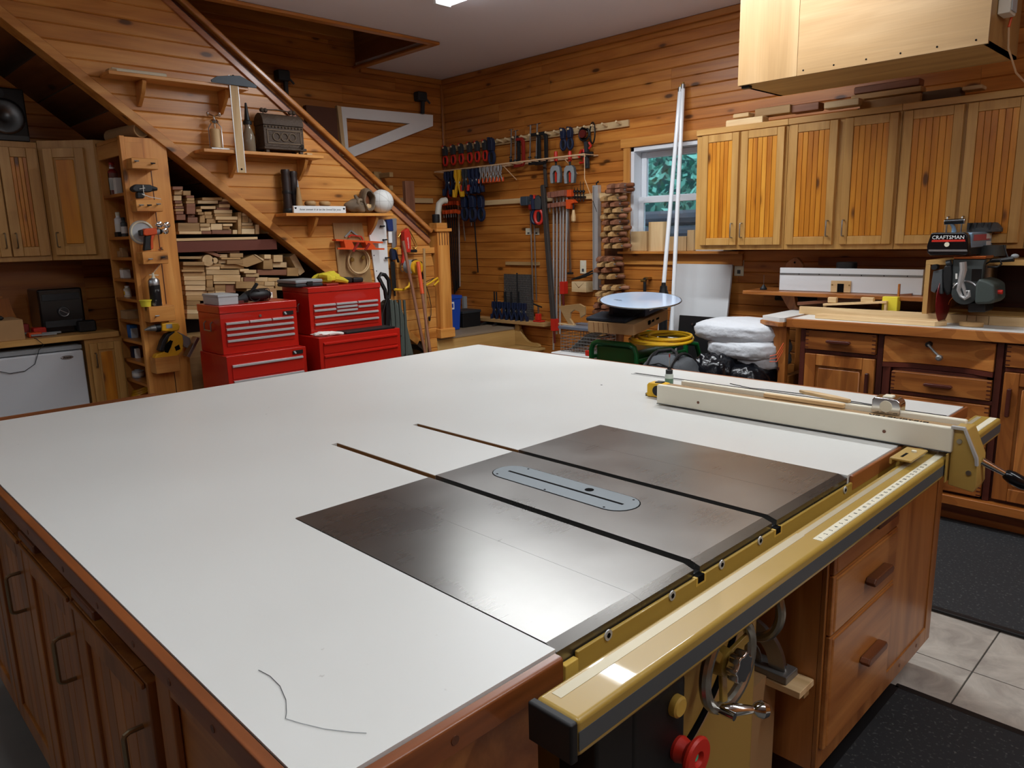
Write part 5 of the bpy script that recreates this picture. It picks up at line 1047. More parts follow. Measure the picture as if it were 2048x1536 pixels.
for k, (u, r_) in enumerate(((416, .035), (430, .018))):
    c = PX(u, 521, XS - .05); solo(MB().cyl(c, c + Vector((-.2, 0, 0)), r_, n=18).build('round_offcut', wd_('lightw', 'x')), ('larger' if k == 0 else 'smaller') + ' round log offcut end in the lower lumber stack', 'round offcut')

ORD = ('topmost', 'second', 'third', 'fourth', 'fifth', 'sixth', 'seventh', 'eighth', 'ninth', 'tenth', 'eleventh', 'twelfth', 'thirteenth', 'fourteenth', 'fifteenth', 'sixteenth', 'seventeenth', 'eighteenth', 'nineteenth', 'twentieth', 'twenty-first', 'twenty-second', 'twenty-third', 'twenty-fourth')
for tier, zones in (('upper', ((1.19, 'left end'), (1.40, 'left half'), (1.56, 'right half'), (9, 'right end'))), ('lower', ((1.21, 'left end'), (1.40, 'left half'), (1.62, 'right half'), (9, 'right end')))):
    a_ = -9
    for b_, zn in zones:
        for kd in ('pale', 'tan', 'reddish brown'):
            L_ = sorted([q for q in OC if q[4] == tier and q[3] == kd and a_ <= q[1] < b_], key=lambda q: -q[2])
            for i, q in enumerate(L_): q[0]['label'] = '%s offcut, %s such piece counted downwards, %s of %s lumber stack' % (kd, ORD[i], zn, tier) if len(L_) > 1 else 'only %s offcut at the %s of the %s lumber stack' % (kd, zn, tier)
        a_ = b_
# ---- red tool chests
def chest(name, label, x0, x1, y0, y1, z0, z1, rows, handle_mat, lid=0., badge=None, side=True):
    t = thing(name, label, 'tool chest', ((x0 + x1) / 2, (y0 + y1) / 2, z0))
    MB().box(x0, x1, y0, y1, z0, z1 - lid).build('body', 'red', t, .003)
    if lid: MB().box(x0 - .003, x1 + .004, y0 - .003, y1 + .003, z1 - lid, z1).build('lid', 'red', t, .005, 2)
    for (za, zb, cols) in rows:
        w = (y1 - y0 - .05) / len(cols)
        for k, c in enumerate(cols):
            a, b = y0 + .025 + k * w + .002, y0 + .025 + (k + 1) * w - .002
            for (zc, zd) in c:
                d = MB().box(x1 - .001, x1 + .004, a, b, z0 + zc, z0 + zd).build('drawer', 'red', t, .001)
                h = .015; MB().prism([(x1 + .004, z0 + zd - .003), (x1 + .013, z0 + zd - .006), (x1 + .013, z0 + zd - h), (x1 + .004, z0 + zd - h - .003)], 'y', a + .002, b - .002).build('pull', handle_mat, d)
    if side:
        c = Vector(((x0 + x1) / 2, y0 - .002, z0 + (z1 - z0) * .55)); MB().tube([c + Vector((-.045, 0, .03)), c + Vector((-.045, -.012, .02)), c + Vector((-.045, -.012, -.02)), c + Vector((.045, -.012, -.02)), c + Vector((.045, -.012, .02)), c + Vector((.045, 0, .03))], .004, 7).build('side_handle', 'satin', t)
    if badge:
        p = Vector((x1 + .0045, y1 - .055, z0 + badge)); MB().box(p.x - .001, p.x + .002, p.y - .035, p.y + .03, p.z - .011, p.z + .011).build('badge', 'black', t); MB().prism([(p.y - .032, p.z + .008), (p.y - .020, p.z + .008), (p.y - .012, p.z - .008), (p.y - .022, p.z - .008)], 'x', p.x + .002, p.x + .0026).build('badge_emblem', 'lightgrey', t)
    return t
zt1 = 1.073; zb1 = .795
c1 = chest('tool_chest', 'red steel tool chest with bright drawer pulls, left one of the pair', -3.80, -3.50, 1.072, 1.545, zb1 + .001, zt1, [(0, 0, [[(.155, .185)], [(.155, .185)], [(.155, .185)]]), (0, 0, [[(.118, .150)], [(.118, .150)]]) if False else (0, 0, [[(.122, .152)]]), (0, 0, [[(.088, .119)]]), (0, 0, [[(.045, .085)]])], 'alum', .045, .205)
MB().cyl((-3.499, 1.31, zb1 + .205), (-3.495, 1.31, zb1 + .205), .008, n=12).build('lock', 'satin', c1)
chest('tool_cabinet', 'red rolling drawer cabinet under the left tool chest', -3.80, -3.44, 1.06, 1.555, .0, zb1, [(0, 0, [[(.66, .745)]]), (0, 0, [[(.57, .655)]]), (0, 0, [[(.40, .56)]])], 'alum', 0, .768, False)
zt2 = 1.14; zb2 = .845
chest('tool_chest', 'taller red steel tool chest with many small drawers, right one of the pair', -3.82, -3.50, 1.632, 2.158, zb2 + .001, zt2, [(0, 0, [[(.165, .190), (.125, .160)], [(.173, .190), (.150, .169), (.125, .146)], [(.165, .190), (.125, .160)]]), (0, 0, [[(.080, .120)]]), (0, 0, [[(.035, .075)]])], 'alum', .035)
c4 = chest('tool_cabinet', 'red rolling cabinet under the right tool chest with black top mat', -3.82, -3.36, 1.60, 2.20, .0, zb2, [(0, 0, [[(.745, .815)]]), (0, 0, [[(.62, .738)]]), (0, 0, [[(.45, .61)]])], 'red', 0, None, False)
MB().box(-3.49, -3.37, 1.80, 2.17, zb2 + .0005, zb2 + .014).build('top_mat', 'black', c4, .003)
g = thing('work_gloves', 'crumpled white work gloves on the ledge of the right red cabinet', 'gloves', (-3.42, 1.66, zb2))
MB().ball((-3.43, 1.665, zb2 + .013), (.045, .055, .014), 16, 8, rough(5, .3, 4)).build('palm', 'paper', g)
for k in range(5): MB().tube([(-3.43 + .012 * k - .02, 1.70, zb2 + .01), (-3.42 + .014 * k - .02, 1.74, zb2 + .014), (-3.415 + .016 * k - .02, 1.77 + .01 * (k % 3), zb2 + .008)], [.010, .009, .007], 8).build('finger', 'paper', g)
# things on the chests
p = Vector((-3.65, 1.145, zt1)); tb = thing('tin_box', 'grey metal box sitting on the left red tool chest', 'tin box', p)
MB().box(p.x - .10, p.x + .11, p.y - .055, p.y + .062, zt1 + .0005, zt1 + .052).build('box', 'lightgrey', tb, .003); MB().box(p.x - .103, p.x + .113, p.y - .058, p.y + .065, zt1 + .045, zt1 + .06).build('lid', 'lightgrey', tb, .003)
cs = thing('reciprocating_saw', 'black corded reciprocating saw lying on the left red chest', 'power saw', (-3.62, 1.33, zt1))
MB().ball((-3.62, 1.36, zt1 + .038), (.05, .09, .037), 20, 12).build('motor_body', 'black', cs); MB().tube([(-3.6, 1.28, zt1 + .03), (-3.6, 1.25, zt1 + .022), (-3.6, 1.22, zt1 + .02)], [.03, .02, .012], 10).build('nose', 'charcoal', cs); MB().bar((-3.60, 1.31, zt1 + .05), (-3.58, 1.35, zt1 + .11), .02, .02).build('handle', 'black', cs, .004); MB().torus((-3.58, 1.33, zt1 + .04), .035, .003, (1, 0, 0), 20, 6).build('cord', 'black', cs); MB().cyl((-3.62, 1.44, zt1 + .02), (-3.62, 1.455, zt1 + .02), .012, n=10).build('end_cap', 'ivory', cs)
for i in range(5): MB().torus((-3.62, 1.38 + i * .012, zt1 + .038), .037, .002, (0, 1, 0), 20, 5).build('vent_rib', 'charcoal', cs)
ob2 = thing('card_drawer_box', 'tan cardboard drawer box with white label behind the black saw', 'box', (-3.74, 1.47, zt1)); MB().box(-3.79, -3.71, 1.43, 1.535, zt1 + .0005, zt1 + .062).build('carton', 'cardboard', ob2, .002); MB().box(-3.7105, -3.709, 1.465, 1.505, zt1 + .022, zt1 + .042).build('label_plate', 'white', ob2)
rb_ = thing('small_red_block', 'small dark red block beside the black saw', 'block', (-3.6, 1.225, zt1)); MB().box(-3.58, -3.54, 1.205, 1.24, zt1 + .0005, zt1 + .018).build('block', 'darkred', rb_, .002)
kc = thing('socket_case', 'black and grey plastic tool case lying on the right red chest', 'tool case', (-3.70, 1.66, zt2)); MB().box(-3.80, -3.56, 1.585, 1.775, zt2 + .0005, zt2 + .022).build('case_bottom', 'charcoal', kc, .008, 2); MB().box(-3.80, -3.56, 1.585, 1.775, zt2 + .0225, zt2 + .045).build('case_lid', 'grey', kc, .008, 2); MB().box(-3.56, -3.552, 1.66, 1.70, zt2 + .012, zt2 + .034).build('latch', 'black', kc, .002)
yg = thing('yellow_gloves', 'crumpled yellow rubber gloves on the right red chest', 'gloves', (-3.66, 1.88, zt2)); MB().ball((-3.66, 1.86, zt2 + .040), (.06, .085, .040), 20, 12, rough(12, .3, 3)).build('glove_heap', 'yellowcloth', yg); MB().tube([(-3.62, 1.90, zt2 + .035), (-3.60, 1.945, zt2 + .025), (-3.58, 1.97, zt2 + .012)], [.024, .018, .010], 9).build('finger', 'yellowcloth', yg)
rd = thing('red_wallet', 'flat red pouch under the yellow gloves', 'pouch', (-3.56, 1.82, zt2)); MB().box(-3.60, -3.53, 1.78, 1.87, zt2 + .0005, zt2 + .013).build('pouch', 'reddark', rd, .004)
for k, y in enumerate((2.0, 2.085)): 
    o = thing('black_case', ('left' if k == 0 else 'right') + ' small black zip case at the rear of the right red chest', 'case', (-3.7, y, zt2)); MB().box(-3.74, -3.64, y - .035, y + .042, zt2 + .0005, zt2 + .038 - k * .006).build('case', 'black', o, .008, 2); MB().box(-3.741, -3.639, y - .036, y + .043, zt2 + .018, zt2 + .0205).build('zip', 'charcoal', o)
# ================================================================= window side: window, cabinets, workbench
# window_1
wn = struct(MB().box(WINX0 - .0, WINX0 + .03, YW - .004, YW + .14, WINZ0, WINZ1).box(WINX1 - .03, WINX1, YW - .004, YW + .14, WINZ0, WINZ1).box(WINX0, WINX1, YW - .004, YW + .14, WINZ1 - .03, WINZ1).box(WINX0, WINX1, YW - .004, YW + .14, WINZ0, WINZ0 + .02).build('window_1', 'trimwhite', None, .002))
zm_ = PY(1320, 398, YW + .09).z
def sash(z0, z1, y):
    a, b = WINX0 + .032, WINX1 - .032; w = .045
    s_ = MB().box(a, a + w, y, y + .03, z0, z1).box(b - w, b, y, y + .03, z0, z1).box(a + w, b - w, y, y + .03, z0, z0 + w).box(a + w, b - w, y, y + .03, z1 - w, z1).build('sash', 'trimwhite', wn, .003)
    MB().box(a + w, b - w, y + .012, y + .016, z0 + w, z1 - w).build('pane', 'glass', s_)
sash(zm_ - .02, WINZ1 - .031, YW + .085); sash(WINZ0 + .022, zm_ + .02, YW + .05)
tr('trim_11', MB().box(WINX0 - .06, WINX0 - .001, YW - .018, YW - .0005, WINZ0 - .02, WINZ1), wd_('pinest', 'z'), bevel=.003)
tr('trim_12', MB().box(WINX0 - .085, WINX1 + .06, YW - .02, YW - .0005, WINZ1 + .001, WINZ1 + .065), wd_('pinest', 'x'), bevel=.003)
tr('trim_13', MB().box(WINX0 - .06, WINX1 + .06, YW - .02, YW - .0005, WINZ0 - .10, WINZ0 - .021), wd_('pinest', 'x'), bevel=.003)
tr('trim_14', MB().box(WINX0 - .07, WINX1 + .06, YW - .075, YW - .0005, WINZ0 - .02, WINZ0 - .001), wd_('pinest', 'x'), bevel=.004)
# outside
gd = struct(MB().box(-9, 4, YW + .3, 12, -.3, -.1).build('floor_outside', 'soil_shade'))
lw = thing('log_wall', 'dark weathered log retaining wall outside the window', 'log wall', (-2.5, 6.2, -.1))
for i in range(10):
    for x0, x1 in ((-6.2, -3.1), (-3.05, .2)): MB().cyl((x0, 6.2 + .02 * i, .05 + i * .168), (x1, 6.2 + .02 * i, .05 + i * .168 + random.uniform(-.015, .015)), .084, n=10).build('log', plain('log', '#4a4a50', .9, vary=.3), lw)
hg = MB(); rr = random.Random(2)
for i in range(9000):
    c = Vector((rr.uniform(-6.5, .5), rr.uniform(6.8, 8.2), rr.uniform(1.4, 4.6))); c.y += (c.z - 1.4) * .25; a = Vector((rr.uniform(-1, 1), rr.uniform(-1, 1), rr.uniform(-1, 1))).normalized(); b = a.orthogonal().normalized(); L_ = rr.uniform(.05, .10)
    hg.add([c - a * L_, c + b * L_ * .35, c + a * L_, c - b * L_ * .35], [(0, 1, 2, 3)])
hgo = hg.build('foliage_bank', plain('leaf', '#6fae9a', .5, vary=.5), None, smooth=False); tag(hgo, 'blue-green shrub foliage filling the view outside the window', 'foliage', kind='stuff')
hb = struct(MB().box(-9, 3, 9.4, 9.6, -.2, 7.5).build('wall_hillside', plain('hill', '#1c4440', .9, vary=.4)))
# boards on the sill
zsl = WINZ0 + .0205
def sillb(u0, u1, v, mat, label, rnd=False):
    A, B = PY(u0, v, YW - .0), PY(u1, v, YW - .0)
    if rnd:
        r = (B.x - A.x) / 2; o = MB().lathe(((A.x + B.x) / 2, YW + .005, zsl - .021), [(r, 0), (r, A.z - zsl + .02)], 10, sy=.8).build('wood_post', mat)
    else: o = MB().box(A.x, B.x, YW - .03, YW + .03, zsl - .0208, A.z).build('wood_block', mat, None, .003)
    solo(o, label, 'wood block')
sillb(1266, 1298, 463, wd_('lightw', 'z'), 'low pale board at the left end of the window sill'); sillb(1299, 1334, 444, wd_('lightw', 'z'), 'tall pale octagonal post standing on the window sill', True); sillb(1337, 1377, 473, wd_('lightw', 'z'), 'pale board right of the post on the window sill'); sillb(1379, 1393, 460, wd_('lightw', 'z'), 'narrow pale board at the right end of the sill')

# upper cabinets
CY = 3.60; cz0, cz1 = 1.302, 2.035
def upper(x0, x1, doors, label, crown=True):
    t = thing('wall_cabinet', label, 'cabinet', ((x0 + x1) / 2, 3.78, cz0))
    MB().box(x0, x1, CY, YW - .022, cz0, cz1).build('body', wd_('oak', 'z'), t, .002)
    for a, b, h in doors: panel_door(t, (b, CY - .0005), (a, CY - .0005), cz0 + .028, cz1 - .035, (0, -1), wd_('oak', 'z'), wd_('cabpine', 'z'), 6, fr=.045, handle=((b - a) - .025 if h == 'l' else .025), hz=cz0 + .075, hm='satin')
    MB().box(x0, x1, CY - .012, CY, cz1 - .03, cz1 + .004).build('top_rail', wd_('oak', 'x'), t, .002)
upper(-2.03, -1.431, ((-1.985, -1.732, 'r'), (-1.717, -1.446, 'l')), 'pine-panelled wall cabinet beside the window, left of the three')
upper(-1.43, -.821, ((-1.412, -1.142, 'r'), (-1.103, -.832, 'l')), 'pine-panelled wall cabinet in the middle of the three')
upper(-.82, -.235, ((-.808, -.533, 'r'), (-.517, -.255, 'l')), 'pine-panelled wall cabinet behind the radial saw, right of the three')
MB and tr('trim_15', MB().box(-.233, -.15, CY + .01, YW - .022, 1.302, 2.035), 'offwhite', bevel=.003)
# boards on top of the cabinets
for (u0, u1, v0, v1, y, mt, lb) in ((1456, 1530, 237, 244, 3.63, 'lightw', 'thin pale board leftmost on top of the wall cabinets'), (1470, 1502, 227, 236, 3.66, 'lightw', 'short pale block above the thin board on the cabinets'), (1514, 1585, 214, 231, 3.68, 'midw', 'squarish tan board on top of the first wall cabinet'), (1586, 1642, 208, 224, 3.70, 'redw', 'brown board between tan board and the stack on the cabinets'), (1652, 1722, 201, 215, 3.65, 'lightw', 'rounded pale board lying on the middle wall cabinet'), (1712, 1842, 166, 181, 3.78, 'redw', 'uppermost dark board stacked on the middle wall cabinet'), (1706, 1846, 182, 194, 3.74, 'midw', 'slotted board in the stack on the middle wall cabinet'), (1724, 1845, 195, 208, 3.70, 'midw', 'lowest long board in the stack on the wall cabinets'), (1847, 1925, 180, 196, 3.72, 'old', 'crumpled grey board right of the board stack'), (1927, 1968, 172, 181, 3.70, 'lightw', 'small pale scrap at the right on the wall cabinets')):
    A, B = PY(u0, (v0 + v1) / 2, y), PY(u1, (v0 + v1) / 2, y); uc_ = (u0 + u1) / 2; za, zb_ = PY(uc_, v1, y).z, PY(uc_, v0, y).z
    if za < cz1 + .03: za = cz1 + .0005
    solo(MB().box(A.x, B.x, y - .03, y + .05, za, zb_).build('loose_board', wd_(mt, 'x'), None, .006), lb, 'board')
MB().box(-1.09, -.66, 3.69, 3.83, cz1 + .0005, PY(1780, 209, 3.70).z).build('loose_board', wd_('walnut', 'x'), None, .004); solo(bpy.data.objects['loose_board.010'], 'dark board at the bottom of the board stack', 'board')
# plywood box hanging from the ceiling
by0, by1, bz = 2.85, 3.30, 2.118; bx0, bx1 = -1.345, -.272
pb = thing('plywood_cabinet', 'large pale plywood box hanging from the ceiling above the workbench', 'hanging cabinet', (-.8, 3.1, bz))
MB().box(bx0 + .018, bx1 - .018, by0 + .012, by1, bz + .012, ZC - .002).build('carcass', wd_('plyside', 'x'), pb)
MB().box(bx0 + .30, bx1, by0, by0 + .012, bz, ZC - .002).build('front_panel', wd_('ply', 'x'), pb, .001)
MB().box(bx0, bx0 + .2985, by0, by0 + .012, bz, ZC - .002).build('door_panel', wd_('ply', 'z'), pb, .001)
MB().box(bx0, bx0 + .018, by0 + .012, by1, bz, ZC - .002).build('side_panel', wd_('ply', 'z'), pb); MB().box(bx1 - .018, bx1, by0 + .012, by1, bz, ZC - .002).build('side_panel', wd_('plyside', 'z'), pb); MB().box(bx0, bx1, by0 + .012, by1, bz, bz + .012).build('bottom_panel', wd_('plyside', 'x'), pb)
for k in range(6): MB().cyl((bx0 + .33 + k * .14, by0 + .001, bz + .02), (bx0 + .33 + k * .14, by0 - .001, bz + .02), .004, n=8).build('screw', 'ink', pb)
MB().box(bx0 + .01, bx0 + .05, by0 + .02, by0 + .05, bz - .012, bz).build('hinge', 'iron', pb)
sb_ = thing('power_strip', 'grey power strip box on the right side of the plywood cabinet', 'power strip', (bx1 + .03, 3.0, 2.3)); MB().box(bx1 + .001, bx1 + .045, 2.93, 3.02, 2.235, 2.6).build('housing', 'offwhite', sb_, .004); MB().box(bx1 + .045, bx1 + .05, 2.94, 3.01, 2.245, 2.59).build('cover', 'lightgrey', sb_, .002)
cd_ = thing('hanging_cord', 'orange and pale cord hanging down from the power strip', 'cord', (bx1 + .03, 3.02, 2.0))
p0 = Vector((bx1 + .03, 3.024, 2.30)); MB().tube([p0, p0 + Vector((.0, .01, -.05)), p0 + Vector((-.006, .0, -.10))], .005, 8).build('orange_end', 'orange', cd_); MB().tube([p0 + Vector((-.006, 0, -.10)), p0 + Vector((-.012, .05, -.17)), p0 + Vector((-.02, .25, -.24)), p0 + Vector((-.02, .45, -.262))], .004, 8).build('pale_lead', 'rope', cd_)

# tubes leaning at the window
for k, (u, v, ub_, vb_, lb) in enumerate(((1360, 184, 1326, 585, 'left one of two long white fluorescent tubes leaning at the window'), (1366, 178, 1347, 585, 'right one of two long white fluorescent tubes leaning at the window'))):
    a = PY(u, v, YW - .045); b = PY(ub_, vb_, 3.72 - .0 * k); d = (b - a); e = a + d * ((.01 - a.z) / d.z); o = thing('fluorescent_tube', lb, 'tube', e, 'spare tubes leaning at the window')
    MB().cyl(e, a, .0145, n=14).build('glass_tube', 'tube', o); ax = (a - e).normalized(); MB().cyl(a, a + ax * .03, .0148, n=14).build('end_cap', 'satin', o); MB().cyl(a + ax * .03, a + ax * .045, .008, n=8).build('contact', 'brass', o)

# sockets
def outlet(u, v, w, h, y=YW, n=2, label=''):
    c = PY(u, v, y); o = thing('wall_socket', label, 'socket', c); MB().box(c.x - w / 2, c.x + w / 2, y - .007, y - .0005, c.z - h / 2, c.z + h / 2).build('plate', 'ivory', o, .002)
    for k in range(n): MB().box(c.x - w * .18, c.x + w * .18, y - .0085, y - .007, c.z + h * (.12 if k else -.36), c.z + h * (.36 if k else -.12)).build('receptacle', 'offwhite' if k else 'darkgrey', o, .001)
outlet(1479, 536, .068, .105, label='white wall socket right of the leaning white board'); outlet(1167, 534, .062, .105, label='ivory wall socket between pipe clamps and hand screws')
outlet(1058, 463, .07, .055, n=1, label='left half of the ivory wall plates behind the steel rods'); outlet(1074, 463, .06, .055, n=1, label='right half of the ivory wall plates behind the steel rods')

# ---- workbench
WZ = .95; wx0 = -1.19; WY = 3.17
wb = thing('workbench', 'long wooden workbench with dark frame, dovetailed drawers and wood pulls', 'workbench', (-.2, 3.5, 0))
wx1 = 1.2
MB().box(wx0 + .07, wx1, WY + .10, 3.88, .10, .90).build('carcass', wd_('dark', 'x'), wb)
MB().box(wx0 + .07, wx1, WY + .09, 3.8, 0, .10).build('plinth', wd_('bench', 'x'), wb)
MB().box(wx0 + .06, wx1, WY + .0, WY + .10, .105, .150).build('base_rail', wd_('bench', 'x'), wb, .004)
tp = MB().box(wx0 + .02, wx1, WY + .02, 3.88, .906, WZ).build('top', plain('benchtop', '#dcdcd8', .35), wb)
MB().box(wx0, wx1, WY, WY + .0195, .902, WZ - .0005).build('front_edge', wd_('bench', 'x'), wb, .003); MB().box(wx0, wx0 + .0195, WY + .02, 3.88, .902, WZ - .0005).build('side_edge', wd_('bench', 'y'), wb, .003)
WF = WY + .05
for xx in (wx0 + .07, -.722, -.24): MB().box(xx, xx + .05, WF, WF + .055, .15, .9015).build('frame_post', wd_('dark', 'z'), wb)
MB().box(-.65, -.2, WF, WF + .05, .15, .735).build('drawer_block', wd_('dark', 'x'), wb)
MB().box(-1.1, -.72, WF, WF + .05, .15, .90).build('drawer_block', wd_('dark', 'x'), wb)
MB().box(-.19, wx1, WF, WF + .05, .15, .90).build('drawer_block', wd_('dark', 'x'), wb)
def ffr(x0, x1, z0, z1, nm='face_frame'): MB().box(x0, x1, WF - .018, WF - .0005, z0, z1).build(nm, wd_('dark', 'z'), wb, .002)
xd = dict(a=wx0 + .07, b=-.722, c=-.205, d=.46, e=1.0)
for x in (xd['a'], xd['b'] + .0, xd['c'] - .005, xd['d'], xd['e']): ffr(x - .0, x + .028, .15, .9015)
def drw(x0, x1, z0, z1, pull=True, dove=True, raised=False, y=WF - .030):
    d = MB().box(x0, x1, y, WF - .0005, z0, z1).build('drawer', wd_('bench', 'x'), wb, .003)
    if dove:
        for s_, xe in ((1, x0), (-1, x1)):
            nn_ = max(3, int((z1 - z0) / .018))
            for i in range(nn_): z = z0 + (i + .5) * (z1 - z0) / nn_; MB().box(xe, xe + s_ * .018, y - .0006, y + .002, z - .0028, z + .0028).build('finger_joint', wd_('dark', 'x'), d)
    if pull: xc, zc = (x0 + x1) / 2, (z0 + z1) / 2; MB().prism([(xc - .055, zc - .008), (xc + .055, zc - .008), (xc + .065, zc), (xc + .055, zc + .008), (xc - .055, zc + .008), (xc - .065, zc)], 'y', y - .028, y - .006).build('pull', wd_('dark', 'x'), d, .004); MB().box(xc - .05, xc - .035, y - .008, y, zc - .006, zc + .006).box(xc + .035, xc + .05, y - .008, y, zc - .006, zc + .006).build('pull_post', wd_('dark', 'x'), d)
    return d
def bdoor(x0, x1, z0, z1, hx):
    d = panel_door(wb, (x1, WF - .001), (x0, WF - .001), z0, z1, (0, -1), wd_('bench', 'z'), wd_('bench', 'z'), 3, th=.026, raised=True, fr=.06)
    MB().box(hx - .009, hx + .009, WF - .055, WF - .033, z1 - .20, z1 - .07).build('pull', wd_('dark', 'z'), d, .004); MB().box(hx - .006, hx + .006, WF - .034, WF - .025, z1 - .19, z1 - .175).box(hx - .006, hx + .006, WF - .034, WF - .025, z1 - .095, z1 - .08).build('pull_post', wd_('dark', 'z'), d)
drw(-1.088, -.728, .792, .893); ffr(-1.09, -.722, .770, .79, 'face_rail'); bdoor(-1.088, -.728, .17, .768, -.755)
# recessed angled drawer with the crank
m = MB().prism([(-.690, WF - .028), (-.565, WF + .02), (-.345, WF + .02), (-.214, WF - .028), (-.214, WF + .045), (-.690, WF + .045)], 'z', .762, .893).build('angled_front', wd_('bench', 'x'), wb, .002)
MB().prism([(-.690, WF - .03), (-.565, WF + .018), (-.345, WF + .018), (-.214, WF - .03), (-.214, WF + .045), (-.690, WF + .045)], 'z', .738, .7605).build('angled_rail', wd_('dark', 'x'), wb)
c = Vector((-.497, WF + .02, .862)); ck = MB().cyl(c, c + Vector((0, -.03, 0)), .013, n=14).build('crank_boss', 'iron', wb); MB().tube([c + Vector((0, -.03, 0)), c + Vector((.03, -.036, -.028)), c + Vector((.06, -.04, -.055))], .006, 8).build('crank_arm', 'zinc', ck); MB().lathe(c + Vector((.06, -.034, -.055)), [(.010, 0), (.014, .008), (.014, .03), (.008, .036)], 12, (0, -1, 0)).build('crank_knob', 'zinc', ck)
ffr(-.69, -.655, .15, .738)
drw(-.645, -.214, .628, .722); ffr(-.65, -.208, .606, .626, 'face_rail'); drw(-.645, -.214, .50, .604); ffr(-.65, -.208, .478, .498, 'face_rail'); drw(-.645, -.214, .335, .476); ffr(-.65, -.208, .313, .333, 'face_rail'); drw(-.645, -.214, .165, .311)
drw(-.170, .452, .792, .893); ffr(-.17, .455, .770, .79, 'face_rail'); bdoor(-.170, .452, .17, .768, -.14)
drw(.50, .99, .792, .893); bdoor(.50, .99, .17, .768, .53)
# wing at the left end
wg = thing('bench_wing', 'white-topped end wing of the workbench on a scrolled wooden bracket', 'bench wing', (-1.27, 3.4, 0))
MB().prism([(-1.345, 3.21), (-1.215, 3.145), (wx0 - .004, 3.16), (wx0 - .004, 3.60), (-1.345, 3.60)], 'z', WZ - .02, WZ + .003).build('top', plain('benchtop', '#dcdcd8'), wg); MB().prism([(-1.355, 3.20), (-1.215, 3.132), (wx0 - .003, 3.145), (wx0 - .003, 3.61), (-1.355, 3.61)], 'z', WZ - .045, WZ - .0205).build('apron', wd_('bench', 'y'), wg, .003)
sc2 = [(-1.325, .904), (wx0 - .004, .904), (wx0 - .004, .06), (-1.235, .06), (-1.235, .70)] + [(-1.235 - .035 * math.sin(i / 5 * math.pi * .5) - .0 * i, .70 + .03 * i) for i in range(1, 5)] + [(-1.285, .845), (-1.32, .875)]
MB().prism(sc2, 'y', 3.19, 3.23).build('scroll_bracket', wd_('bench', 'z'), wg, .003); MB().box(-1.235, wx0 - .004, 3.24, 3.58, .0, .62).build('leg_panel', wd_('bench', 'z'), wg)
MB().box(-1.236, -1.225, 3.185, 3.19, .66, .675).build('peg', wd_('dark', 'z'), wg)
# back fence strip with the kerf joints
fs2 = thing('saw_table_fence', 'long pale wood fence strip along the back of the workbench', 'fence', (-.5, 3.42, WZ))
for x0, x1 in ((-1.225, -.392), (-.39, -.352), (-.35, -.3), (-.298, 1.1)): MB().box(x0, x1, 3.40, 3.425, WZ + .0005, WZ + .043).build('fence_piece', wd_('lightw', 'x'), fs2, .001)
a, b = PZ(1637, 640, WZ), PZ(1868, 640, WZ)
o = MB().prism([(-1.065, 3.24), (-.475, 3.21), (-.44, 3.27), (-.46, 3.32), (-1.05, 3.30)], 'z', WZ + .0008, WZ + .024).build('pine_board', wd_('lightw', 'x'), None, .002); solo(o, 'pale live-edge pine board lying flat on the workbench', 'board')
o = MB().prism([(-.345 + .05 * math.cos(t_) * (1 + .12 * math.sin(3 * t_)), 3.295 + .022 * math.sin(t_)) for t_ in [2 * math.pi * i / 18 for i in range(18)]], 'z', WZ + .0006, WZ + .024).build('wood_blank', wd_('midw', 'x'), None, .004); solo(o, 'small rounded wood blank on the workbench below the saw', 'wood block')
solo(MB().tube([PZ(u, v, WZ + .02) for u, v in ((2024, 612), (2034, 620), (2048, 628), (2062, 632))], [.008, .012, .014, .010], 8).build('blue_hand_clamp', plain('skyblue', '#8cb4e4', .4)), 'light blue plastic handle lying at the right end of the bench', 'handle')
# left router table
rtb = thing('router_table', 'wooden router table shelf on a scrolled bracket against the wall', 'router table', (-1.1, 3.75, 0))
RZ = 1.062
MB().box(-1.63, -.60, 3.50, 3.93, RZ - .024, RZ).build('table_board', wd_('bench', 'x'), rtb, .004)
MB().prism([(-1.45, RZ - .025), (-1.36, RZ - .025), (-1.345, RZ - .09), (-1.30, RZ - .12), (-1.285, RZ - .20), (-1.285, .0), (-1.34, .0), (-1.34, RZ - .17), (-1.40, RZ - .10)], 'y', 3.62, 3.66).build('scroll_bracket', wd_('bench', 'z'), rtb, .003)
MB().box(-1.58, -1.40, 3.86, 3.875, RZ + .0005, RZ + .085).build('back_board', wd_('pine', 'x'), rtb, .002); MB().box(-1.34, -.6, 3.9, 3.925, .3, RZ - .025).build('back_panel', wd_('dpine', 'x'), rtb)
for k in range(5): MB().box(-1.27 + k * .085, -1.22 + k * .085, 3.87, 3.90, .965, 1.03).build('slotted_block', wd_('pine', 'z'), rtb, .002)
rf = thing('router_fence', 'long white router fence with a slotted track and wooden insert', 'router fence', (-1.05, 3.62, RZ))
fx0, fx1 = -1.446, -.66; MB().box(fx0, fx1, 3.60, 3.622, RZ + .001, 1.196).build('face', 'whiteboard', rf, .002); MB().box(fx0 + .002, fx1 - .002, 3.598, 3.6005, 1.155, 1.166).build('track', 'zinc', rf)
for k in range(6): MB().cyl((fx0 + .12 + k * .118, 3.598, 1.1605), (fx0 + .12 + k * .118, 3.597, 1.1605), .003, n=8).build('track_screw', 'ink', rf)
ins = MB().box(-1.135, -1.025, 3.592, 3.6, RZ + .002, 1.128).build('insert', wd_('lightw', 'x'), rf, .001); MB().box(-1.098, -1.062, 3.5905, 3.592, RZ + .003, 1.112).build('bit_opening', 'ink', ins)
for x in (-1.127, -1.033): MB().cyl((x, 3.592, 1.105), (x, 3.590, 1.105), .004, n=8).build('screw', 'brass', ins)
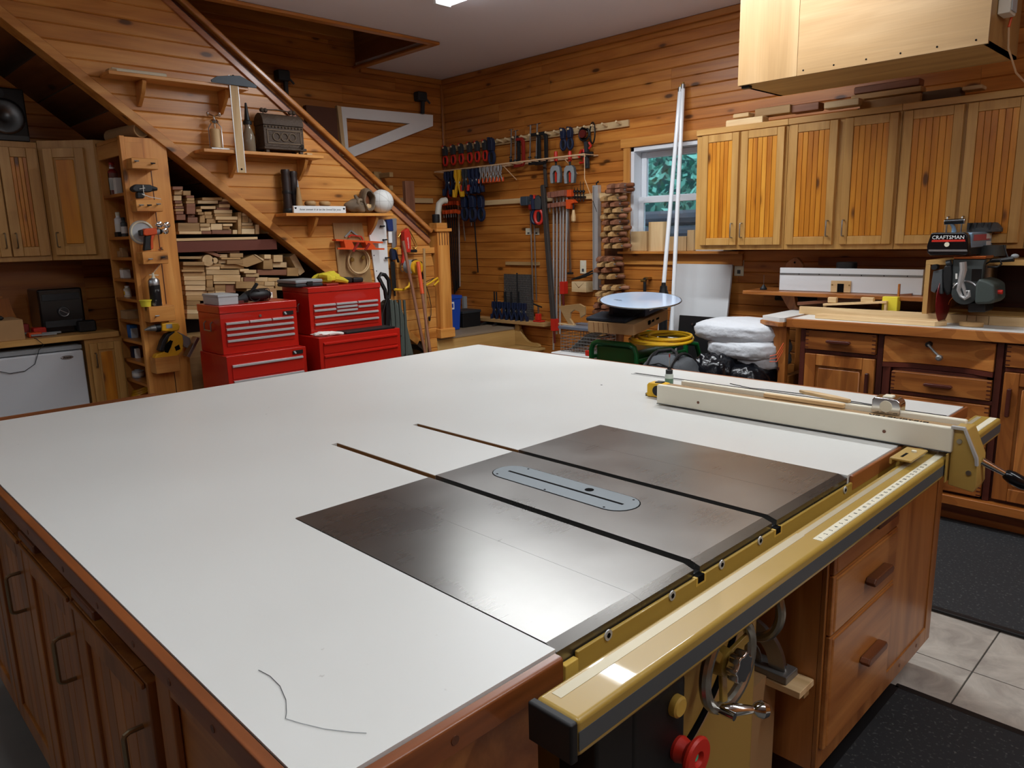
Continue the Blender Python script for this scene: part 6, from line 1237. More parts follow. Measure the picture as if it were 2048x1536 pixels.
MB().lathe((-1.11 + .03, 3.66, 1.19), [(.055, 0), (.055, .035), (.05, .04)], 22).build('dust_port', 'black', rf); MB().box(fx0 + .02, fx1, 3.622, 3.66, RZ + .001, RZ + .02).build('foot', wd_('midw', 'x'), rf)
o = thing('house_block', 'small house-shaped wooden block behind the white router fence', 'wood block', (-1.42, 3.74, RZ)); MB().prism([(-1.47, RZ + .0), (-1.36, RZ), (-1.36, 1.205), (-1.375, 1.225), (-1.40, 1.25), (-1.425, 1.25), (-1.47, 1.215)], 'y', 3.72, 3.75).build('block', wd_('dpine', 'z'), o, .003); MB().cyl((-1.412, 3.72, 1.222), (-1.412, 3.716, 1.222), .006, n=8).build('hole', 'ink', o)
tr('trim_16', MB().box(-1.36, -.5, YW - .022, YW - .001, 1.195, 1.245), wd_('dpine', 'x'), bevel=.002)
p = Vector((-1.545, 3.60, RZ)); o = thing('router_bit', 'small black pointed fitting on the left end of the router table', 'router bit', p); MB().lathe(p, [(.020, 0), (.021, .008), (.010, .022), (.006, .03)], 14).build('base', 'iron', o); MB().cyl(p + Vector((0, 0, .03)), p + Vector((0, 0, .09)), .0012, n=6).build('needle', 'satin', o)
# odds and ends behind the fence strip
def lowbar(pts, y0, y1, h, mat, nm, label, cat, bevel=.002):
    A, B = PY(*pts[0], y0), PY(*pts[1], y1); o = MB(); o.bar(A, B, .03, h); return solo(o.build(nm, mat, None, bevel), label, cat)
lowbar(((1596, 607), (1825, 590)), 3.52, 3.58, .018, wd_('walnut', 'x'), 'walnut_bar', 'long dark wooden bar lying slanted behind the bench fence', 'bar')
jg = thing('jig_strip', 'pale wooden jig strip with two blocks behind the bench fence', 'jig', (-1.0, 3.46, WZ)); A, B = PY(1648, 609, 3.46), PY(1775, 604, 3.46); MB().bar(A, B, .03, .012).build('strip', wd_('lightw', 'x'), jg, .001)
for u0, u1, v0, v1 in ((1657, 1674, 594, 606), (1723, 1748, 594, 605)): P, Q = PY(u0, v0, 3.46), PY(u1, v1, 3.46); MB().box(P.x, Q.x, 3.447, 3.473, Q.z, P.z).build('block', wd_('lightw', 'x'), jg, .004)
for P in (A, B): MB().box(P.x - .012 if P is B else P.x, P.x if P is B else P.x + .012, 3.45, 3.47, WZ + .0005, P.z - .006).build('support', wd_('lightw', 'z'), jg)
A, B = PY(1765, 605, 3.48), PY(1797, 594, 3.48); solo(MB().box(A.x, B.x, 3.47, 3.52, WZ + .035, B.z).build('yellow_block', 'yellowpale', None, .003), 'bright yellow plastic wedge behind the bench fence', 'wedge')
A, B = PY(1793, 607, 3.50), PY(1800, 568, 3.50); solo(MB().box(A.x, B.x, 3.50, 3.515, WZ + .0005, B.z).build('wood_peg', wd_('pine', 'z'), None, .002), 'upright wooden peg standing behind the bench fence', 'peg')
c = PZ(1800, 610, WZ + .02); dk = thing('spare_saw_disc', 'dark round saw blade lying behind the bench fence', 'saw blade', (-.77, 3.62, WZ)); MB().lathe((-.80, 3.58, WZ + .02), [(.125, 0), (.125, .003), (.03, .004), (.03, .006)], 36).build('disc', 'zinc', dk); MB().lathe((-.80, 3.58, WZ + .0005), [(.10, 0), (.10, .019)], 24).build('spacer', 'black', dk)
solo(MB().tube([(-1.62, YW - .03, .985), (-1.1, YW - .03, .985)], .016, 10).build('black_pipe', 'black'), 'black pipe running along the wall below the router table', 'pipe')

# ---- radial arm saw in its alcove
al = thing('saw_alcove', 'wood-framed dark alcove box around the radial arm saw column', 'alcove', (-.2, 3.6, WZ))
ax0 = -.572; az = 1.235
MB().box(ax0, ax0 + .022, 3.33, 3.87, WZ + .046, az).build('side_board', wd_('plyside', 'z'), al, .001) ; MB().box(.24, .262, 3.33, 3.87, WZ + .046, az).build('side_board', wd_('plyside', 'z'), al, .001); MB().box(ax0, .262, 3.33, 3.87, az + .0005, az + .022).build('top_board', wd_('plyside', 'x'), al, .001); MB().box(ax0 + .022, .24, 3.85, 3.87, WZ + .046, az).build('back_board', wd_('dark', 'x'), al); MB().box(ax0, .262, 3.43, 3.87, WZ + .0005, WZ + .0455).build('bottom_board', wd_('plyside', 'x'), al)
MB().cyl((-.165, 3.85, 1.06), (-.165, 3.846, 1.06), .018, n=14).build('dowel_plug', wd_('lightw', 'y'), al)
ra = thing('radial_arm_saw', 'radial arm saw with black lettered arm front and chrome yoke handle', 'radial arm saw', (-.42, 3.3, WZ))
ay = 3.20
F = lambda u, v, y=ay: (PY(u, v, y).x, PY(u, v, y).z)
cap = MB().prism([F(*q) for q in ((1862, 466), (1870, 465), (1930, 465), (1935, 470), (1937, 505), (1934, 510), (1860, 511), (1854, 505), (1853, 492))], 'y', ay, ay + .05).build('arm_front', 'blackgloss', ra, .006, 2)
c = PY(1896, 475, ay - .0008); text('CRAFTSMAN', .0235, 'white', cap, frame(c, (1, 0, 0), (0, 0, 1)), sx=1.0)
P = [F(*q) for q in ((1864, 480), (1930, 479), (1931, 483), (1863, 484))]; MB().prism(P, 'y', ay - .0008, ay).build('red_stripe', 'redplastic', cap)
c = PY(1894, 489, ay); MB().cyl((c.x, ay, c.z), (c.x, ay - .004, c.z), .0105, n=18).build('key_switch', 'ivory', cap); P = [F(*q) for q in ((1857, 499), (1934, 499), (1935, 503), (1857, 503))]; MB().prism(P, 'y', ay - .001, ay).build('silver_band', 'satin', cap)
a0, a1 = PY(1858, 466, ay), PY(1936, 511, ay)
arm = MB().box(a0.x + .006, a1.x - .002, ay + .05, 3.90, a1.z + .03, a0.z - .002).build('arm', 'craftblue', ra, .006); MB().box(a0.x + .015, a1.x - .01, ay + .05, 3.7, a1.z - .0, a1.z + .03).build('arm_track', 'iron', ra)
xa = a1.x - .0015; MB().box(xa, xa + .001, ay + .07, ay + .34, a0.z - .040, a0.z - .012).build('red_label', 'pinkred', arm); MB().box(xa, xa + .0014, ay + .28, ay + .37, a0.z - .034, a0.z - .010).box(xa, xa + .0014, ay + .29, ay + .37, a0.z - .066, a0.z - .046).build('white_label', 'white', arm)
mc = MB().lathe((a1.x - .03, ay + .36, a0.z - .002), [(.075, 0), (.075, .015), (.055, .04), (.05, .043)], 20).build('column_cap', 'darkgrey', ra)
for k in range(4): MB().box(a1.x - .09 + k * .03, a1.x - .08 + k * .03, ay + .29, ay + .43, a0.z + .01, a0.z + .042).build('cap_rib', 'charcoal', mc)
MB().lathe((a1.x + .02, ay + .30, a1.z - .012), [(.06, 0), (.06, .05)], 20).build('column_clamp', 'motor', ra); MB().cyl((a1.x - .05, 3.74, WZ + .05), (a1.x - .05, 3.74, a1.z + .02), .05, n=20).build('column', 'satin', ra)
h0 = PY(1908, 463, ay + .08); h1 = PY(1902, 446, ay + .06); hl_ = MB().tube([h0, (h0 + h1) / 2 + Vector((.004, 0, 0)), h1], [.011, .008, .007], 10).build('crank_stem', 'craftblue', ra); p = PY(1890, 444, ay + .06); q = PY(1929, 442, ay + .06); MB().cyl(p, q, .0125, n=14).build('crank_grip', 'blackgloss', hl_); MB().cyl(p - Vector((.001, 0, 0)), p, .0127, n=14).cyl(q, q + Vector((.002, 0, 0)), .0128, n=14).build('grip_ring', 'satin', hl_)
# yoke and motor
yy = ay + .03
yk = MB().prism([F(*r, yy) for r in ((1905, 518), (1972, 518), (1968, 530), (1962, 590), (1955, 600), (1905, 600), (1902, 560))], 'y', yy, yy + .03).build('yoke', 'motor', ra, .006)
MB().prism([F(*r, yy) for r in ((1907, 513), (1974, 512), (1972, 518), (1908, 518))], 'y', yy - .004, yy + .12).build('carriage_plate', 'copper', ra, .002)
MB().prism([F(*r, yy) for r in ((1944, 538), (1964, 538), (1962, 562), (1943, 562))], 'y', yy - .002, yy).build('dark_panel', 'blackgloss', yk); MB().prism([F(*r, yy) for r in ((1911, 547), (1915, 547), (1915, 558), (1911, 558))], 'y', yy - .002, yy).build('label', 'paper', yk)
for r in ((1909, 568), (1955, 569)): c = PY(*r, yy); MB().cyl((c.x, yy, c.z), (c.x, yy - .004, c.z), .006, n=10).build('bolt', 'satin', yk)
c = PY(1930, 585, yy); MB().lathe((c.x, yy, c.z), [(.055, 0), (.055, .004), (.05, .005)], 28, (0, -1, 0)).build('bevel_scale', 'motor', yk); MB().torus((c.x, yy - .004, c.z - .0), .052, .005, (0, 1, 0), 24, 6, math.radians(200), math.radians(340)).build('scale_rim', 'satin', yk)
g0 = [PY(*r, yy - .03) for r in ((1926, 524), (1927, 540), (1922, 562), (1917, 580), (1922, 592), (1930, 597), (1938, 592), (1938, 582), (1931, 582))]
MB().tube(g0, [.015, .015, .013, .009, .008, .009, .009, .007, .005], 10).build('yoke_handle', plain('polished', '#c8c8c6', .22, metal=.55), ra); MB().tube([g0[1], g0[2], PY(1928, 577, yy - .03), PY(1932, 592, yy - .03)], [.012, .010, .008, .006], 8).build('handle_web', plain('polished', '#c8c8c6'), ra)
mo = MB().prism([F(*r, yy + .05) for r in ((1966, 555), (1985, 560), (1999, 568), (2000, 598), (1990, 605), (1958, 606), (1960, 570))], 'y', yy - .03, yy + .16).build('motor', 'motorgreen', ra, .012, 2); p = PY(1999, 584, yy + .02); MB().cyl(p - Vector((.01, 0, 0)), p + Vector((.012, 0, 0)), .010, n=10).build('red_cap', 'redplastic', mo)
MB().prism([F(*r, yy + .03) for r in ((1937, 604), (1973, 604), (1974, 624), (1937, 624))], 'y', yy + .01, yy + .14).build('motor_base', 'black', ra, .006)
gx = PY(1893, 560, yy); MB().prism([F(*r, yy) for r in ((1889, 531), (1903, 528), (1906, 545), (1903, 585), (1893, 592), (1886, 575), (1885, 548))], 'y', yy - .01, yy + .10).build('guard_body', 'black', ra, .01, 2)
MB().prism([F(*r, yy) for r in ((1868, 542), (1886, 538), (1886, 588), (1880, 588), (1878, 574), (1871, 586), (1863, 582), (1864, 566))], 'y', yy - .012, yy + .02).build('blade_guard', 'darkgrey', ra, .003); c = PY(1871, 534, yy); MB().cyl((c.x, yy - .02, c.z), (c.x, yy + .02, c.z), .013, n=14).build('guard_knob', 'black', ra); MB().cyl(PY(1893, 527, yy), PY(1902, 525, yy), .014, n=10).build('dust_elbow', 'charcoal', ra)
bc_ = PY(1890, 600, yy + .06); MB().lathe((gx.x - .025, yy + .07, 1.075), [(.115, 0), (.115, .002)], 40, (1, 0, 0)).build('blade', 'bladered', ra)
MB().tube([PY(*r, yy + .05) for r in ((1968, 530), (1985, 520), (2000, 520), (2003, 528), (1995, 534), (1975, 534))], .004, 7).build('motor_cable', 'black', ra); MB().tube([PY(*r, yy + .06) for r in ((1980, 522), (2005, 520), (2028, 517))], [.008, .010, .014], 8).build('elevation_arm', 'black', ra); p = PY(2030, 512, yy + .06); MB().ball(p, (.016, .012, .010), 12, 8).build('elevation_knob', 'grey', ra); MB().tube([PY(*r, yy + .1) for r in ((2008, 490), (2012, 505), (2016, 516))], .004, 6).build('brake_rod', 'black', ra)
MB().torus(PY(1918, 610, yy + .05), .045, .002, (0, 1, 0), 20, 5, math.radians(180), math.radians(360)).build('pawl_wire', 'copper', ra)
# a dark recess under cabinets is real shade; power tool rail ends here
# ================================================================= clamps on the right wall
def wrail(u0, v0, u1, v1, w, label, nm='peg_rail', y=YW, dep=.022):
    A, B = PY(u0, v0, y - dep / 2), PY(u1, v1, y - dep / 2); o = thing(nm, label, 'rail', (A + B) / 2)
    MB().bar(A, B, dep - .001, w).build('board', wd_('lightw', 'x'), o, .002); return o, A, B
pr_, PA, PB = wrail(893, 300, 1258, 246, .048, 'long pale wooden peg rail high on the clamp wall')
pr_up = lambda t: PA + (PB - PA) * t
pegs = [898, 914, 930, 947, 962, 978, 992, 1006, 1022, 1037, 1054, 1070, 1087, 1103, 1120, 1134, 1148, 1167, 1180, 1195, 1216, 1244]
pegp = {}
for u in pegs:
    t = (u - 893) / (1258 - 893); A_ = pr_up(t * .0 + (PY(u, 300 - 54 * t, YW - .011).x - PA.x) / (PB.x - PA.x)); pegp[u] = A_
    MB().cyl((A_.x, YW - .021, A_.z), (A_.x, YW - .085, A_.z + .012), .009, .0085, n=10).build('peg', 'peg', pr_)
# prototypes hang from the origin (a peg), y towards the wall is +
def proto_trigger(body, grip, label):
    t = thing('trigger_clamp', label, 'clamp')
    MB().prism([(-.022, .0), (-.010, .030), (.014, .030), (.026, .0), (.022, -.055), (-.018, -.055)], 'y', -.05, -.012).build('head', body, t, .005)
    MB().box(-.008, .008, -.036, -.026, -.15, .035).build('bar', 'iron', t)
    MB().torus((.002, -.03, -.098), .026, .011, (0, 1, 0), 18, 8, sy=1.6).build('grip', grip, t)
    MB().box(-.03, -.016, -.045, -.016, .012, .038).build('jaw_pad', grip, t, .003)
    return t
def hang(proto, p, rz=0, s=1., label=None, group=None, first=[]):
    if proto.name not in first: first.append(proto.name); proto.matrix_world = XF_(p, rz, s=s); o = proto
    else: o = dup(proto, XF_(p, rz, s=s))
    if label: o['label'] = label
    if group: o['group'] = group
    return o
ta = proto_trigger('charcoal', 'redplastic', 'small black trigger clamp with red grip on the upper peg rail')
ordn = ('first', 'second', 'third', 'fourth', 'fifth', 'sixth', 'seventh')
for i, u in enumerate((898, 914, 930, 947, 962, 978)):
    p = pegp[u]; hang(ta, Vector((p.x, YW - .03, p.z - .004)), label='black trigger clamp with red grip, %s from the room corner on the peg rail' % ordn[i], group='red-grip trigger clamps on the peg rail')
tb_ = proto_trigger('navy', 'navy', 'navy trigger clamp')
for i, (u, s, lb) in enumerate(((994, 1.25, 'dark navy trigger clamp beside the red-grip clamps on the peg rail'), (1134, .95, 'blue trigger clamp left of the black band clamp'), (1150, .95, 'blue trigger clamp touching the black band clamp'))):
    k = min(pegp, key=lambda q: abs(q - u)); p = pegp[k]; hang(tb_, Vector((p.x, YW - .03, p.z - .004)), 0, s, lb, 'navy trigger clamps')
def proto_c(mat, label, h=.22, w=.095):
    t = thing('c_clamp', label, 'clamp')
    MB().prism([(-w, -h + .04), (-w, -h), (0, -h), (.022, -h + .03), (.022, -.03), (0, 0), (-w * .7, .0), (-w * .7, -.022), (-.012, -.022), (-.004, -.04), (-.004, -h + .045), (-.012, -h + .022), (-w + .018, -h + .022), (-w + .018, -h + .04)], 'y', -.035, -.015).build('frame', mat, t, .003)
    MB().cyl((-w + .008, -.025, -h + .02), (-w * .75, -.025, .06), .006, n=8).build('screw', 'satin', t); MB().cyl((-w * .75 - .03, -.025, .055), (-w * .75 + .03, -.025, .058), .0035, n=6).build('tommy_bar', 'satin', t); MB().lathe((-w + .008, -.025, -h + .05), [(.013, 0), (.013, .01)], 10).build('swivel_pad', 'iron', t)
    return t
ca = proto_c('iron', 'black C-clamp'); cr_ = proto_c('reddark', 'red C-clamp')
for u, s, lb in ((1037, 1.0, 'black C-clamp with raised screw, left on the peg rail'), (1078, 1.12, 'black C-clamp, front of the pair on the peg rail'), (1092, 1.15, 'black C-clamp, right of the pair on the peg rail')):
    p = PY(u, 300 - 54 * (u - 893) / 365, YW - .03); hang(ca, Vector((p.x + .02, YW - .035, p.z + .025)), 0, s, lb, 'black C-clamps on the peg rail')
p = pegp[1054]; hang(cr_, Vector((p.x + .01, YW - .05, p.z + .0)), 0, 1.05, 'red C-clamp hanging between the black C-clamps')
bd = thing('band_clamp', 'black coiled band clamp with trigger handle at the end of the peg rail', 'clamp', pegp[1167]); c = PY(1168, 268, YW - .05)
for k, r in enumerate((.05, .042, .034)): MB().torus((c.x + .0, YW - .05 + k * .008, c.z), r, .006, (0, 1, 0), 26, 6).build('coil', 'black', bd)
MB().torus((c.x + .075, YW - .04, c.z - .0), .045, .006, (.5, 1, 0), 24, 6, sy=1.7).build('loose_loop', 'black', bd); MB().lathe((c.x, YW - .055, c.z + .0), [(.03, 0), (.03, .02)], 20, (0, -1, 0)).build('spool', 'darkred', bd)
MB().bar(PY(1172, 283, YW - .04), PY(1175, 337, YW - .04), .03, .028).build('bar', 'charcoal', bd, .004); MB().box(c.x - .03, c.x + .08, YW - .06, YW - .03, c.z - .17, c.z - .135).build('jaw', 'black', bd, .004)
P = [PY(u, v, YW - .045) for u, v in ((1157, 315), (1163, 301), (1168, 299), (1169, 325), (1160, 326))]; MB().tube(P, .012, 8).build('red_grip', 'redplastic', bd); MB().tube([PY(u, v, YW - .045) for u, v in ((1178, 285), (1182, 292), (1178, 297))], .009, 8).build('red_pad', 'redplastic', bd)
# wire shelf
ws_ = thing('wire_shelf', 'white wire shelf along the clamp wall, tools hanging beneath', 'wire shelf', PY(1020, 330, YW - .1))
A, B = PY(893, 341, YW - .17), PY(1169, 309, YW - .17); z = (A.z + B.z) / 2; A = Vector((XW + .05, YW - .17, z)); B = Vector((B.x, YW - .17, z)); zb = z
MB().cyl(A, B, .0065, n=8).build('front_rod', 'rope', ws_); MB().cyl((A.x, YW - .012, zb), (B.x, YW - .012, zb), .006, n=8).build('back_rod', 'rope', ws_)
n = 22
for i in range(n + 1): x = A.x + (B.x - A.x) * i / n; MB().cyl((x, YW - .17, zb), (x, YW - .012, zb), .0035, n=6).build('cross_wire', 'rope', ws_)
for i in range(3): x = A.x + (B.x - A.x) * (.12 + .38 * i); MB().cyl((x, YW - .17, zb - .004), (x, YW - .004, zb - .12), .004, n=6).build('brace', 'rope', ws_)
hk = thing('string_hook', 'thin pink string hanging from the right end of the wire shelf', 'string', B); MB().tube([B, B + Vector((.0, 0, -.18)), B + Vector((.02, 0, -.22)), B + Vector((.03, .06, -.34))], .003, 6).build('string', 'rope', hk); MB().tube([B + Vector((.03, .06, -.34)), B + Vector((.035, .10, -.42))], .002, 6).build('dark_end', 'ink', hk)
# spring clamps (pliers shape), hang from the shelf rod
def proto_spring(mat, tip, label):
    t = thing('spring_clamp', label, 'clamp')
    for s in (-1, 1):
        MB().prism([(s * .004, .0), (s * .020, -.002), (s * .024, -.04), (s * .010, -.075), (s * .030, -.15), (s * .020, -.156), (s * .0, -.085), (s * .004, -.05)], 'y', -.012, .012).build('arm', mat, t, .003)
        MB().prism([(s * .026, -.115), (s * .036, -.112), (s * .038, -.158), (s * .020, -.160)], 'y', -.014, .014).build('handle_tip', tip, t, .004)
    MB().torus((0, 0, -.075), .012, .005, (0, 1, 0), 14, 6).build('spring', 'satin', t); return t
sp1 = proto_spring('navy', 'navy', 'navy spring clamp'); sp2 = proto_spring('satin', 'orange', 'steel spring clamp'); sp3 = proto_spring('dewalt', 'dewalt', 'yellow spring clamp')
zr = zb - .004
def xat(u, y): return PY(u, 340, y).x
for i, (u, s) in enumerate(((887, 1.35), (899, 1.3), (934, 1.35), (942, 1.35), (950, 1.3))): hang(sp1, Vector((xat(u, YW - .17) + .03, YW - .155, zr)), .3, s, 'navy spring clamp, %s from the corner under the wire shelf' % ordn[i], 'navy spring clamps under the wire shelf')
for i, u in enumerate((962, 970, 978, 985, 992, 999)): hang(sp2, Vector((xat(u, YW - .17), YW - .165, zr)), .5, .85, 'steel spring clamp with orange tips, %s from the left of the row' % ordn[i], 'orange-tipped spring clamps under the wire shelf')
hang(sp3, Vector((xat(915, YW - .2), YW - .20, zr)), .2, 1.5, 'large yellow spring clamp hanging open under the wire shelf')
sp4 = proto_spring('charcoal', 'redplastic', 'black spring clamp'); hang(sp4, Vector((xat(929, YW - .19), YW - .19, zr)), .2, 1.2, 'black spring clamp with red tips right of the yellow one'); hang(sp4, Vector((xat(905, YW - .13), YW - .13, zr)), .2, 1.45, 'black spring clamp with red tips left of the yellow one')
# two grey edge clamps
def proto_edge():
    t = thing('edge_clamp', '', 'clamp'); out_ = [(-.03, .0), (.03, .0), (.05, -.02), (.058, -.075), (.050, -.135), (.022, -.135), (.026, -.06), (.012, -.04), (-.012, -.04), (-.026, -.06), (-.022, -.135), (-.050, -.135), (-.058, -.075), (-.05, -.02)]
    MB().prism(out_, 'y', -.03, -.005).build('frame', 'darkgrey', t, .003); MB().prism([(q[0] * .93, q[1] * .97 - .002) for q in out_], 'y', -.034, -.0305).build('face_plate', 'grey', t, .002); MB().box(-.007, .007, -.025, -.01, -.125, -.05).build('red_foot', 'redplastic', t, .002)
    MB().cyl((0, -.018, .0), (0, -.018, .05), .008, n=10).build('spindle', 'iron', t); MB().lathe((0, -.018, .03), [(.014, 0), (.015, .06), (.012, .075)], 12).build('red_handle', 'redplastic', t); return t
eg = proto_edge()
for u, lb in ((1115, 'grey edge clamp with red handle, left of the pair under the wire shelf'), (1143, 'grey edge clamp with red handle, right of the pair under the wire shelf')):
    p = PY(u, 331, YW - .10); hang(eg, p, 0, 1.0, lb, 'grey edge clamps')
# lower rail and the bar clamps
lr_, LA, LB = wrail(893, 411, 1254, 388, .042, 'pale wooden rail along the wall holding the bar clamps', 'clamp_rail')
def barclamp(u0, v0, u1, v1, y, bw, bar, head, hl, label, group=None, jaw=True, hd=.05, low=None, lowmat=None):
    A, B = PY(u0, v0, y), PY(u1, v1, y); B.z = max(B.z, .02); o = thing('bar_clamp', label, 'clamp', B, group)
    MB().bar(A, B, bw, bw * .6, (0, 1, 0)).build('bar', bar, o, .001)
    d = (B - A).normalized()
    h = MB().box(A.x - bw * 1.1, A.x + bw * 1.1, y - hd, y + .010, A.z - hl, A.z + .006).build('head', head, o, .003)
    if jaw: q = A + d * (hl + .06); MB().box(q.x - bw, q.x + bw, y - hd, y + .006, q.z - .018, q.z + .018).build('sliding_jaw', head, o, .003); MB().cyl((q.x, y - hd * .75, q.z - .05), (q.x, y - hd * .75, q.z + .02), .005, n=8).build('screw', 'satin', o)
    if low: q = A + (B - A) * low; MB().box(q.x - bw * 1.6, q.x + bw * 1.6, y - .05, y + .006, q.z - .05, q.z + .05).build('lower_jaw', lowmat, o, .003); MB().cyl((q.x + bw * .6, y - .04, q.z - .05), (q.x + bw * .9, y - .04, q.z - .15), .010, n=8).build('lower_handle', 'darkred', o)
for i in range(6):
    barclamp(892 + i * 5, 405 - i * .5, 909 + i * 2.2, 588 - i * 3, YW - .05 - .008 * (i % 2), .012, 'iron' if i != 5 else 'alum', 'orange', .03, 'steel bar clamp with orange head, %s from the corner' % ordn[i], 'orange-head bar clamps by the corner')
barclamp(923, 403, 930, 482, YW - .08, .014, 'satin', 'orange', .035, 'shorter bar clamp with long orange head right of the corner group')
for i in range(5): 
    p = PY(934 + i * 8, 400, YW - .05); hang(tb_, Vector((p.x, YW - .045 - .055 * (i % 2), p.z + .0)), .15, 1.25, 'blue trigger clamp, %s from the left in the cluster on the lower rail' % ordn[i], 'blue trigger clamps on the lower rail')
barclamp(947, 415, 956, 545, YW - .09, .012, 'iron', 'navy', .05, 'blue one-hand clamp whose long dark bar hangs low')
o = thing('pvc_pipe', 'white bent plastic pipe hooked over the corner behind the newel post', 'pipe', PY(880, 465, YW - .25)); MB().tube([PX(u, v, XW + .30) for u, v in ((877, 470), (876, 425), (878, 408), (884, 402), (892, 401))], .028, 12).build('bent_pipe', 'offwhite', o)
# steel rods with pale clamp head
o = thing('bar_clamp', 'grey pale-headed clamp with two long steel rods over the wall plates', 'clamp', PY(1062, 600, YW - .04)); 
for u0, u1 in ((1060, 1066), (1067, 1073)): MB().cyl(PY(u0, 402, YW - .04), PY(u1, 600, YW - .03), .006, n=8).build('rod', 'satin', o)
A = PY(1046, 402, YW - .05); MB().lathe(A, [(.03, 0), (.03, .02)], 14, (-.6, -1, 0)).build('white_cap', 'white', o); MB().box(A.x, A.x + .075, YW - .085, YW - .024, A.z - .04, A.z + .035).build('grey_head', 'slate', o, .006); B = PY(1063, 412, YW - .06); MB().box(B.x - .02, B.x + .03, YW - .08, YW - .03, B.z - .03, B.z + .012).build('red_slide', 'reddark', o, .004)
for i, (u, mt, lb) in enumerate(((1072, 'navy', 'navy trigger clamp right of the two steel rods'), (1079, 'charcoal', 'black trigger clamp next to the dark iron post'))): p = PY(u, 402, YW - .05); o = hang(tb_ if i == 0 else ta, Vector((p.x, YW - .045, p.z)), .4, 1.3, lb, 'trigger clamps by the iron post')
for i, u in enumerate((1075, 1082)): solo(MB().cyl(PY(u, 405, YW - .05), PY(u, 425, YW - .05), .006, n=8).build('steel_pin', 'satin'), ('left' if i == 0 else 'right') + ' short steel pin hooked on the lower rail', 'pin')
# dark iron post
o = thing('iron_post', 'tall dark rough iron post leaning on the clamp wall', 'post', PY(1110, 660, YW - .08)); MB().bar(PY(1086, 370, YW - .06), PY(1107, 640, YW - .10), .045, .035, (0, 1, 0)).build('lower_bar', plain('postiron', '#3c3632', .7, vary=.3), o, .008); MB().bar(PY(1089, 325, YW - .06), PY(1092, 375, YW - .06), .028, .02, (0, 1, 0)).build('upper_bar', plain('postiron', '#3c3632'), o, .004)
# pipe clamps
for i, (u0, u1, v1, lo) in enumerate(((1107, 1107, 700, None), (1114, 1113, 668, .93), (1121, 1120, 668, None), (1127, 1125, 590, None), (1134, 1131, 585, .95))):
    barclamp(u0, 386 - i, u1, v1, YW - .06 - .012 * (i % 2), .014, 'alum', plain('clayred', '#8c5a48', .5), .04, 'long aluminium bar clamp, %s from the dark iron post' % ordn[i], 'long aluminium bar clamps', True, .06, lo, 'redplastic' if lo else None)
o = thing('bar_clamp', 'orange-jawed bar clamp with turned wooden handle and steel bar', 'clamp', PY(1140, 545, YW - .05)); MB().bar(PY(1135, 384, YW - .05), PY(1141, 548, YW - .05), .018, .01, (0, 1, 0)).build('bar', 'satin', o); A, B = PY(1134, 380, YW - .06), PY(1145, 393, YW - .06); MB().box(A.x, B.x, YW - .08, YW - .03, B.z, A.z).build('fixed_jaw', 'orange', o, .003); P = [PY(u, v, YW - .07) for u, v in ((1134, 399), (1146, 399), (1152, 405), (1145, 408), (1143, 418), (1135, 418))]; MB().prism([(p.x, p.z) for p in P], 'y', YW - .09, YW - .04).build('sliding_jaw', 'orange', o, .003)
c = PY(1147, 425, YW - .07); MB().lathe(Vector((c.x, c.y, c.z + .02)), [(.010, 0), (.012, -.02), (.019, -.05), (.018, -.085), (.008, -.095)], 14).build('wooden_handle', wd_('lightw', 'z'), o); MB().cyl(c + Vector((0, 0, .02)), c + Vector((0, 0, .07)), .006, n=8).build('screw', 'iron', o)
A = PY(1143, 546, YW - .05); MB().box(A.x - .03, A.x + .012, YW - .07, YW - .04, A.z - .01, A.z + .006).build('end_stop', 'iron', o)
for i, u in enumerate((1149, 1155, 1161, 1167)):
    c = PY(u, 383, YW - .04); o = thing('small_black_clamp', 'small black knobbed clamp, %s of four on the lower rail' % ordn[i], 'clamp', c, 'small black knobbed clamps'); MB().ball(c, .013, 10, 8).build('knob', 'black', o); MB().cyl(c, c + Vector((0, 0, -.075)), .004, n=6).build('spindle', 'iron', o); MB().box(c.x - .012, c.x + .012, YW - .05, YW - .0235, c.z - .05, c.z - .035).build('jaw', 'black', o); MB().cyl(c, c + Vector((.0, 0, .075 if i > 1 else .03)), .0025, n=6).build('rod', 'iron', o)
o = thing('aluminium_level', 'long grey aluminium straightedge hanging beside the hand screws', 'straightedge', PY(1192, 575, YW - .03)); A, B = PY(1187, 371, YW - .03), PY(1198, 580, YW - .03); MB().box(A.x, B.x - .0, YW - .045, YW - .002, B.z, A.z).build('beam', 'alum', o, .002); MB().box(A.x + .01, A.x + .016, YW - .0455, YW - .045, B.z + .01, A.z - .01).build('groove', 'zinc', o); c = PY(1193, 366, YW - .03); MB().tube([c + Vector((0, 0, -.02)), c, c + Vector((.02, 0, .01))], .006, 6).build('hook', 'iron', o)
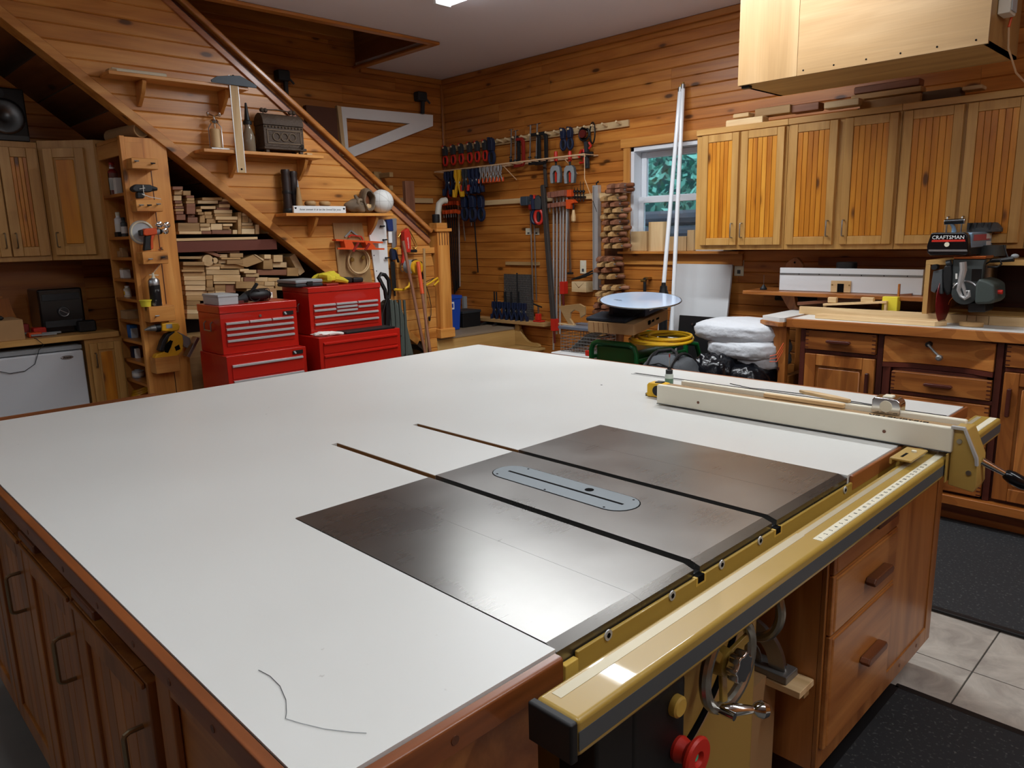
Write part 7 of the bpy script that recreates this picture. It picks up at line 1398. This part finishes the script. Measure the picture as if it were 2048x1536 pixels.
# wooden hand screws
hs_n = 0
def proto_hs(jaw, hnd, label):
    t = thing('hand_screw', label, 'clamp')
    for x, s in ((-.042, 1), (.03, -1)): MB().prism([(0, -.018), (0, .018), (-.13, .018), (-.165, .004), (-.165, -.018)], 'x', x - .019, x + .019).build('jaw', jaw, t, .003)
    for y, x0, x1, hx in ((-.045, -.075, .065, -1), (-.105, -.075, .065, 1)):
        MB().cyl((x0, y, 0), (x1, y, 0), .0055, n=8).build('spindle', 'zinc', t)
        b = x0 if hx < 0 else x1; MB().lathe((b, y, 0), [(.008, 0), (.015, .012), (.016, .04), (.013, .062), (.006, .066)], 12, (hx, 0, 0)).build('handle', hnd, t)
    return t
hsA = proto_hs(wd_('midw', 'y'), wd_('redw', 'x'), ''); hsB = proto_hs(wd_('redw', 'y'), wd_('walnut', 'x'), '')
hb_ = thing('hand_screw_board', 'dark board on the wall carrying the wooden hand screws', 'board', PY(1232, 690, YW - .01)); A, B = PY(1210, 392, YW - .01), PY(1246, 690, YW - .01); MB().box(A.x, B.x, YW - .016, YW - .0015, .35, A.z).build('board', wd_('walnut', 'z'), hb_)
rows = [(1244, 372, 'B', 0), (1240, 381, 'B', .1)] + [(1232 + (i % 3) * 2, 397 + i * 11.8, 'AB'[i % 3 == 1], .06 * ((i % 3) - 1)) for i in range(9)] + [(1222, 517, 'B', .0), (1222, 528, 'A', .05), (1218, 539, 'B', -.05), (1226, 552, 'A', .02), (1228, 574, 'A', .18), (1222, 587, 'A', -.1), (1222, 598, 'A', .1), (1216, 610, 'B', .0), (1216, 621, 'B', -.08), (1206, 637, 'A', .05), (1206, 650, 'A', -.06), (1204, 664, 'A', .1), (1204, 676, 'B', 0)]
for i, (u, v, k, rz) in enumerate(rows):
    p = PY(u, v, YW - .09); hang(hsA if k == 'A' else hsB, Vector((p.x, YW - .018, p.z)), rz, 1.06, 'wooden hand screw clamp, %s%s in the stack beside the window' % (ORD[i], ' from the top' if i else ''), 'wooden hand screws beside the window')
# box of pliers
o = thing('plier_box', 'small yellow wooden wall box left of the hand screws', 'box', PY(1157, 585, YW - .1)); A, B = PY(1143, 563, YW - .10), PY(1172, 585, YW - .10); MB().box(A.x, B.x, YW - .10, YW - .001, B.z, A.z).build('box', wd_('lightw', 'x'), o, .002); MB().prism([(A.x + .03, A.z - .006), ((A.x + B.x) / 2, A.z - .05), (B.x - .02, A.z - .006), ((A.x + B.x) / 2, A.z - .044)], 'y', YW - .1012, YW - .10).build('notch_line', wd_('walnut', 'x'), o)
for i in range(3): 
    q = thing('pliers', ('left', 'middle', 'right')[i] + ' pair of black pliers lying across the small wall box', 'pliers', A); c = Vector((A.x + .02 + .03 * i, YW - .07, A.z + .012)); 
    for s in (-1, 1): MB().tube([c + Vector((-.03, -.02, .004 + .008 * i)), c + Vector((.03, .0, .016 + .01 * i + s * .004)), c + Vector((.10, .015, .04 + .012 * i + s * .010))], [.005, .008, .006], 7).build('arm', 'black', q)
o = thing('fitting', 'brass pipe fitting on the wall below the window', 'fitting', PY(1287, 570, YW - .05)); A = PY(1283, 561, YW - .05); MB().cyl(A, A + Vector((.04, -.0, 0)), .013, n=10).build('tap_body', 'brass', o); MB().cyl(A + Vector((.03, 0, -.08)), A + Vector((.03, 0, .02)), .012, n=10).build('stem', 'iron', o); MB().box(A.x + .025, A.x + .06, YW - .055, YW - .001, A.z + .008, A.z + .025).build('handle', 'brass', o, .003)

# landing: bin, boxes, rods, clamps
zl_ = PZ_ + .0005
def onz(u, v, z=PZ_): return PZ(u, v, z)
c = onz(909, 650); bn = thing('blue_bin', 'blue recycling tub with white emblem standing on the landing', 'bin', (-4.35, 3.42, PZ_)); bx_ = PX(898, 592, -4.25); y0 = PX(896, 640, -4.25).y; y1 = PX(923, 640, -4.25).y; zt_ = PX(910, 592, -4.25).z
MB().add([(-4.42, y0 + .01, zl_), (-4.25, y0 + .01, zl_), (-4.25, y1 - .02, zl_), (-4.42, y1 - .02, zl_), (-4.45, y0, zt_), (-4.24, y0, zt_), (-4.24, y1, zt_), (-4.45, y1, zt_)], [(0, 3, 2, 1), (4, 5, 6, 7), (0, 1, 5, 4), (1, 2, 6, 5), (2, 3, 7, 6), (3, 0, 4, 7)]).build('tub', 'bluebin', bn, .006); MB().box(-4.455, -4.235, y0 - .006, y1 + .006, zt_ - .025, zt_ + .004).build('rim', 'bluebin', bn, .004)
p = PX(903, 611, -4.243); MB().box(-4.244, -4.2415, p.y - .01, p.y + .03, p.z - .035, p.z + .03).build('emblem', 'white', bn, .001); MB().box(-4.2414, -4.241, p.y, p.y + .02, p.z - .02, p.z + .015).build('emblem_centre', 'bluebin', bn)
a, b = PX(926, 593, -4.7), PX(943, 593, -4.7); solo(MB().box(-4.72, -4.69, a.y, b.y, zl_, a.z).build('grey_panel', 'grey', None, .003), 'grey board leaning behind the blue bin', 'panel')
X_ = -4.3; a, b = PX(925, 618, X_), PX(962, 650, X_); bk = thing('black_crate', 'black plastic crate standing right of the blue bin', 'crate', (X_ - .1, (a.y + b.y) / 2, PZ_)); MB().box(X_ - .2, X_, a.y, b.y, zl_, PX(940, 622, X_).z).build('crate', 'black', bk, .006); MB().box(X_ - .205, X_ + .005, a.y - .005, b.y + .005, PX(940, 622, X_).z - .02, PX(940, 622, X_).z + .004).build('rim', 'charcoal', bk, .004)
# rack of dark clamps on the landing back edge
o = thing('clamp_ledge', 'low pale ledge along the wall above the landing', 'ledge', PY(1075, 636, YW - .03)); A, B = PY(962, 632, YW - .02), PY(1104, 634, YW - .02); MB().box(A.x, B.x, YW - .12, YW - .001, A.z - .03, A.z).build('ledge_board', wd_('midw', 'x'), o, .003); zg = A.z
for i in range(7):
    u = 985 + i * 10; p = PY(u, 612, YW - .12); hang(sp1, Vector((p.x, YW - .10, zg + .155)), .2, 1.0, 'dark spring clamp standing on the low ledge, %s from the left' % ordn[i], 'spring clamps on the low ledge')
for i in range(8):
    u = (990, 1001, 1013, 1015, 1024, 1030, 1039, 1040)[i]; h_ = 545 if i == 7 else 583; A = PY(u, h_, YW - .05); o = thing('black_rod', 'thin black rod standing on the low ledge, %s' % (ordn[i] + ' from the left' if i < 7 else 'tallest one'), 'rod', A, 'black rods on the low ledge'); MB().cyl((A.x + (.012 if i in (3, 7) else 0), YW - .06 - .04 * (i % 2), zg + .0005), (A.x + (.012 if i in (3, 7) else 0), YW - .06 - .04 * (i % 2), A.z), .0065, n=8).build('shaft', 'iron', o)
o = thing('mesh_panel', 'grey perforated metal mesh panel leaning on the wall above the ledge', 'mesh panel', PY(1035, 625, YW - .02)); A, B = PY(1007, 548, YW - .02), PY(1066, 626, YW - .02); MB().box(A.x, B.x, YW - .012, YW - .010, zg + .0005, A.z).build('sheet', plain('meshgrey', '#5e5650', .6, metal=.3), o)
m = MB(); nx, nz = 24, 20
for i in range(nx + 1): x = A.x + (B.x - A.x) * i / nx; m.box(x - .001, x + .001, YW - .0155, YW - .012, zg + .001, A.z)
for i in range(nz + 1): z = zg + (A.z - zg) * i / nz; m.box(A.x, B.x, YW - .0155, YW - .012, z - .001, z + .001)
m.build('wire_grid', 'zinc', o)['kind'] = 'stuff'
A, B = PY(1012, 526, YW - .01), PY(1079, 531, YW - .01); solo(MB().box(A.x, B.x, YW - .02, YW - .001, B.z, A.z + .012).build('wall_cleat', wd_('midw', 'x'), None, .002), 'short wooden cleat on the wall above the mesh panel', 'cleat')
c = PY(1077, 628, YW - .06); c.z = zg; o = thing('red_vise', 'small red bench clamp standing on the low ledge', 'clamp', c); MB().box(c.x - .04, c.x + .05, c.y - .03, c.y + .03, zg + .0005, zg + .014).build('base', 'redplastic', o, .003); MB().box(c.x - .025, c.x + .02, c.y - .02, c.y + .02, zg + .014, zg + .07).build('body', 'redplastic', o, .006); MB().cyl(c + Vector((0, 0, .06)), c + Vector((0, 0, .13)), .008, n=8).build('post', 'satin', o); MB().bar(c + Vector((-.06, 0, .15)), c + Vector((.04, 0, .125)), .012, .012).build('lever', 'iron', o, .003)
solo(MB().tube([onz(u, v, PZ_ + .016) for u, v in ((962, 648), (975, 645), (990, 643), (1000, 646), (985, 650))], [.008, .014, .012, .014, .006], 8).build('tool_heap', 'iron'), 'dark loose hand tool lying on the landing deck', 'hand tool')

# left wall: triangle, hooks, stacked boards
x = XW + .03; tg = thing('white_triangle', 'large white triangular bracket frame hanging on the left wall', 'triangle', PX(700, 316, x))
Q = lambda l, xx=XW + .035: [(PX(u, v, xx).y, PX(u, v, xx).z) for u, v in l]
o_ = Q(((682, 213), (866, 230), (866, 252), (699, 317), (692, 309))); i_ = Q(((693, 236), (820, 247), (697, 296)))
m = MB(); x0, x1 = XW + .003, XW + .035
def strip_(pl): m.prism(pl, 'x', x0, x1)
strip_([o_[0], o_[1], i_[1], i_[0]]); strip_([o_[1], o_[2], o_[3], i_[2], i_[1]]); strip_([o_[0], i_[0], i_[2], o_[3], o_[4]])
m.build('frame', plain('tri', '#f0eeec', .5), tg); MB().prism(Q(((674, 211), (682, 213), (692, 310), (686, 312))), 'x', x0, x1 + .002).build('end_face', wd_('lightw', 'z'), tg)
for nm, pts, lb in (('beam_clamp', ((838, 188), (846, 190), (845, 228)), 'dark iron hook clamp at the right tip of the white triangle'), ('beam_clamp', ((560, 145), (570, 148), (573, 195)), 'dark iron bracket high on the left wall above the rail')):
    o = thing(nm, lb, 'bracket', PX(*pts[2], XW + .05)); P = [PX(u, v, XW + .05) for u, v in pts]; MB().bar(P[1], P[2], .03, .03, (1, 0, 0)).build('shank', 'charcoal', o, .004); MB().box(XW + .003, XW + .08, P[0].y - .03, P[1].y + .03, P[1].z - .055, P[0].z + .02).build('head', 'charcoal', o, .01); MB().bar(P[1], P[1] + Vector((.02, .06, -.07)), .015, .015).build('arm', 'charcoal', o, .003)
o = MB().box(XW + .003, XW + .05, PX(612, 210, XW + .05).y, PX(672, 210, XW + .05).y, 1.7, PX(640, 213, XW + .05).z).build('wall_panel', plain('brownpanel', '#5a3320', .6)); solo(o, 'plain brown panel standing behind the stair rail left of the triangle', 'board')
for i, (u0, u1, v0, v1, mt, lb) in enumerate(((807, 830, 362, 460, 'redw', 'tall brown board standing behind the newel post'), (829, 834, 380, 460, 'midw', 'thin tan board standing beside the tall brown board'))):
    A, B = PX(u0, v0, -4.6), PX(u1, v1, -4.6); solo(MB().box(-4.62 - .1 * i, -4.58 - .1 * i, A.y, B.y, PZ_ + .0005, A.z).build('standing_board', wd_(mt, 'z'), None, .002), lb, 'board')
o = thing('board_rack', 'pale wooden wall rack of arms beside the stair rail', 'rack', PX(760, 380, XW + .05)); A, B = PX(748, 343, XW + .03), PX(766, 400, XW + .03); MB().box(XW + .003, XW + .03, A.y, B.y, B.z, A.z).build('upright', wd_('midw', 'z'), o, .002)
for v in (352, 378): A = PX(768, v, XW + .03); MB().box(XW + .03, XW + .18, A.y - .05, A.y - .01, A.z - .02, A.z + .02).build('arm', wd_('midw', 'x'), o, .003)
A, B = PX(786, 398, XW + .02), PX(866, 402, XW + .02); solo(MB().box(XW + .003, XW + .024, A.y, B.y, B.z - .02, A.z + .012).build('wall_cleat', wd_('lightw', 'y'), None, .002), 'pale wooden cleat on the left wall behind the newel post', 'cleat')
# ================================================================= things on the floor at the right wall
# green generator
gy = 3.0; gen = thing('generator', 'green portable generator with tubular frame behind the work table', 'generator', (-2.1, 3.25, 0))
gx0, gx1, gyb = -2.40, -2.05, 3.55; gz = .745
def loop(y, nm='frame_loop'):
    r = .05; P = [(gx0, y, .03), (gx0, y, gz - r), (gx0 + r * .3, y, gz - r * .3), (gx0 + r, y, gz), (gx1 - r, y, gz), (gx1 - r * .3, y, gz - r * .3), (gx1, y, gz - r), (gx1, y, .03)]
    MB().tube(P, .017, 10).build(nm, 'green', gen)
loop(gy); loop(gyb)
for x in (gx0, gx1):
    for z in (.08, gz - .10): MB().cyl((x, gy, z), (x, gyb, z), .014, n=8).build('side_tube', 'green', gen)
MB().cyl((gx0, gy, .60), (gx1, gy, .60), .012, n=8).build('cross_tube', 'green', gen); MB().box(gx0 + .02, gx1 - .02, gy + .02, gy + .05, .50, gz - .02).build('tank_front', 'green', gen, .03, 4)
MB().box(gx0 + .03, gx1 - .03, gy + .05, gyb - .05, .50, .70).build('fuel_tank', 'green', gen, .04, 4); MB().box(gx0 + .05, gx1 - .05, gy + .06, gyb - .06, .06, .50).build('engine', 'charcoal', gen, .02, 2); MB().box(gx0 + .02, gx1 - .02, gy + .02, gy + .035, .12, .48).build('control_panel', 'green', gen, .004)
MB().box(gx1 + .002, gx1 + .012, gy + .06, gy + .25, .52, .66).build('side_plate', 'green', gen, .004); MB().box(gx1 + .012, gx1 + .014, gy + .09, gy + .15, .585, .615).build('warning_label', 'yellow', gen)
text('65', .035, 'white', gen, frame((gx1 + .0142, gy + .15, .55), (0, 1, 0), (0, 0, 1)))
MB().tube([(gx1 + .05, gy + .30, .70), (gx1 + .12, gy + .32, .74), (gx1 + .16, gy + .42, .72), (gx1 + .16, gy + .48, .60)], .016, 10).build('handle_tube', 'green', gen)
for x in (gx0, gx1): MB().cyl((x, gy, .0), (x, gy, .035), .028, n=12).cyl((x, gyb, .0), (x, gyb, .035), .028, n=12).build('rubber_foot', 'black', gen)
# yellow cord coil on the generator
cy = thing('yellow_lead', 'coiled yellow extension cord on top of the green generator', 'cord', (-2.1, 3.2, gz))
for k in range(6): MB().torus((-1.97 + .008 * k, 3.14 + .008 * k, gz + .028 + .012 * (k % 3)), .20 - .014 * k, .0095, (.08 * (k % 2), -.06, 1), 36, 7, sy=.8).build('coil', 'yellow', cy)
# carton
C0 = Vector((-2.0, 2.905, .822)); ex = Vector((-1, -.06, .0)).normalized(); ey = Vector((-.12, 1, .12)).normalized(); ez = Vector((0, 0, 1)); Lx, Ly, Hh = .335, .44, .066
cbo = thing('carton', 'flat open brown cardboard carton resting on the generator and cord', 'box', C0)
c = C0 + ex * Lx / 2 + ey * Ly / 2 + ez * Hh / 2; MB().obox(c, ex * (Lx / 2), ey * (Ly / 2), ez * (Hh / 2)).build('carton_body', 'cardboard', cbo, .002)
text('[]o', .03, 'ink', cbo, frame(C0 + ey * .20 + ez * Hh * .55 + Vector((.003, 0, 0)), ey, ez)); text('acme', .018, 'ink', cbo, frame(C0 + ey * .29 + ez * Hh * .55 + Vector((.003, 0, 0)), ey, ez)) if False else None
MB().obox(C0 + ey * .19 + ez * Hh * .55 + Vector((.0015, 0, 0)), ey * .016, ez * .012, Vector((.0006, 0, 0))).obox(C0 + ey * .24 + ez * Hh * .55 + Vector((.0015, 0, 0)), ey * .014, ez * .007, Vector((.0006, 0, 0))).obox(C0 + ey * .30 + ez * Hh * .55 + Vector((.0015, 0, 0)), ey * .018, ez * .006, Vector((.0006, 0, 0))).build('printed_marks', 'ink', cbo)
for k in range(4): q = C0 + ex * (.18 + .035 * k) + Vector((0, -.001, 0)); MB().bar(q + ez * .005, q + ez * (Hh - .004) + ex * .006, .002, .002).build('crease', wd_('walnut', 'z'), cbo)
tz = .822 + Hh
dv_ = MB().obox(C0 + ex * Lx * .62 + ey * .10 + ez * (Hh + .012), ex * (Lx * .44), ey * .095, ez * .011).build('cloth_base', 'blackcloth', None, .006); 
bgx = thing('tool_roll', 'dark cloth bag heaped on the brown carton under the disc', 'bag', C0 + ez * Hh); dv_.parent = bgx; dv_.data.transform(Matrix.Translation(-OFF[bgx.name])); 
MB().ball(C0 + ex * .14 + ey * .14 + ez * (Hh + .055), (.11, .10, .055), 24, 14, rough(21, .16, 2.5)).build('bundle', 'blackcloth', bgx)
R0 = C0 + ex * .055 + ey * .19 + ez * (Hh + .028); rb2 = thing('flat_tool_box', 'dark blue-grey printed tool box under the right side of the disc', 'box', R0 - ez * .02)
MB().obox(R0 + ex * .06 + ey * .10 + ez * .018, ex * .11, ey * .14, ez * .032).build('carton_body', plain('bluegrey', '#3a4358', .6), rb2, .002)
fr_ = R0 + ex * .06 - ex * .11 + ez * .022 + Vector((.0012, 0, 0)); MB().obox(fr_ + ey * .04, ey * .030, ez * .013, ex * .0006).build('label', 'white', rb2); text('COMO', .022, 'ink', rb2, frame(fr_ + ey * .04 + Vector((.0012, 0, 0)), ey, ez)); MB().obox(fr_ + ey * .10, ey * .024, ez * .006, ex * .0006).build('red_mark', 'redplastic', rb2); MB().obox(fr_ + ey * .19, ey * .016, ez * .009, ex * .0006).build('logo', 'paper', rb2)
# round disc on top
dc = Vector((-2.08, 3.08, 1.012)); ds = thing('round_disc', 'pale blue glossy round disc balanced on top of the carton stack', 'disc', dc); nrm = Vector((.075, -.085, 1)).normalized()
MB().lathe(dc, [(.24, -.004), (.246, 0), (.246, .004), (.241, .008), (.0, .008)], 48, nrm).build('disc_plate', 'discblue', ds); MB().torus(dc + nrm * .004, .246, .004, nrm, 48, 6).build('rim', 'satin', ds)
text('Safety Saw', .05, 'slate', ds, frame(dc + nrm * .0085 + Vector((-.14, -.10, .001)), Vector((.85, -.5, 0)) - nrm * Vector((.85, -.5, 0)).dot(nrm), Vector((.5, .85, .03))), shear=.3, sx=.9) if False else MB().tube([dc + nrm * .0088 + Vector((-.17 + .012 * i, -.09 + .006 * (i % 2) - .003 * i, -.0)) + nrm * (0) for i in range(11)], .0016, 5).build('script_marks', 'slate', ds)
bk2 = thing('black_bottle', 'black bottle with tapered cap standing behind the disc', 'bottle', PY(1327, 590, 3.66)); q = PY(1327, 590, 3.66); MB().lathe(Vector((q.x, q.y, q.z - .05)), [(.035, 0), (.035, .06), (.026, .085), (.024, .11), (.016, .115), (.014, .135)], 16).build('bottle_body', 'black', bk2); MB().lathe(Vector((q.x, q.y, .001)), [(.06, 0), (.06, .05), (.03, .07), (.03, q.z - .051)], 16).build('stand', 'black', bk2)
# duffel
du = thing('duffel_bag', 'grey canvas duffel bag with black straps behind the work table', 'bag', (-1.85, 2.98, .3)); 
A, B = PY(1292, 742, 2.9), PY(1394, 742, 2.9); cx_ = (A.x + B.x) / 2; yy_ = 2.90
def squash(d): return Vector((math.copysign(abs(d.x) ** .6, d.x), math.copysign(abs(d.y) ** .7, d.y), math.copysign(abs(d.z) ** .75, d.z)))
fz_ = lambda d: squash(d) * (1 + .05 * (_nz.noise(d * 2.3) + .5 * _nz.noise(d * 5)))
from mathutils import noise as _nz
MB().ball((cx_ - .005, yy_, .55), (.165, .14, .185), 44, 26, fz_).build('body', 'fabricgrey', du)
for x in (-.085, .075): MB().tube([(cx_ + x, yy_ - .162 * math.cos(t_), 0.55 + .196 * math.sin(t_)) for t_ in [math.radians(-60 + 10 * i) for i in range(25)]], .009, 6).build('strap', 'black', du)
MB().tube([(cx_ - .085, yy_ - .06, .715), (cx_ - .06, yy_ - .04, .755), (cx_ + .0, yy_, .765), (cx_ + .05, yy_ - .02, .75), (cx_ + .075, yy_ - .05, .715)], .010, 8).build('handle', 'black', du); MB().tube([(cx_ - .15, yy_ - .10, .66), (cx_, yy_ - .12, .70), (cx_ + .15, yy_ - .10, .66)], .004, 6).build('zip', 'black', du)
MB().ball((cx_, yy_, .175), (.17, .13, .175), 20, 12, squash).build('lower_body', 'fabricgrey', du)
# bags
from mathutils import noise as _nz
def crumple(seed, amp, freq, e=(.55, .55, .75), sharp=0., dirs=(1, 1, 1)):
    o = Vector((seed * 7.1, seed * 3.3, seed))
    def f(d):
        q = Vector((math.copysign(abs(d.x) ** e[0], d.x), math.copysign(abs(d.y) ** e[1], d.y), math.copysign(abs(d.z) ** e[2], d.z))); w = Vector((q.x * dirs[0], q.y * dirs[1], q.z * dirs[2])) * freq + o
        n = _nz.noise(w) + .5 * _nz.noise(w * 2.1) + .25 * _nz.noise(w * 4.3)
        if sharp: n = n * (1 - sharp) + sharp * (abs(_nz.noise(w * 1.3)) * 2 - .6)
        return q * (1 + amp * n)
    return f
wbg = thing('white_pillow_bag', 'puffy white pillow bag lying on the black plastic bag', 'bag', (-1.5, 3.2, .7)); A, B = PY(1388, 665, 3.2), PY(1552, 665, 3.2); W_ = (B.x - A.x) / 2; XC = (A.x + B.x) / 2
MB().ball((XC + .005, 3.28, .850), (W_ * 1.02, .20, .072), 72, 30, crumple(3, .055, 3.4, (.9, .7, .62), .4, (.45, .8, 3.2))).build('upper_fold', 'pillow', wbg, angle=80); MB().ball((XC + .06, 3.28, .762), (W_ - .045, .205, .066), 72, 30, crumple(5, .055, 3.6, (.7, .6, .6), .45, (.45, .8, 3.4))).build('lower_fold', 'pillow', wbg, angle=80)
MB().ball((XC + .13, 3.30, .69), (W_ - .12, .18, .05), 48, 20, crumple(8, .08, 3.6, (.7, .6, .6), .6, (.6, 1, 3))).build('end_fold', 'pillow', wbg, angle=80)
p = PY(1540, 705, 3.1); 
for k in range(3): MB().tube([p + Vector((0, 0, -.02 - .015 * k)), p + Vector((.03, .02, -.01 - .02 * k)), p + Vector((.05, .05, .05 - .02 * k))], .0025, 5).build('red_cord', 'orange', wbg)
bbg = thing('black_plastic_bag', 'shiny black plastic sack on the floor under the white bag', 'bag', (-1.5, 3.1, 0)); MB().ball((-1.55, 3.12, .46), (.145, .16, .27), 64, 44, crumple(11, .10, 1.9, (.5, .5, .55), .6, (1.3, 1.3, .7))).build('left_sack', 'plasticbag', bbg, angle=80); MB().ball((-1.41, 3.18, .41), (.165, .19, .285), 64, 44, crumple(14, .09, 1.9, (.5, .5, .55), .6, (1.3, 1.3, .7))).build('right_sack', 'plasticbag', bbg, angle=80); MB().ball((-1.5, 3.16, .15), (.25, .2, .14), 40, 20, crumple(17, .08, 2.5, (.5, .5, .5))).build('sack_bottom', 'plasticbag', bbg)
for k_, x_ in enumerate((-1.30, -1.268)): solo(MB().box(x_, x_ + .022, 3.26, 3.30, 0, .55 - .05 * k_).build('white_batten', 'offwhite', None, .003), ('taller left' if k_ == 0 else 'shorter right') + ' white batten standing between black sack and bench wing', 'batten')
# leaning boards
A, B = PY(1348, 528, YW - .05), PY(1463, 530, YW - .05); th_ = .018
def lean(x0, x1, ztop, ytop, ybot, zb=0.002): 
    d = Vector((0, ytop - ybot, ztop - zb)); c = Vector(((x0 + x1) / 2, (ytop + ybot) / 2, (ztop + zb) / 2)); return MB().obox(c, ((x1 - x0) / 2, 0, 0), d.normalized().cross(Vector((1, 0, 0))) * (th_ / 2), d / 2)
solo(lean(A.x, B.x, A.z, YW - .03, YW - .20).build('white_board', 'whiteboard', None, .002), 'white melamine board leaning on the wall right of the tubes', 'board')
A, B = PY(1360, 630, 3.72), PY(1452, 633, 3.72); q = thing('black_board', 'black board leaning in front of the white board', 'board', ((A.x + B.x) / 2, 3.6, 0)); lean(A.x, B.x, A.z, 3.72, 3.63).build('panel_sheet', 'black', q, .003); 
for u, v in ((1386, 648), (1374, 665)): c = PY(u, v, 3.70); MB().cyl(c + Vector((0, .0, 0)), c + Vector((0, -.012, 0)), .006, n=10).build('ring_hole', 'satin', q)
# trap cage, white lid and plywood handle
cgx0, cgx1 = PY(1122, 700, 3.3).x, PY(1192, 700, 3.3).x; cgz1 = PY(1150, 660, 3.3).z; cgz0 = cgz1 - .16
cg = thing('wire_cage', 'galvanised wire trap cage left of the green generator', 'cage', ((cgx0 + cgx1) / 2, 3.4, cgz0)); m = MB(); n = 12
for i in range(n + 1):
    x = cgx0 + (cgx1 - cgx0) * i / n; m.cyl((x, 3.3, cgz0), (x, 3.3, cgz1), .0018, n=4).cyl((x, 3.52, cgz0), (x, 3.52, cgz1), .0018, n=4).cyl((x, 3.3, cgz1), (x, 3.52, cgz1), .0018, n=4)
for i in range(8):
    z = cgz0 + (cgz1 - cgz0) * i / 7; m.cyl((cgx0, 3.3, z), (cgx1, 3.3, z), .0018, n=4).cyl((cgx0, 3.52, z), (cgx1, 3.52, z), .0018, n=4)
    for x in (cgx0, cgx1): m.cyl((x, 3.3, z), (x, 3.52, z), .0018, n=4)
m.build('wire_mesh', 'zinc', cg)['kind'] = 'stuff'
MB().box(cgx0 - .01, cgx1 + .02, 3.28, 3.54, cgz1 + .002, cgz1 + .022).build('top_plate', plain('galv', '#8a9aac', .35, metal=.6), cg, .003); MB().obox(((cgx0 + cgx1) / 2, 3.4, (cgz0 + cgz1) / 2), (.08, 0, .06), (0, .1, 0), (-.001, 0, .0015)).build('trap_door', 'zinc', cg)
wl_ = thing('white_tote', 'white lidded storage tote under the wire cage', 'tote', ((cgx0 + cgx1) / 2, 3.4, 0)); MB().box(cgx0 - .01, cgx1 + .0, 3.24, 3.55, 0, cgz0 - .022).build('tub', 'offwhite', wl_, .01); MB().box(cgx0 - .03, cgx1 + .02, 3.22, 3.57, cgz0 - .022, cgz0 - .003).build('lid', 'white', wl_, .006)
rl_ = thing('red_padlock', 'small red lock standing on the white tote lid beside the cage', 'lock', (cgx1 - .02, 3.26, cgz0)); MB().box(cgx1 - .05, cgx1 - .005, 3.24, 3.275, cgz0 - .0025, cgz0 + .035).build('body', 'redplastic', rl_, .004); MB().torus((cgx1 - .028, 3.257, cgz0 + .04), .013, .004, (0, 1, 0), 16, 6).build('shackle', 'satin', rl_)
# plywood push handle leaning on the cage
yq = 3.36; P = [PY(u, v, yq) for u, v in ((1119, 638), (1160, 634), (1171, 640), (1171, 656), (1162, 662), (1160, 650), (1150, 646), (1142, 652), (1141, 663), (1147, 672), (1150, 676), (1140, 676), (1130, 660))]
ph = thing('push_block', 'pale plywood push handle with a curved grip hole on the cage', 'push block', PY(1145, 676, yq)); zmin = min(p.z for p in P); 
MB().prism([(p.x, p.z + (cgz1 + .0225 - zmin)) for p in P], 'y', yq - .009, yq + .009).build('plywood', wd_('ply', 'x'), ph, .002); MB().box(PY(1119, 676, yq).x, PY(1150, 676, yq).x, yq - .012, yq + .012, cgz1 + .0225, cgz1 + .03).build('foot_strip', wd_('lightw', 'x'), ph)
